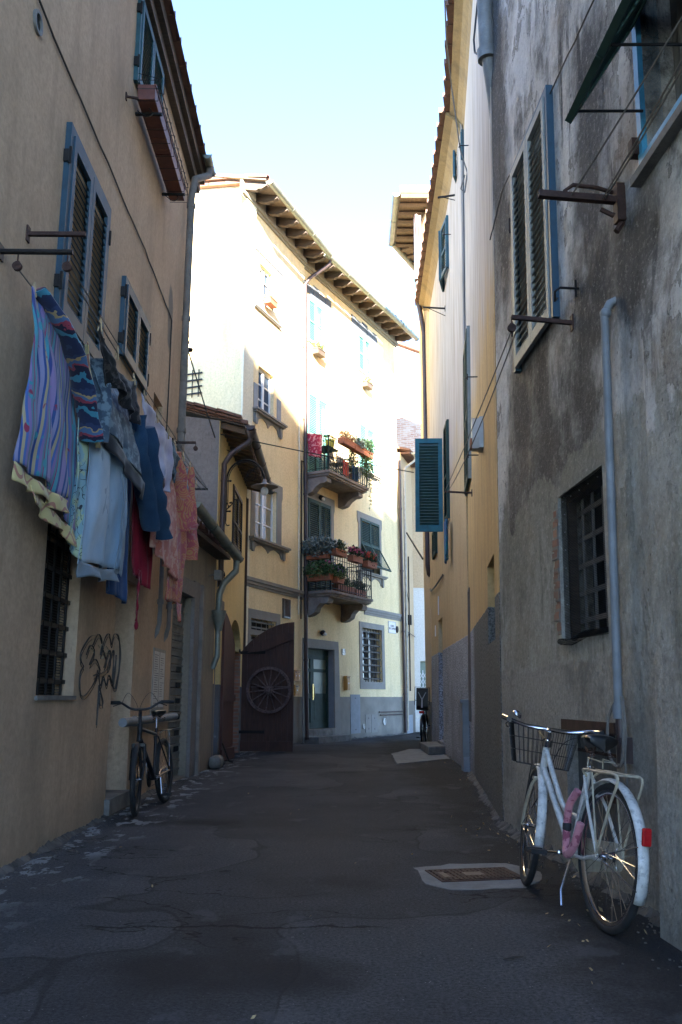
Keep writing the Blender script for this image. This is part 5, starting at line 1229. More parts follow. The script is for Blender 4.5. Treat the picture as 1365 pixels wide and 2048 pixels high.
# ================================================================== BRACKETS AND CLOTHES LINES
def hangcurve(a, b, sag, n=16): return [a.lerp(b, i / n) - Vector((0, 0, sag * 4 * (i / n) * (1 - i / n))) for i in range(n + 1)]
def arm(W, rp, tp, r, label, mat, square=True, extra=None, grp=None, name='wall_bracket'):
    s, z = W.at(*rp); root = W.p(s, z); tip = ypt(tp[0], tp[1], root.y); L = max(.12, -(W.I @ tip).y); zt = (W.I @ tip).z - z
    t = thing(name, label, 'bracket', W.M @ T(s, 0, z), grp); m = MB()
    if square: m.box(-r, r, -L, .02, -r, r, Matrix(((1, 0, 0, 0), (0, 1, 0, 0), (0, -zt / L, 1, 0), (0, 0, 0, 1))))
    else: m.tube([(0, .02, 0), (0, -L, zt)], r, 8)
    part('arm', m, mat, t); m = MB()
    m.box(-r * 2, r * 2, -.012, 0, -r * 4, r * 4)
    if extra == 'brace': m.tube([(0, -L * .75, zt * .75 - r), (0, 0, -.16)], r * .5, 6)
    if extra == 'big': m.box(-.035, .035, -.05, 0, -.14, .10); m.tube([(-.03, -.05, .07), (.0, -.16, .08), (0, -.30, .09), (0, -.35, .05), (0, -.32, .01), (0, -.28, .03)], .013, 8); m.tube([(0, -.06, -.10), (0, -.14, -.06)], .014, 6); m.tube([(0, 0, -.12), (0, -.05, -.2)], .02, 6)
    part('plate', m, mat, t); return root, W.p(s, z + zt, L), t
def pulley(parent, p, lab=None):
    m = MB(); q = WM[parent.name].inverted() @ p
    m.tube([q, q - Vector((0, 0, .05))], .005, 5); m.lathe([(.012, -.012), (.03, -.012), (.022, 0), (.03, .012), (.012, .012)], 14, T(*(q - Vector((0, 0, .08)))) @ RY(RAD(90))); m.box(-.004, .004, -.012, .012, -.09, -.045, T(*q)); part('pulley', m, M_rust, parent)
# left washing line
zl = 3.78; YA = 5.2
rootp = L1.p(L1.at(2, 533)[0], 0, 0); wallx = L1.p((L1.I @ Vector((-2, YA, 0))).x, zl, 0)
LBM = L1.M @ T((L1.I @ Vector((-2.05, YA, 0))).x, 0, zl + .06)
lb = thing('wall_bracket', 'long round iron bar holding the near end of the washing line', 'bracket', LBM)
m = MB(); m.tube([(0, .02, 0), (0, -.46, 0)], .018, 10); part('arm', m, M_iron, lb); m = MB(); m.box(-.05, .05, -.012, 0, -.05, .05); part('plate', m, M_iron, lb)
pa = LBM @ Vector((0, -.12, -.02)); pb = LBM @ Vector((0, -.43, -.02)); pulley(lb, pa); pulley(lb, pb)
far = Vector((-1.86, 11.95, 3.86))
fs, fz = 18.0 - .06, 3.88
fb = thing('wall_bracket', 'short iron arm at the far end of the washing line', 'bracket', L1.M @ T(fs, 0, fz)); m = MB(); m.box(-.012, .012, -.42, .02, -.012, .012); part('arm', m, M_iron, fb); m = MB(); m.box(-.03, .03, -.012, 0, -.05, .05); m.tube([(0, -.4, 0), (.0, -.02, .42)], .006, 6); part('tie_rod', m, M_iron, fb)
fa = WM[fb.name] @ Vector((0, -.34, -.01)); fbp = WM[fb.name] @ Vector((0, -.4, -.01))
A0 = pa - Vector((0, 0, .09)); B0 = pb - Vector((0, 0, .09))
m = MB(); m.tube(hangcurve(A0, fa, .06), .005, 5); wl1 = single('clothes_line', 'washing line nearer the wall carrying the bathrobe, towel and jeans', 'clothes line', m, M_rope, group='washing lines on the left wall')
m = MB(); m.tube(hangcurve(B0, fbp, .05), .005, 5); m.tube(hangcurve(B0 + Vector((.01, 0, .03)), fbp + Vector((0, 0, .03)), .01), .004, 5); single('clothes_line', 'outer pair of washing lines carrying the black lace and pale shirt', 'clothes line', m, M_rope, group='washing lines on the left wall')
arm(L1, (55, 468), (172, 468), .014, 'short flat iron bar sticking out beside the tall blue shutters', M_rust)
arm(L1, (252, 193), (278, 197), .010, 'small iron stub left of the highest blue shutters', M_rust)
r0, t0_, th = arm(L1, (345, 885), (392, 885), .014, 'iron arm with a hanging pulley near the far end of the taupe wall', M_rust); pulley(th, t0_ + Vector((0, 0, 0)))
# thin wire down from the corner hook
ho = L1.p(17.95, L1.at(372, 680)[1], .06); m = MB(); q = L1.p(17.98, L1.at(372, 680)[1], .0); m.tube([q, ho], .008, 6); m.tube([ho + Vector((.02 * math.cos(a), 0, .02 * math.sin(a))) for a in [k * .6 for k in range(11)]], .004, 5); m.ball(ho - Vector((0, 0, .10)), .03, 8); m.ball(ho + Vector((.03, .03, -.2)), .045, 8, (1, 1, .8)); single('cable_hook', 'knotted wire hook and insulators at the taupe house corner', 'hook', m, M_iron)
m = MB(); m.tube(hangcurve(ho - Vector((0, 0, .2)), ypt(432, 880, 14.9), .02), .010, 5); m.tube(hangcurve(ypt(432, 880, 14.9), ypt(470, 905, 16.5), .05), .009, 5); single('cable', 'black cable dropping from the corner hook to the low eave', 'cable', m, M_cable)
m = MB(); m.tube(hangcurve(ypt(430, 866, 14.8), ypt(828, 945, 17.8), .02, 30), .011, 5); single('cable', 'black overhead cable crossing the lane to the turquoise shutter', 'cable', m, M_cable)
# right side
r0, t1a, big = arm(R1, (1247, 402), (1075, 393), .020, 'thick rusty iron bar on a bolted plate on the weathered wall', M_rust, extra='big')
r0, t2a, mid = arm(R1, (1146, 646), (1022, 637), .014, 'rusty iron bar below the pale shutters', M_rust)
r0, t3a, low = arm(R2a, (945, 986), (889, 982), .012, 'iron arm beside the turquoise shutter leaf', M_rust)
arm(R2a, (924, 388), (876, 393), .014, 'braced iron arm just under the highest teal shutters', M_iron, extra='brace')
arm(R2b, (891, 617), (846, 614), .014, 'braced iron arm near the brown downpipe under the eave', M_iron, extra='brace')
pulley(mid, t2a); m = MB(); p_ = t2a - Vector((0, 0, .09)); q_ = t3a - Vector((0, 0, .02))
m.tube(hangcurve(p_, q_, .03), .005, 5); m.tube(hangcurve(p_ + Vector((.03, 0, -.01)), q_ + Vector((.04, 0, 0)), .10), .005, 5); single('clothes_line', 'empty double washing line between two iron arms on the right', 'clothes line', m, M_rope)
ln = thing('clothes_line', 'three wires running from the thick rusty bar towards the viewer', 'clothes line', T(*t1a)); 
for (f, ex, ey, Y) in ((.62, 1600, -230, 3.0), (.25, 1500, -40, 3.2), (.22, 1560, -60, 3.1)):
    a_ = t1a.lerp(R1.p(R1.at(1247, 402)[0], R1.at(1247, 402)[1]), 1 - f); m = MB(); b_ = ypt(1365 if ey > -100 else 1365, 110 if ey > -100 else 25, 3.4) ; d_ = (b_ - a_); m.tube(hangcurve(a_, a_ + d_ * 1.6 + Vector((0, 0, .0 if f != .22 else -.06)), .02), .005, 5); part('wire', m, M_rope, ln, Matrix())
m = MB(); a_ = C1.p(.3, 5.0, .05); 
m = MB(); a_ = ypt(814, 1066, 24); b_ = ypt(846, 1118, 22.3); m.tube([a_, b_], .025, 6); single('pole', 'dark slanting pole leaning out by the beige house', 'pole', m, M_iron)

# ================================================================== LAUNDRY
def lineA(Y): t = (Y - A0.y) / (fa.y - A0.y); return A0.lerp(fa, t) - Vector((0, 0, .06 * 4 * t * (1 - t)))
def lineB(Y): t = (Y - B0.y) / (fbp.y - B0.y); return B0.lerp(fbp, t) - Vector((0, 0, .05 * 4 * t * (1 - t)))
def fabric(name, kind, *c):
    t = NT(name); X = t.xyz(); cols = c
    if kind == 'robe':
        w = t.noise(5, 3, .6, dist=.0); u = t.m2('ADD', X[1], t.m2('MULTIPLY', w, .008))
        st = t.m2('FRACT', t.m2('MULTIPLY', u, 4.2)); n = t.t.nodes.new('ShaderNodeValToRGB'); t.put(n.inputs[0], st); n.color_ramp.interpolation = 'CONSTANT'
        st_ = [(0, (.23, .18, .34)), (.20, (.03, .07, .2)), (.27, (.2, .2, .32)), (.36, (.03, .07, .22)), (.42, (.33, .28, .18)), (.50, (.06, .12, .32)), (.57, (.18, .14, .30)), (.66, (.08, .18, .22)), (.72, (.22, .05, .12)), (.76, (.06, .26, .34)), (.90, (.04, .06, .2))]
        e = n.color_ramp.elements; e[0].position = 0; e[0].color = (*st_[0][1], 1); e[1].position = st_[1][0]; e[1].color = (*st_[1][1], 1)
        for p, k in st_[2:]: q = e.new(p); q.color = (*k, 1)
        mo = t.m2('MULTIPLY', t.mr(t.vor(9, 'F1', t.map((1, 1.6, .9))), .30, .24), t.mr(t.noise(6, 2), .5, .53))
        cc = t.mix(mo, n.outputs[0], t.mix(t.mr(t.noise(7, 2), .45, .5), (.22, .03, .07), (.04, .24, .30)))
    elif kind == 'sleeve':
        st = t.m2('FRACT', t.m2('ADD', t.m2('MULTIPLY', X[2], 5.5), t.m2('MULTIPLY', t.noise(6, 3), 1.1))); n = t.t.nodes.new('ShaderNodeValToRGB'); t.put(n.inputs[0], st); n.color_ramp.interpolation = 'CONSTANT'; e = n.color_ramp.elements
        e[0].color = (.02, .03, .08, 1); e[1].position = .25; e[1].color = (.05, .22, .32, 1)
        for p, k in ((.4, (.02, .02, .05)), (.55, (.28, .05, .08)), (.65, (.08, .16, .3)), (.8, (.4, .3, .15)), (.86, (.03, .05, .12))): q = e.new(p); q.color = (*k, 1)
        cc = n.outputs[0]
    elif kind == 'wave':
        st = t.m2('ABSOLUTE', t.m2('SUBTRACT', t.m2('FRACT', t.m2('ADD', t.m2('MULTIPLY', X[2], 9), t.m2('MULTIPLY', t.m2('SINE', t.m2('MULTIPLY', X[1], 40)), .28))), .5)); cc = t.mix(t.mr(st, .12, .1), cols[0], cols[1])
    elif kind == 'floral':
        v = t.vor(6.5, 'F1', t.map((1, 1, 1))); r_ = t.m2('FRACT', t.m2('ADD', t.m2('MULTIPLY', v, 7), t.m2('MULTIPLY', t.noise(9, 3), .9)))
        cc = t.mix(t.mr(r_, .45, .55), cols[0], cols[1]); cc = t.mix(t.mr(t.noise(7, 3, .6, dist=1.2), .53, .56), cc, cols[2]); cc = t.mix(t.mr(t.noise(11, 3, .6, t.map(loc=(3, 3, 3)), dist=.8), .6, .62, 0, .6), cc, (.36, .22, .20))
    elif kind == 'denim':
        cc = t.mix(t.mr(t.noise(3, 4, .6), .35, .7), cols[0], cols[1]); cc = t.mix(t.mr(t.noise(120, 2, .8), .4, .7, 0, .35), cc, cols[2])
    elif kind == 'towel':
        cc = t.mix(t.mr(t.noise(2.5, 4, .6, t.map((1, 1, .4))), .4, .65), cols[0], cols[1]); cc = t.mix(t.mr(t.noise(6, 2, .5, t.map((1, 1, .4)), dist=1.5), .62, .64, 0, .5), cc, cols[2])
    elif kind == 'tropic':
        cc = t.mix(t.mr(t.noise(6, 3, .5, dist=1), .45, .5), (.36, .45, .30), (.22, .36, .40)); cc = t.mix(t.mr(t.m2('ABSOLUTE', t.m2('SUBTRACT', t.noise(9, 2, dist=1), .5)), .018, .012), cc, (.03, .04, .05)); cc = t.mix(t.mr(t.noise(5, 2, .5, t.map(loc=(7, 2, 2))), .66, .68), cc, (.5, .06, .06))
    else:
        cc = t.mix(t.mr(t.noise(4, 5, .6), .35, .65), cols[0], cols[1]); 
        if len(cols) > 2: cc = t.mix(t.mr(t.noise(16, 4, .6), .5, .56), cc, cols[2])
    t.set(Base_Color=cc, Roughness=.95, Normal=t.bump(t.noise(90, 2, .7), .35, .004), Specular_IOR_Level=.15); 
    t.set(Sheen_Weight=.2); return t.m
F_robe = fabric('cloth_purple_stripes', 'robe'); F_sleeve = fabric('cloth_sleeve_pattern', 'sleeve'); F_yel = fabric('cloth_yellow_waves', 'wave', (.52, .43, .20), (.36, .17, .12))
F_towel = fabric('cloth_pale_blue', 'towel', (.20, .30, .40), (.38, .46, .54), (.08, .12, .17)); F_grey = fabric('cloth_grey_border', 'plain', (.12, .16, .20), (.19, .23, .27)); F_trop = fabric('cloth_tropical', 'tropic')
F_denim = fabric('cloth_denim', 'denim', (.015, .042, .09), (.032, .08, .15), (.01, .02, .05)); F_blue = fabric('cloth_royal_blue', 'plain', (.008, .035, .12), (.012, .055, .16)); F_slate = fabric('cloth_slate_shirt', 'plain', (.035, .055, .085), (.08, .12, .16), (.14, .20, .24))
F_lace = fabric('cloth_black_lace', 'plain', (.010, .010, .011), (.02, .018, .02), (.05, .045, .045)); F_lav = fabric('cloth_lavender', 'plain', (.32, .31, .45), (.5, .5, .6)); F_pink = fabric('cloth_salmon_print', 'plain', (.44, .17, .12), (.36, .12, .09), (.48, .27, .20))
F_red = fabric('cloth_dark_red', 'plain', (.16, .008, .02), (.24, .015, .03)); F_flor = fabric('cloth_rose_print', 'floral', (.42, .11, .09), (.44, .22, .10), (.36, .09, .10)); F_black = fabric('cloth_black', 'plain', (.012, .012, .016), (.02, .02, .025))
def cloth(top0, top1, bot0, bot1, folds=5, amp=.03, twist=0, seed=0, nu=48, nv=40, mb=None, flare=1, org=None, sag=.02, hem=0, outx=0.0):
    """hung sheet: top edge top0-top1, bottom edge bot0-bot1 (world points)"""
    rd = random.Random(seed); ph = [rd.uniform(0, 6.28) for _ in range(6)]; mb = mb or MB(); o = org or Vector()
    nrm = Vector((1, 0, 0))
    def fn(u, v):
        a = top0.lerp(top1, u) - Vector((0, 0, sag * 4 * u * (1 - u))); b = bot0.lerp(bot1, u); p = a.lerp(b, v)
        k = (.25 + .75 * v ** .8)
        w = math.sin(u * folds * 6.28 + ph[0] + v * 1.3 * math.sin(ph[1])) + .3 * math.sin(u * folds * 14 + ph[2] + v * .6) + .2 * math.sin(v * 5 + u * 7 + ph[3])
        amp_ = amp * .75; w2 = math.cos(u * folds * 6.28 + ph[4] + v)
        p = p + nrm * (amp_ * w * k + outx * math.sin(math.pi * v)) + Vector((0, amp * .6 * w2 * k, .012 * math.sin(u * 11 + ph[5]) * v))
        p = p + nrm * ((.007 * math.sin(9 * v + 12 * u + ph[1]) + .004 * math.sin(23 * v + 5 * u + ph[3])) if nv > 8 else 0)
        return p - o
    mb.grid(fn, nu, nv); return mb
def hang(name, label, cat, mat, org, *mbs, thick=.006):
    t = mbs[0]; o = single(name, label, cat, t, mat, T(*org)); sd = o.modifiers.new('t', 'SOLIDIFY'); sd.thickness = thick; sd.offset = 0; return o
def sub(name, mb, mat, parent, thick=.006):
    o = part(name, mb, mat, parent); sd = o.modifiers.new('t', 'SOLIDIFY'); sd.thickness = thick; sd.offset = 0; return o
V = Vector
def at_(P, dy=0, z=0, x=0): return V((P.x + x, P.y + dy, z if z else P.z))
pegs = []
# 1 bathrobe
a = lineA(5.45); org = a.copy()
m = cloth(a, lineA(5.62), V((-1.98, 5.28, 2.50)), V((-1.90, 6.10, 2.44)), 2.6, .035, seed=1, org=org, outx=.05)
rb_ = hang('bathrobe', 'purple and blue striped bathrobe with a yellow hem, nearest on the line', 'bathrobe', F_robe, org, m)
sub('yellow_hem', cloth(V((-1.98, 5.275, 2.50)), V((-1.895, 6.11, 2.44)), V((-1.98, 5.30, 2.385)), V((-1.90, 6.13, 2.34)), 2.6, .036, seed=1, nv=6, org=org), F_yel, rb_)
sub('inner_panel', cloth(lineA(5.55), lineA(6.35), V((-1.96, 5.75, 2.5)), V((-1.95, 6.45, 2.30)), 2.0, .03, seed=3, org=org), F_robe, rb_)
sub('inner_hem', cloth(V((-1.97, 5.55, 2.42)), V((-1.95, 6.42, 2.30)), V((-1.97, 5.60, 2.31)), V((-1.94, 6.46, 2.18)), 2.0, .03, seed=3, nv=6, org=org), F_yel, rb_)
def clothtube(pts, rs, org, seg=14, fl=.45, seed=0):
    rd = random.Random(seed); mb = MB(); pts = [V(p) for p in smooth([tuple(p) for p in pts], 5)]; n = len(pts)
    R_ = [rs[0] + (rs[-1] - rs[0]) * i / (n - 1) for i in range(n)]; R_ = [r * (1 + .12 * math.sin(i * 1.9 + seed) + .06 * math.sin(i * 4.3)) for i, r in enumerate(R_)]
    mb.tube([p - org for p in pts], R_, seg, flat=fl); return mb
part('sleeve', clothtube([lineA(5.5) + V((.03, 0, .0)), V((-1.88, 5.75, 3.55)), V((-1.86, 6.1, 3.35)), V((-1.86, 6.45, 2.98))], [.06, .10], org), F_sleeve, rb_)
sub('yellow_cuff', cloth(V((-1.80, 5.98, 3.56)), V((-1.84, 6.12, 3.60)), V((-1.82, 6.48, 2.93)), V((-1.84, 6.60, 2.97)), 1, .01, seed=4, nu=10, org=org), F_yel, rb_)
# 2 pale towel
org = lineA(6.55).copy()
m = cloth(lineA(6.45), lineA(7.25), V((-1.93, 6.58, 2.08)), V((-1.86, 7.32, 2.12)), 1.6, .04, seed=6, org=org, outx=.10)
tw1 = hang('bath_towel', 'long pale blue towel with grey border', 'towel', F_towel, org, m)
sub('grey_border', cloth(V((-1.93, 6.58, 2.09)), V((-1.855, 7.33, 2.13)), V((-1.93, 6.60, 1.98)), V((-1.86, 7.34, 2.02)), 1.6, .04, seed=6, nv=5, org=org), F_grey, tw1)
sub('side_border', cloth(lineA(7.16), lineA(7.28), V((-1.83, 7.26, 2.1)), V((-1.83, 7.42, 2.08)), 1, .02, seed=7, nu=8, org=org, outx=.10), F_grey, tw1)
org = lineA(6.3).copy(); m = cloth(lineA(6.28), lineA(6.48), V((-1.97, 6.35, 2.25)), V((-1.96, 6.62, 2.1)), 1.0, .03, seed=8, org=org, outx=.05); hang('beach_towel', 'narrow strip of green printed cloth between bathrobe and pale towel', 'towel', F_trop, org, m)
# 3 slate shirt over the towel
org = lineA(6.5).copy(); m = cloth(lineA(6.35) + V((.04, 0, 0)), lineA(7.5) + V((.04, 0, .01)), V((-1.80, 6.55, 3.15)), V((-1.74, 7.75, 2.95)), 2.2, .03, seed=9, org=org, outx=.04); ss = hang('shirt', 'slate blue printed shirt with black trim over the pale towel', 'shirt', F_slate, org, m)
part('sleeve', clothtube([V((-1.83, 6.45, 3.62)), V((-1.82, 6.55, 3.35)), V((-1.83, 6.6, 3.0))], [.09, .06], org, seed=2), F_slate, ss); sub('black_trim', cloth(V((-1.80, 6.56, 3.16)), V((-1.735, 7.76, 2.96)), V((-1.80, 6.62, 3.02)), V((-1.74, 7.8, 2.8)), 2.2, .03, seed=9, nv=4, org=org), F_black, ss)
# 4 black lace
org = lineB(6.1).copy(); m = cloth(lineB(6.0), lineB(7.25), V((-1.72, 6.45, 3.42)), V((-1.74, 7.35, 3.36)), 2.5, .06, seed=10, org=org, sag=.12); hang('lace_top', 'crumpled black lace top on the outer line', 'top', F_lace, org, m)
# 5 jeans
org = lineA(7.35).copy(); m = cloth(lineA(7.35) + V((.05, 0, 0)), lineA(8.05) + V((.05, 0, 0)), V((-1.80, 7.4, 3.35)), V((-1.78, 8.15, 3.3)), 2, .035, seed=11, org=org)
jn = hang('jeans', 'dark blue denim jeans with torn knees', 'jeans', F_denim, org, m, thick=.01)
part('trouser_leg', clothtube([V((-1.81, 7.5, 3.5)), V((-1.79, 7.62, 3.2)), V((-1.77, 7.95, 2.9)), V((-1.76, 8.2, 2.62))], [.12, .09], org, 16, .4, 1), F_denim, jn); part('trouser_leg', clothtube([V((-1.80, 7.85, 3.5)), V((-1.77, 8.1, 3.1)), V((-1.74, 8.35, 2.85)), V((-1.73, 8.6, 2.62))], [.13, .09], org, 16, .4, 5), F_denim, jn)
org = lineA(7.5).copy(); m = cloth(lineA(7.45) - V((.02, 0, .1)), lineA(8.2) - V((.02, 0, .1)), V((-1.95, 7.45, 1.98)), V((-1.93, 8.15, 1.92)), 2.6, .035, seed=12, org=org); hang('blue_towel', 'royal blue towel hanging behind the jeans', 'towel', F_blue, org, m)
# 6 lavender shirt
org = lineB(7.8).copy(); m = cloth(lineB(7.55), lineB(9.1), V((-1.80, 7.8, 3.3)), V((-1.80, 9.2, 3.2)), 3, .04, seed=13, org=org); hang('pale_shirt', 'pale lavender shirt on the outer line above the jeans', 'shirt', F_lav, org, m)
org = lineB(9.2).copy(); m = cloth(lineB(9.15), lineB(10.5), V((-1.84, 9.35, 3.45)), V((-1.84, 10.5, 3.42)), 3, .05, seed=14, org=org, sag=.1); hang('grey_top', 'small grey and black top near the far end of the outer line', 'top', F_slate, org, m)
# 7 salmon cloth
org = lineA(8.1).copy(); m = cloth(lineA(8.2), lineA(9.7), V((-1.81, 8.45, 2.50)), V((-1.80, 9.75, 2.35)), 3.5, .035, seed=15, org=org, outx=.05); sc_ = hang('salmon_cloth', 'salmon pink printed cloth beside the jeans', 'cloth', F_pink, org, m)
org = lineA(8.3).copy(); m = cloth(lineA(8.3) - V((.05, 0, .02)), lineA(9.25) - V((.05, 0, .02)), V((-1.97, 8.45, 2.26)), V((-1.95, 9.1, 2.16)), 4, .03, seed=16, org=org); rd_ = hang('dark_red_dress', 'dark red pleated dress with a long dangling belt', 'dress', F_red, org, m)
sub('belt', cloth(V((-1.93, 8.52, 2.3)), V((-1.93, 8.60, 2.3)), V((-1.92, 8.46, 1.80)), V((-1.92, 8.50, 1.80)), .5, .01, seed=17, nu=4, org=org), F_red, rd_)
m = MB(); m.ball(V((-1.92, 8.48, 1.76)) - org, .022, 8, (1, 1, 2)); part('tassel', m, F_red, rd_)
# 8 rose robe
org = lineA(9.7).copy(); m = cloth(lineA(9.45), lineA(10.4), V((-1.88, 9.6, 2.12)), V((-1.87, 10.3, 2.14)), 2.3, .035, seed=18, org=org, outx=.07); fr_ = hang('rose_bathrobe', 'rose patterned red and orange bathrobe', 'bathrobe', F_flor, org, m, thick=.01)
part('sleeve', clothtube([V((-1.84, 9.6, 3.75)), V((-1.80, 9.85, 3.3)), V((-1.76, 10.0, 2.95))], [.08, .15], org, 14, .5, 3), F_flor, fr_); part('sleeve', clothtube([V((-1.86, 10.45, 3.8)), V((-1.85, 10.55, 3.2)), V((-1.85, 10.6, 2.7))], [.10, .16], org, 14, .5, 6), F_flor, fr_)
sub('belt', cloth(V((-1.83, 10.05, 2.15)), V((-1.82, 10.3, 2.15)), V((-1.82, 10.1, 1.95)), V((-1.82, 10.2, 1.93)), 1, .02, seed=19, nu=6, nv=8, org=org), F_flor, fr_)
org = lineA(10.9).copy(); m = cloth(lineA(10.85), lineA(11.1), V((-1.87, 10.9, 3.1)), V((-1.87, 11.15, 3.1)), 1, .02, seed=20, org=org); hang('black_sock', 'narrow black garment at the far end of the line', 'garment', F_black, org, m)
# pegs
mp_wood = simple('peg_wood', (.45, .34, .2), .8); k = 0
m = MB(); m.box(-.006, -.001, -.005, .005, -.045, .03, RY(.12)); m.box(.001, .006, -.005, .005, -.045, .03, RY(-.12)); m.tube([(-.008, 0, 0), (.008, 0, 0)], .004, 6)
pegmesh = None
for (ln_, ys) in (('A', (5.5, 6.33, 6.5, 7.2, 7.4, 7.95, 8.25, 9.0, 9.6, 10.1, 10.7, 11.3, 11.5)), ('B', (6.05, 6.6, 7.2, 7.65, 8.3, 8.9, 9.3, 9.9, 10.4))):
    for yy in ys:
        P_ = (lineA if ln_ == 'A' else lineB)(yy) + V((.0, 0, .012)); Mx = T(*P_) @ RZ(.6) @ RX(random.uniform(-.3, .3)) @ Matrix.Scale(1.5, 4)
        if pegmesh is None: o = m.obj('clothes_peg', mp_wood); pegmesh = o.data
        else: o = bpy.data.objects.new('clothes_peg', pegmesh); col.objects.link(o)
        o['category'] = 'clothes peg'; o['group'] = 'clothes pegs on the left washing lines'; o['label'] = 'small wooden clothes peg gripping laundry on the left washing lines'; _reg(o, Mx, None)
# towel on the right wall
s_, z_ = R2b.at(903, 1042); org = R2b.p(s_, z_, .08); m = MB(); m.grid(lambda u, v: ((u - .5) * .42 * (1 - .3 * v), -.02 * math.sin(u * 9) - .03, -v * .72 + .12 * (u - .5) * v), 16, 16); o = single('teal_towel', 'small teal and purple towel hanging below the green shutter on the right', 'towel', m, fabric('cloth_teal', 'plain', (.01, .16, .20), (.05, .06, .16)), R2b.M @ T(s_, -.05, z_)); sd = o.modifiers.new('t', 'SOLIDIFY'); sd.thickness = .03

# ================================================================== PLANT TROUGH UNDER THE TOP LEFT SHUTTERS
t0s, t0z = L1.at(272, 243, .0)[0], W3o[2] - .30
TW = W3o[1] - W3o[0] + .75
tr_ = thing('plant_trough', 'long empty brown plant trough in a wire holder under the highest left shutters', 'plant trough', L1.M @ T(W3o[0] - .08, -.04, W3o[2] - .26))
m = MB(); m.box(0, TW / 2 - .01, -.20, -.02, 0, .015); m.box(0, TW / 2 - .01, -.20, -.185, 0, .17); m.box(0, TW / 2 - .01, -.035, -.02, 0, .17); m.box(0, .015, -.185, -.035, .015, .17); m.box(TW / 2 - .025, TW / 2 - .01, -.185, -.035, .015, .17)
m.box(-.01, TW / 2, -.21, -.185, .15, .17)
for i in range(5): m.box(.06 + i * (TW / 2 - .12) / 4.2, .075 + i * (TW / 2 - .12) / 4.2, -.206, -.02, -.004, .0); 
part('box', m, M_terradk, tr_)
mm2 = MB(); mm2.T = T(TW / 2 + .01, 0, 0); mm2.box(0, TW / 2 - .01, -.20, -.02, 0, .015); mm2.box(0, TW / 2 - .01, -.20, -.185, 0, .17); mm2.box(0, TW / 2 - .01, -.035, -.02, 0, .17); mm2.box(0, .015, -.185, -.035, .015, .17); mm2.box(TW / 2 - .025, TW / 2 - .01, -.185, -.035, .015, .17); mm2.box(-.01, TW / 2, -.21, -.185, .15, .17); part('box', mm2, M_terradk, tr_)
m = MB()
for z in (.10, .20): m.tube([(-.03, -.02, z), (-.03, -.235, z), (TW + .03, -.235, z), (TW + .03, -.02, z)], .005, 5)
for i in range(9):
    x = TW * i / 8; m.tube([(x, -.02, .3), (x, -.235, .24), (x, -.235, -.02), (x, -.02, -.02)], .004, 5)
for x in (.12, TW - .2): m.tube(smooth([(x, -.0, -.05), (x, -.10, -.12), (x, -.16, -.08), (x, -.12, -.02)]), .006, 5)
part('wire_holder', m, M_iron, tr_)
for x in (.2, TW - .2): m = MB(); m.box(x - .015, x + .015, -.24, .05, -.045, -.02); part('support', m, M_iron, tr_)

# ================================================================== FLOWER BOXES
def fbox(label, M, w, leafm, flm=None, nl=420, nf=0, ls=.06, hgt=.12, spread=(.0, 0), mat=None, droop=0, name='flower_box', grp='flower boxes on the balconies', h=.16, d=.17):
    t = thing(name, label, 'flower box', M, grp); m = MB()
    m.prism([(-w / 2 + .02, -h), (w / 2 - .02, -h), (w / 2, 0), (-w / 2, 0)], -d / 2, d / 2); m.box(-w / 2 - .012, w / 2 + .012, -d / 2 - .012, d / 2 + .012, -.03, .0); part('box', m, mat or M_terra, t)
    for x in (-.15, .15): pass
    m = MB(); m.leaves((0, 0, hgt * .5), (w / 2 + spread[0], d / 2 + spread[1], hgt), nl, ls, random, droop); part('leaves', m, leafm, t)
    if flm:
        m = MB()
        for _ in range(nf):
            x, y, z = random.uniform(-w / 2, w / 2), random.uniform(-d / 2 - spread[1] * .5, d / 2), hgt * random.uniform(.5, 1.4)
            for k in range(6):
                a = k * 1.05; m.add([(x, y, z), (x + .02 * math.cos(a), y - .008, z + .02 * math.sin(a)), (x + .03 * math.cos(a + .5), y, z + .03 * math.sin(a + .5)), (x + .02 * math.cos(a + 1), y - .008, z + .02 * math.sin(a + 1))], [(0, 1, 2, 3)])
        part('flowers', m, flm, t)
    return t
BM = B.M
def onrail(px, py, out): s, z = B.at(px, py, out); return BM @ T(s, -out, z)
zr2 = SL2 + .95; zr1 = SL1 + .95; o2 = .88
def railbox(px, out, z): return BM @ T(B.at(px, 1125, out)[0], -out, z)
fbox('terracotta box of white cyclamen on the lower balcony rail', railbox(678, o2, zr2 + .10), .62, M_leafd, M_whitefl, 500, 60, .08, .16, (.03, .05))
fbox('terracotta box of pink flowers on the lower balcony rail', railbox(711, o2, zr2 + .07), .60, M_leafd, M_pink, 420, 150, .08, .16, (.03, .05))
fbox('terracotta box of red flowers at the right of the lower balcony rail', railbox(740, o2, zr2 + .04), .60, M_leafd, M_red, 420, 110, .08, .18, (.05, .05))
fbox('terracotta box with a bushy silver plant on the side rail of the lower balcony', BM @ T(.03, -.45, zr2 + .02) @ RZ(RAD(90)), .62, M_leafs, None, 2400, 0, .085, .27, (.2, .2))
fbox('pot of pink and purple petunias on the floor of the lower balcony', BM @ T(.02, -.50, SL2 + .42) @ RZ(RAD(90)), .66, M_leafg, M_pink, 1500, 60, .075, .24, (.15, .2), droop=.5)
t = fbox('purple petunias trailing at the corner of the lower balcony', BM @ T(.42, -.80, SL2 + .38), .40, M_leafg, M_purple, 900, 50, .075, .22, (.1, .12), droop=.3)
fbox('low box of greenery standing inside the lower balcony', BM @ T(1.15, -.60, SL2 + .24), 1.0, M_leafg, None, 420, 6, .08, .14, (.0, .04), grp=None)
fbox('dark leafy box standing at the right end inside the lower balcony', BM @ T(2.15, -.55, SL2 + .24), .62, M_leafd, None, 420, 6, .08, .2, (.05, .06), grp=None)
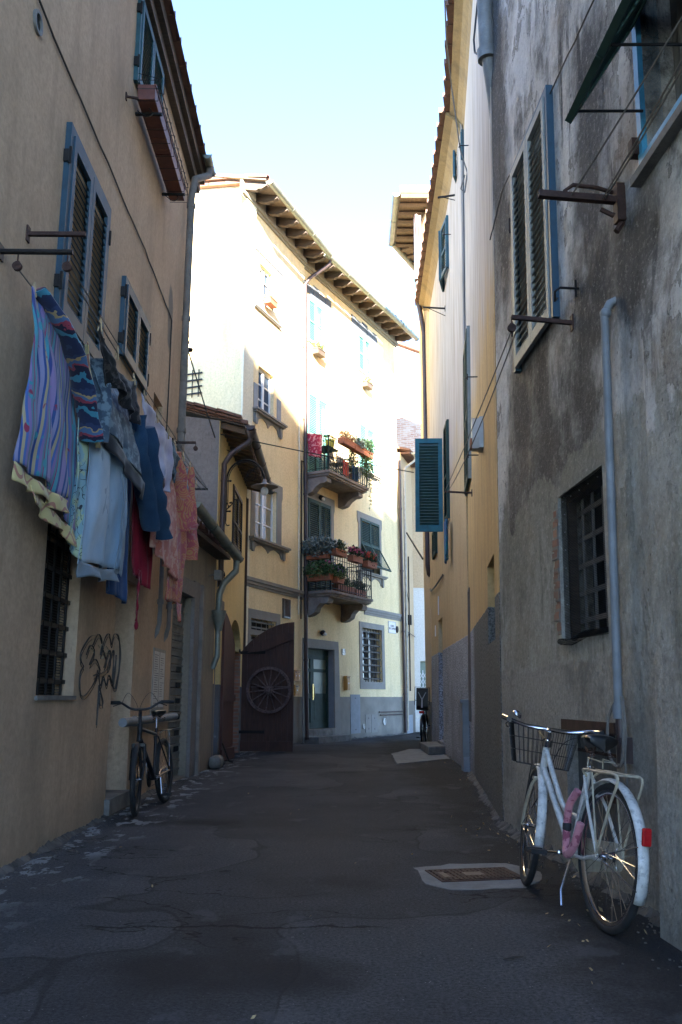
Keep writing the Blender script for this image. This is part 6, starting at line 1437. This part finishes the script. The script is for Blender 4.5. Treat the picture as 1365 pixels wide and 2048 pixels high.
fbox('box of reddish shrubs on the upper balcony rail', BM @ T(.98, -.82, zr1 + .06), .70, simple('leaf_reddish', (.22, .13, .06), .6), None, 420, 0, .08, .17, (.02, .03))
fbox('box of succulents on the upper balcony rail', BM @ T(1.66, -.82, zr1 + .05), .66, M_leafs, None, 500, 0, .09, .17, (.04, .04))
fbox('box with plants trailing down from the right end of the upper balcony', BM @ T(2.25, -.82, zr1 + .05), .50, M_leafd, None, 900, 0, .08, .26, (.1, .1))
m = MB()
for (x, z, h) in ((2.3, -.3, .4), (2.42, -.5, .5), (2.1, -.35, .3)): m.leaves((x, -.84, zr1 + z), (.16, .12, h), 300, .06, random, .9)
for k in range(3):
    x = 2.46 + k * .07; pts = [(x + .02 * math.sin(j), -.80 + .02 * math.cos(j * 2), zr1 - .8 - j * .12) for j in range(7 - k)]; m.tube(pts, .004, 4)
    for p in pts: m.leaves(p, (.04, .03, .03), 8, .04)
single('trailing_ivy', 'ivy spilling down over the right end of the upper balcony', 'ivy', m, M_leafg, BM)
t = thing('potted_conifer', 'small dark conifer rising above the upper balcony rail', 'potted plant', BM @ T(1.98, -.5, SL1 + .03)); m = MB(); m.lathe([(0, 0), (.12, 0), (.15, .3), (0, .3)], 16); part('pot', m, M_terra, t); m = MB()
for k in range(10): z = .35 + k * .1; m.leaves((0, 0, z), (.16 * (1 - k / 11), .16 * (1 - k / 11), .07), 90, .06)
part('crown', m, M_leafd, t)
t = thing('potted_plant', 'yellow pot with a green plant inside the upper balcony', 'potted plant', BM @ T(.55, -.55, SL1 + .74)); m = MB(); m.lathe([(0, 0), (.10, 0), (.13, .2), (.0, .2)], 16); part('pot', m, simple('yellow_glaze', (.6, .55, .08), .4), t); m = MB(); m.leaves((0, 0, .25), (.12, .12, .1), 90, .07); part('leaves', m, M_leafg, t)
# balcony furniture
t = thing('balcony_table', 'small dark table inside the upper balcony', 'table', BM @ T(.6, -.40, SL1 + .03)); m = MB(); m.box(-.3, .3, -.22, .22, .68, .71); part('tabletop', m, M_iron, t)
for sx in (-.26, .26):
    for sy in (-.18, .18): m = MB(); m.tube([(sx, sy, 0), (sx, sy, .68)], .012, 6); part('leg', m, M_iron, t)
ch = None
for (x, lab, cm, cc) in ((1.25, 'folding chair with an orange cloth on the upper balcony', M_red, 1), (1.85, 'folding chair with a navy cloth on the upper balcony', F_black, 2)):
    t = thing('folding_chair', lab, 'chair', BM @ T(x, -.42, SL1 + .03), 'chairs on the upper balcony'); m = MB(); m.box(-.19, .19, -.19, .19, .42, .44); part('seat', m, M_soffwood, t)
    for sx in (-.18, .18):
        m = MB(); m.tube([(sx, -.18, 0), (sx, .18, .43), (sx, .24, .85)], .011, 6); part('leg', m, M_iron, t); m = MB(); m.tube([(sx, .2, 0), (sx, -.16, .43)], .011, 6); part('leg', m, M_iron, t)
    m = MB(); m.box(-.18, .18, .22, .235, .62, .82); part('backrest', m, M_soffwood, t)
    m = MB(); m.grid(lambda u, v: ((u - .5) * .3, -.21 - .02 * math.sin(u * 8), .5 - v * .42), 8, 8); o = single('draped_cloth', ('orange' if cc == 1 else 'navy') + ' cloth draped over a folding chair', 'cloth', m, M_red if cc == 1 else F_blue, BM @ T(x, -.42, SL1 + .03)); sd = o.modifiers.new('t', 'SOLIDIFY'); sd.thickness = .01
m = MB(); m.grid(lambda u, v: (-.02 - .02 * math.sin(u * 12) * v, (u - .5) * .45 * (1 - .15 * v), -v * .62 + .1 * u), 14, 14); o = single('red_cloth', 'red patterned cloth hung over the side rail of the upper balcony', 'cloth', m, fabric('cloth_red_dots', 'plain', (.4, .03, .06), (.3, .02, .05), (.6, .25, .25)), BM @ T(.08, -.35, zr1 + .02)); sd = o.modifiers.new('t', 'SOLIDIFY'); sd.thickness = .012
# sill pots of the top floor
for (px, py, W, lab, fl) in ((640, 700, B, 'yellow flowered sill box under the left top floor shutters', M_leafy), (737, 766, B, 'yellow flowered sill box under the right top floor shutters', M_leafy)):
    s, z = W.at(px, py, .16); fbox(lab, W.M @ T(s, -.14, z), .45, M_leafy, M_whitefl, 260, 14, .08, .14, (.06, .06), grp='sill boxes of the top floor', mat=M_rafter)
    m = MB(); m.tube([(s - .75, -.06, z + .10), (s + .25, -.06, z + .02)], .012, 6); 
s, z = A.at(545, 600, .2); fbox('terracotta sill box outside the small white top floor window', A.M @ T(s + .0, -.16, z + .02), .42, M_leafy, None, 60, 0, .07, .1, (.1, .05), grp='sill boxes of the top floor')

# ================================================================== SMALL WALL THINGS ON THE YELLOW HOUSE
def text_mesh(txt, size, mat, parent, M, name='lettering', ext=.002):
    cu = bpy.data.curves.new('t', 'FONT'); cu.body = txt; cu.size = size; cu.extrude = ext; cu.align_x = 'CENTER'; cu.align_y = 'CENTER'; cu.space_line = .95
    ob = bpy.data.objects.new('t', cu); col.objects.link(ob); me = bpy.data.meshes.new_from_object(ob); bpy.data.objects.remove(ob); bpy.data.curves.remove(cu)
    me.materials.clear(); me.materials.append(mat); o = bpy.data.objects.new(name, me); col.objects.link(o); return _reg(o, M, parent)
def plate(W, px, py, w, h, label, txt, size, cat='sign', name='sign'):
    s, z = W.at(px, py); t = thing(name, label, cat, W.M @ T(s, 0, z)); m = MB(); r_ = .012
    m.prism([(-w / 2 + r_, -h / 2), (w / 2 - r_, -h / 2), (w / 2, -h / 2 + r_), (w / 2, h / 2 - r_), (w / 2 - r_, h / 2), (-w / 2 + r_, h / 2), (-w / 2, h / 2 - r_), (-w / 2, -h / 2 + r_)], -.02, 0); part('plate', m, M_sign, t)
    m = MB(); b = .01
    for (x0, x1, z0, z1) in ((-w / 2 + b, w / 2 - b, h / 2 - b - .006, h / 2 - b), (-w / 2 + b, w / 2 - b, -h / 2 + b, -h / 2 + b + .006), (-w / 2 + b, -w / 2 + b + .006, -h / 2 + b + .006, h / 2 - b - .006), (w / 2 - b - .006, w / 2 - b, -h / 2 + b + .006, h / 2 - b - .006)): m.box(x0, x1, -.023, -.02, z0, z1)
    part('border', m, M_ink, t); text_mesh(txt, size, M_ink, t, W.M @ T(s, -.022, z) @ RX(RAD(90))); return t
plate(B, 687, 1304, .19, .17, 'white enamel house number 11 by the green door', '11', .15)
plate(B, 784, 1255, .56, .36, 'white street name plaque beside the far downpipe', 'CORTE\nDEL CAPPERO', .085)
def mailbox(W, px, py, w, h, label, M_=None, slots=1):
    s, z = W.at(px, py); t = thing('mailbox', label, 'mailbox', W.M @ T(s, 0, z), 'mailboxes on the yellow house'); m = MB(); m.box(-w / 2, w / 2, -.10, 0, -h / 2, h / 2); m.box(-w / 2 - .01, w / 2 + .01, -.115, 0, h / 2 + .0, h / 2 + .015); part('case', m, M_mail, t)
    for i in range(slots):
        x0 = -w / 2 + w * i / slots; k = MB(); k.box(x0 + .02, x0 + w / slots - .02, -.108, -.1, -h / 2 + .03, h / 2 - .05); dd_ = part('door', k, M_mail, t); k = MB(); k.box(x0 + .03, x0 + w / slots - .03, -.104, -.1, h / 2 - .04, h / 2 - .022); part('slot', k, M_dark, t)
        k = MB(); k.box(x0 + w / slots / 2 - .02, x0 + w / slots / 2 + .02, -.111, -.108, -.01, .02); part('name_tag', k, M_sign, dd_)
mailbox(B, 691, 1367, .19, .36, 'single brass coloured mailbox right of the green door')
mailbox(A, 588, 1352, .36, .24, 'double ochre mailbox left of the downpipe', slots=2); mailbox(A, 587, 1381, .22, .24, 'ochre mailbox below the double one')
s, z = B.at(608, 1358); t = thing('intercom', 'grey intercom panel between downpipe and door', 'intercom', BM @ T(s, 0, z)); m = MB(); m.box(-.045, .045, -.03, 0, -.1, .1); part('case', m, M_plasticg, t); m = MB(); m.lathe([(.0, .0), (.02, 0), (.02, .004), (0, .004)], 12, T(0, -.03, .04) @ RX(RAD(90))); part('button', m, M_iron, t)
s, z = B.at(793, 1259); m = MB(T(s, -.03, z)); m.ball((0, 0, 0), .11, 14, (.8, .35, 1)); single('round_box', 'dark oval junction box beside the street plaque', 'junction box', m, M_iron, BM)
# notices on the taupe wall
s, z = L1.at(326, 1365); nb_ = thing('notice_board', 'two narrow printed notices on a board beside the roller shutter', 'notice board', L1.M @ T(17.15, 0, z)); m = MB(); m.box(-.36, .42, -.012, 0, -.42, .40); part('board', m, simple('board_grey', (.3, .28, .23), .8), nb_)
for i, x0 in enumerate((-.33, .05)):
    m = MB(); m.box(x0, x0 + .32, -.015, -.0125, -.30, .36); pp = part('sheet', m, M_paper, nb_); m = MB(); rr_ = random.Random(i)
    for k in range(22):
        if rr_.random() < .15: continue
        z0 = .32 - k * .027; m.box(x0 + .03, x0 + .03 + rr_.uniform(.12, .26), -.017, -.0152, z0 - .007, z0)
    part('print_lines', m, M_papertext, pp)
# ================================================================== BICYCLES  (x forward, y left, z up; rear hub above the origin)
def wheel_parts(bike, M, r, tr, tyrem, rimm, nsp=28, rimw=.012):
    Mw = M @ RX(RAD(90))
    w = thing_part('wheel', bike, M)
    m = MB(); n = 40; m.tube([((r - tr) * math.cos(2 * math.pi * i / n), (r - tr) * math.sin(2 * math.pi * i / n), 0) for i in range(n)], tr, 10, closed=True); part('tyre', m, tyrem, w, Mw)
    m = MB(); ri = r - 2 * tr; m.lathe([(ri + .004, -rimw), (ri - .012, -rimw * .9), (ri - .020, 0), (ri - .012, rimw * .9), (ri + .004, rimw)], 48); part('rim', m, rimm, w, Mw)
    m = MB()
    for i in range(nsp):
        a = 2 * math.pi * i / nsp; sd = 1 if i % 2 else -1; b = a + (.9 if (i // 2) % 2 else -.9); m.tube([(.022 * math.cos(b), .022 * math.sin(b), sd * .025), ((ri - .015) * math.cos(a), (ri - .015) * math.sin(a), 0)], .0013, 4, caps=False)
    part('spokes', m, M_chrome, w, Mw)
    m = MB(); m.lathe([(0, -.05), (.008, -.05), (.008, -.032), (.024, -.03), (.024, -.024), (.012, -.02), (.012, .02), (.024, .024), (.024, .03), (.008, .032), (.008, .05), (0, .05)], 16); part('hub', m, M_chrome, w, Mw); return w
def thing_part(name, parent, M):
    # tyre carries the wheel: an axle mesh that parents rim, spokes and hub
    m = MB(); m.tube([(0, -.065, 0), (0, .065, 0)], .005, 8); return part(name, m, M_iron, parent, M)
def fender(mb, r, a0, a1, w, c=(0, 0), n=22, d=.012):
    def fn(u, v):
        a = RAD(a0 + (a1 - a0) * v); t = (u - .5) * 2; rr = r - d * t * t; return (c[0] + rr * math.cos(a), t * w, c[1] + rr * math.sin(a))
    mb.grid(fn, 8, n)
def saddle(bike, M, mat):
    m = MB(); prof = [(-.135, .001, -.018), (-.13, .03, -.012), (-.12, .075, 0), (-.07, .085, .008), (0, .06, .004), (.07, .032, 0), (.13, .022, -.004), (.145, .008, -.015)]
    def fn(u, v):
        k = v * (len(prof) - 1); i = min(int(k), len(prof) - 2); f = k - i; x = prof[i][0] * (1 - f) + prof[i + 1][0] * f; w = prof[i][1] * (1 - f) + prof[i + 1][1] * f; z = prof[i][2] * (1 - f) + prof[i + 1][2] * f
        a = 2 * math.pi * u; return (x, w * math.cos(a), z + (.022 * math.sin(a) if math.sin(a) > 0 else .045 * math.sin(a)))
    m.grid(fn, 24, 24); s = part('saddle', m, mat, bike, M); m = MB()
    for y in (-.022, .022): m.tube([(-.1, y * 1.6, -.035), (-.05, y, -.065), (.03, y, -.065), (.1, y * .5, -.03)], .0045, 6)
    for y in (-.05, .05): m.tube([(-.09 + .016 * math.cos(k), y + .016 * math.sin(k), -.09 + k * .003) for k in [j * .5 for j in range(20)]], .003, 4)
    part('saddle_rails', m, M_rust, s, M); return s
def crank(bike, bb, ang, mat, L=.17, pedal_mat=None, cg=None):
    m = MB(); m.tube([(bb[0], -.07, bb[2]), (bb[0], .07, bb[2])], .012, 8); c = part('crankset', m, M_chrome, bike)
    for sg, a in ((-1, ang), (1, ang + math.pi)):
        e = (bb[0] + L * math.cos(a), sg * .085, bb[2] + L * math.sin(a)); m = MB(); m.tube([(bb[0], sg * .07, bb[2]), e], .009, 8, flat=.7); part('crank_arm', m, M_chrome, c)
        m = MB(T(e[0], sg * .135, e[2])); m.box(-.045, .045, -.045, .045, -.012, -.002); m.box(-.045, -.02, -.045, .045, -.002, .012); m.box(.02, .045, -.045, .045, -.002, .012); m.tube([(0, -sg * .05, 0), (0, .045, 0)], .006, 6); part('pedal', m, M_rubber, c)
    return c
def place(p0, p1, lean):
    d = (p1 - p0); d.z = 0; d.normalize(); l = Vector((0, 0, 1)).cross(d); M = Matrix(((d.x, l.x, 0, p0.x), (d.y, l.y, 0, p0.y), (0, 0, 1, 0), (0, 0, 0, 1))); return M @ RX(lean)
# ---- white city bicycle
p0 = gpt(1213, 1866); p1 = gpt(1046, 1768); print('bike', p0, p1, (p1 - p0).length)
BMx = place(p0, p1, RAD(6)); r = .345; WB = min(1.12, (p1 - p0).length); H0 = r
wb = thing('bicycle', 'old white city bicycle with wire basket leaning on the weathered wall', 'bicycle', BMx)
FRM = M_bikewhite; bb = (.45, 0, .29); ht_, hb_ = (WB - .235, 0, .84), (WB - .18, 0, .65); st_ = (.27, 0, .74)
m = MB(); hx = lambda f: (ht_[0] + (hb_[0] - ht_[0]) * f, 0, ht_[2] + (hb_[2] - ht_[2]) * f)
m.tube([ht_, hb_], .021, 10); m.tube([hx(.75), bb], .018, 10); m.tube(smooth([hx(.2), (.70, 0, .60), (.56, 0, .50), (.385, 0, .48)]), .015, 10)
m.tube([bb, st_], .016, 10); m.tube([(bb[0], -.035, bb[2]), (bb[0], .035, bb[2])], .024, 12)
for y in (-1, 1): m.tube([(bb[0] - .03, y * .03, bb[2]), (.2, y * .045, .30), (0, y * .062, r)], .009, 8); m.tube([(.285, y * .02, .70), (.16, y * .05, .56), (0, y * .062, r)], .0085, 8)
part('frame', m, FRM, wb); m = MB(); m.tube([(hx(.78)[0] - .12 - k * .012, -.0185, .60 - k * .0128 + (.006 if k % 2 else -.006)) for k in range(14)], .0025, 4); part('frame_script', m, simple('script_blue', (.03, .05, .14), .5), wb, label='faded dark blue script lettering on the down tube')
wheel_parts(wb, BMx @ T(0, 0, r), r, .019, M_rubber, M_chrome, 32)
# steered front assembly
ax0 = Vector(hb_); axd = (Vector(ht_) - ax0).normalized(); ST = RAD(-13)
MS = BMx @ T(*ax0) @ Matrix.Rotation(ST, 4, axd) @ T(*(-ax0))
fh = (WB, 0, r)
m = MB(); m.box(-.03, .03, -.05, .05, -.008, .008, T(hb_[0] + .01, 0, hb_[2] - .02))
for y in (-1, 1): m.tube(smooth([(hb_[0] + .01, y * .03, hb_[2] - .02), (hb_[0] + .035, y * .05, .58), (WB - .055, y * .058, .46), (fh[0], y * .058, r)]), [.012] * 13 + [.010] * 6 if False else .0105, 8)
fk = part('fork', m, M_bikecream, wb, MS)
wheel_parts(wb, MS @ T(*fh), r, .019, M_rubber, M_chrome, 32)
m = MB(); fender(m, r + .02, 195, 62, .026, (fh[0], r)); m2 = part('fender', m, FRM, wb, MS); m2.modifiers.new('t', 'SOLIDIFY').thickness = .003
m = MB(); fender(m, r + .02, 205, 18, .026, (0, r)); m2 = part('fender', m, FRM, wb, BMx); m2.modifiers.new('t', 'SOLIDIFY').thickness = .003
m = MB(T(-(r + .03) * math.cos(RAD(12)) , 0, r + (r + .03) * math.sin(RAD(22)))); m.box(-.018, .004, -.022, .022, -.038, .042); rl_ = part('rear_reflector', m, M_redlens, wb, BMx); b_ = rl_.modifiers.new('b', 'BEVEL'); b_.width = .009; b_.segments = 3
m = MB(); m.tube([(fh[0] - .03, -.02, r), (fh[0] + .2, .0, r + .3)], .003, 4)
for a in (150, 200):
    for y in (-1, 1): m.tube([(fh[0], y * .06, r), (fh[0] + (r + .02) * math.cos(RAD(a)), y * .03, r + (r + .02) * math.sin(RAD(a)))], .003, 5)
part('fender_stays', m, M_chrome, fk, MS)
m = MB()
for a in (165, 195):
    for y in (-1, 1): m.tube([(0, y * .06, r), ((r + .02) * math.cos(RAD(a)), y * .03, r + (r + .02) * math.sin(RAD(a)))], .003, 5)
part('fender_stays', m, M_chrome, wb, BMx)
# stem and handlebar
top = Vector(ht_) + axd * .07
m = MB(); m.tube([Vector(ht_) - axd * .02, Vector(ht_) + axd * .02], .026, 10); m.tube([Vector(ht_), top], .013, 10); m.tube([top, top + Vector((.04, 0, .01))], .014, 10)
hbp = top + Vector((.045, 0, .012)); m.tube(smooth([tuple(hbp + Vector(v)) for v in ((-.20, .27, .02), (-.12, .285, .03), (-.02, .24, .025), (.01, .12, .0), (0, 0, 0), (.01, -.12, .0), (-.02, -.24, .025), (-.12, -.285, .03), (-.20, -.27, .02))]), .011, 10)
hbm = part('handlebar', m, M_chrome, wb, MS)
for y in (-1, 1):
    m = MB(); m.tube([hbp + Vector((-.24, y * .262, .018)), hbp + Vector((-.14, y * .283, .028))], .016, 10); part('grip', m, M_rubber if y < 0 else M_chrome, hbm, MS)
    m = MB(); m.tube(smooth([tuple(hbp + Vector(v)) for v in ((-.04, y * .24, .01), (-.10, y * .262, -.015), (-.19, y * .25, -.03))]), .005, 6); part('brake_lever', m, M_chrome, hbm, MS)
m = MB(T(*(hbp + Vector((-.03, .2, .05))))); m.lathe([(0, .03), (.02, .026), (.03, .01), (.03, 0), (.0, 0)], 16, RX(.6)); part('bell', m, M_chrome, hbm, MS)
m = MB(); m.tube(smooth([tuple(hbp + Vector((-.04, -.24, .0))), tuple(hbp + Vector((.1, -.12, -.06))), tuple(hbp + Vector((.02, -.03, -.25))), (hb_[0] + .03, -.03, .62)]), .0025, 5); part('brake_cable', m, M_cable, hbm, MS)
# basket
m = MB(); bx0, bx1, bw0, bw1, bz0, bz1 = hx(0)[0] + .09, hx(0)[0] + .36, .155, .20, .70, .93
def bk_(f): zz = bz0 + (bz1 - bz0) * f; k = f; return [(bx0 - .0, (bw0 + (bw1 - bw0) * k), zz), (bx1 - .05 + .05 * k, (bw0 + (bw1 - bw0) * k), zz), (bx1 - .05 + .05 * k, -(bw0 + (bw1 - bw0) * k), zz), (bx0, -(bw0 + (bw1 - bw0) * k), zz)]
for f, rr in ((0, .003), (.33, .002), (.66, .002), (1, .0045)): m.tube(bk_(f), rr, 5, closed=True)
P0, P1 = bk_(0), bk_(1)
for i in range(4):
    j = (i + 1) % 4; n = 9 if i % 2 == 0 else 13
    for k in range(n + 1):
        t = k / n; m.tube([Vector(P0[i]).lerp(Vector(P0[j]), t), Vector(P1[i]).lerp(Vector(P1[j]), t)], .0018, 4, caps=False)
for k in range(12): t = k / 11; m.tube([Vector(P0[0]).lerp(Vector(P0[3]), t), Vector(P0[1]).lerp(Vector(P0[2]), t)], .0018, 4, caps=False)
for k in range(5): t = k / 4; m.tube([Vector(P0[0]).lerp(Vector(P0[1]), t), Vector(P0[3]).lerp(Vector(P0[2]), t)], .0018, 4, caps=False)
bsk = part('basket', m, M_bikeblack, wb, MS)
m = MB()
for y in (-.05, .05): m.tube([(bx0 + .1, y, bz0), (fh[0] - .0, y * 1.3, r)], .004, 5)
m.tube([(bx0, .04, bz1 - .03), (hx(0)[0], .02, .86)], .006, 5); part('basket_stay', m, M_bikeblack, bsk, MS)
# seat
m = MB(); m.tube([st_, (.245, 0, .82)], .012, 10); m.tube([(.272, 0, .725), (.268, 0, .75)], .021, 10); part('seat_post', m, M_chrome, wb, BMx); saddle(wb, BMx @ T(.225, 0, .89), M_vinyl)
# rack
m = MB(); zr_ = .735
for y in (-1, 1): m.tube(smooth([(.26, y * .02, .70), (.22, y * .055, zr_), (.0, y * .062, zr_), (-.17, y * .062, zr_), (-.19, y * .062, zr_ - .04), (-.12, y * .065, .58), (0, y * .066, r + .01)]), .0065, 8); m.tube([(.10, y * .062, zr_), (.0, y * .066, r + .01)], .005, 6)
for x in (.2, .08, -.06, -.17): m.tube([(x, -.062, zr_), (x, .062, zr_)], .005, 6)
m.tube([(.19, .0, zr_ + .005), (-.17, 0, zr_ + .005)], .005, 6); m.tube([(.2, .04, zr_ + .01), (.2, .04, zr_ + .06), (.06, .04, zr_ + .05), (.06, -.04, zr_ + .05), (.2, -.04, zr_ + .06), (.2, -.04, zr_ + .01)], .004, 6)
part('rack', m, M_bikecream, wb, BMx)
crank(wb, bb, RAD(172), M_chrome)
m = MB(); m.prism([(0 - .06, r - .02), (-.03, r - .06), (.45, .20), (.54, .24), (.545, .33), (.46, .375), (.0, r + .065), (-.05, r + .04)], -.052, -.040); cgm = part('chain_guard', m, M_bikecream, wb, BMx)
m = MB(); m.tube([(.40, .03, .26), (.33, .10, .12), (.24, .13, .06)], .007, 6); part('kickstand', m, M_chrome, wb, BMx)
m = MB(); m.tube(smooth([(.30, .045, .62), (.355, .065, .54), (.375, .065, .43), (.36, .07, .34), (.31, .085, .30), (.24, .08, .35), (.19, .07, .47)]), .021, 10); lk = single('chain_lock', 'pink fabric sleeved chain lock around the white bicycle frame', 'lock', m, fabric('cloth_pink_sleeve', 'plain', (.48, .20, .22), (.38, .14, .17), (.25, .07, .10)), BMx)
m = MB(); m.ball((.375, .065, .43), .03, 10, (.9, .8, 1.4)); part('lock_body', m, M_rubber, lk, BMx)
# ---- dark mountain bicycle
q0 = gpt(338, 1601); q1 = gpt(271, 1633); q1 = q0 + (q1 - q0).normalized() * min((q1 - q0).length, 1.16)
q0 = gpt(271, 1633) - (q1 - q0); q1 = gpt(271, 1633); print('mtb', q0, q1)
DM = place(q0, q1, RAD(4)); r2 = .335
db = thing('bicycle', 'black mountain bicycle parked against the taupe wall', 'bicycle', DM); Wd = (q1 - q0).length
bb2 = (.43, 0, .29); ht2, hb2, st2 = (Wd - .25, 0, .84), (Wd - .20, 0, .68), (.27, 0, .78)
m = MB(); m.tube([ht2, hb2], .026, 10); m.tube([Vector(hb2).lerp(Vector(ht2), .25), bb2], .024, 10); m.tube([Vector(ht2) - Vector((0, 0, .04)), (.285, 0, .72)], .017, 10); m.tube([bb2, st2], .017, 10); m.tube([(bb2[0], -.035, bb2[2]), (bb2[0], .035, bb2[2])], .024, 12)
for y in (-1, 1): m.tube([(bb2[0], y * .03, bb2[2]), (0, y * .065, r2)], .010, 8); m.tube([(.285, y * .02, .70), (0, y * .065, r2)], .0085, 8)
part('frame', m, M_bikeblack, db); wheel_parts(db, DM @ T(0, 0, r2), r2, .027, M_rubber, simple('rim_dark', (.05, .05, .05), .35, .8), 28)
axd2 = (Vector(ht2) - Vector(hb2)).normalized(); MS2 = DM @ T(*hb2) @ Matrix.Rotation(RAD(10), 4, axd2) @ T(*(-Vector(hb2)))
m = MB(); m.box(-.025, .025, -.06, .06, -.02, .012, T(hb2[0] + .01, 0, hb2[2] - .03))
for y in (-1, 1): m.tube([(hb2[0] + .01, y * .055, hb2[2] - .03), (hb2[0] + .06, y * .06, .52)], .017, 8); m.tube([(hb2[0] + .05, y * .06, .54), (Wd, y * .06, r2)], .012, 8)
part('fork', m, M_bikeblack, db, MS2); wheel_parts(db, MS2 @ T(Wd, 0, r2), r2, .027, M_rubber, simple('rim_dark', (.05, .05, .05), .35, .8), 28)
tp2 = Vector(ht2) + axd2 * .12; m = MB(); m.tube([Vector(ht2), tp2, tp2 + Vector((.07, 0, .03))], .014, 8); c_ = tp2 + Vector((.07, 0, .03))
m.tube(smooth([tuple(c_ + Vector(v)) for v in ((-.06, .31, .07), (-.03, .2, .07), (0, .09, .01), (0, 0, 0), (0, -.09, .01), (-.03, -.2, .07), (-.06, -.31, .07))]), .012, 8); hb3 = part('handlebar', m, M_bikeblack, db, MS2)
for y in (-1, 1): m = MB(); m.tube([c_ + Vector((-.035, y * .2, .07)), c_ + Vector((-.06, y * .32, .07))], .018, 8); part('grip', m, M_rubber, hb3, MS2); m = MB(); m.tube([c_ + Vector((-.0, y * .18, .06)), c_ + Vector((.03, y * .26, .035))], .005, 5); part('brake_lever', m, M_iron, hb3, MS2)
m = MB()
for y in (-1, 1): m.tube(smooth([tuple(c_ + Vector((0, y * .18, .06))), tuple(c_ + Vector((.14, y * .10, .16))), tuple(c_ + Vector((.12, 0, -.02))), (hb2[0] + .05, .02 * y, hb2[2])]), .0025, 5)
part('brake_cable', m, M_cable, hb3, MS2)
m = MB(); m.tube([st2, (.245, 0, .90)], .012, 8); part('seat_post', m, M_chrome, db); saddle(db, DM @ T(.235, 0, .95), M_vinyl)
m = MB()
for y in (-1, 1): m.tube([(.27, y * .03, .72), (.18, y * .05, .75), (-.16, y * .05, .75)], .005, 6); m.tube([(0, y * .06, r2), (-.1, y * .05, .75)], .004, 6); m.tube([(0, y * .06, r2), (.08, y * .05, .75)], .004, 6)
for x in (.15, .05, -.05, -.16): m.tube([(x, -.05, .75), (x, .05, .75)], .005, 6)
part('rack', m, M_chrome, db); crank(db, bb2, RAD(100), M_chrome)
m = MB(); m.lathe([(.0, -.004), (.09, -.004), (.09, .004), (0, .004)], 30, T(bb2[0], -.05, bb2[2]) @ RX(RAD(90))); m.tube([(bb2[0], -.05, bb2[2] + .088), (0, -.05, r2 + .04)], .004, 4); m.tube([(bb2[0], -.05, bb2[2] - .088), (0.02, -.05, r2 - .12), (0, -.05, r2 - .04)], .004, 4); part('chainring', m, M_iron, db)
# ---- far bicycle with child seat
z0 = gpt(852, 1491); F0 = Vector((1.93, 22.05, 0)); FM = place(F0, F0 + Vector((.18, 1, 0)), RAD(2))
fbk = thing('bicycle', 'far bicycle with a black child seat and red rear light', 'bicycle', FM)
wheel_parts(fbk, FM @ T(0, 0, .34), .34, .022, M_rubber, M_chrome, 20); wheel_parts(fbk, FM @ T(1.06, 0, .34), .34, .022, M_rubber, M_chrome, 20)
m = MB(); m.tube([(.84, 0, .86), (.90, 0, .66)], .02, 8); m.tube([(.88, 0, .72), (.44, 0, .29), (.27, 0, .8)], .018, 8); m.tube([(.9, 0, .66), (1.06, .05, .34)], .012, 8); m.tube([(.9, 0, .66), (1.06, -.05, .34)], .012, 8)
for y in (-1, 1): m.tube([(.44, y * .03, .29), (0, y * .06, .34), (.28, y * .02, .74)], .009, 8)
part('frame', m, M_bikeblack, fbk); m = MB(); fender(m, .365, 200, 30, .028, (0, .34)); part('fender', m, M_bikeblack, fbk).modifiers.new('t', 'SOLIDIFY').thickness = .003
m = MB(); m.tube([(.82, 0, .86), (.8, 0, 1.0)], .013, 8); m.tube(smooth([(.66, .28, 1.03), (.8, .2, 1.02), (.82, 0, 1.0), (.8, -.2, 1.02), (.66, -.28, 1.03)]), .011, 8); part('handlebar', m, M_chrome, fbk); saddle(fbk, FM @ T(.26, 0, .93), M_vinyl)
cs = MB(); cs.prism([(-.20, .82), (-.16, .80), (.10, .80), (.12, .84), (-.12, .86), (-.20, 1.32), (-.26, 1.32), (-.24, .90)], -.14, .14); csp = part('child_seat', cs, M_vinyl, fbk, label='black child seat with pale straps')
m = MB(); m.tube([(-.245, -.17, .92), (-.29, -.17, 1.34), (-.29, .17, 1.34), (-.245, .17, .92)], .010, 6); part('seat_frame', m, M_iron, csp)
m = MB(); m.box(-.262, -.255, -.015, .015, .86, 1.05, RX(0)); m.tube([(-.268, 0, 1.05), (-.275, .09, 1.22)], .010, 5); m.tube([(-.268, 0, 1.05), (-.275, -.09, 1.22)], .010, 5); part('strap', m, M_plasticg, csp)
m = MB(); m.box(-.33, -.29, -.06, .06, .73, .79); part('rear_light', m, M_redlens, fbk); m = MB(); m.tube([(.26, .05, .75), (-.2, .05, .76), (-.28, 0, .76), (-.2, -.05, .76), (.26, -.05, .75)], .007, 6); m.tube([(0, .06, .34), (-.12, .05, .76)], .006, 6); m.tube([(0, -.06, .34), (-.12, -.05, .76)], .006, 6); part('rack', m, M_iron, fbk); crank(fbk, (.44, 0, .29), 1.0, M_chrome)
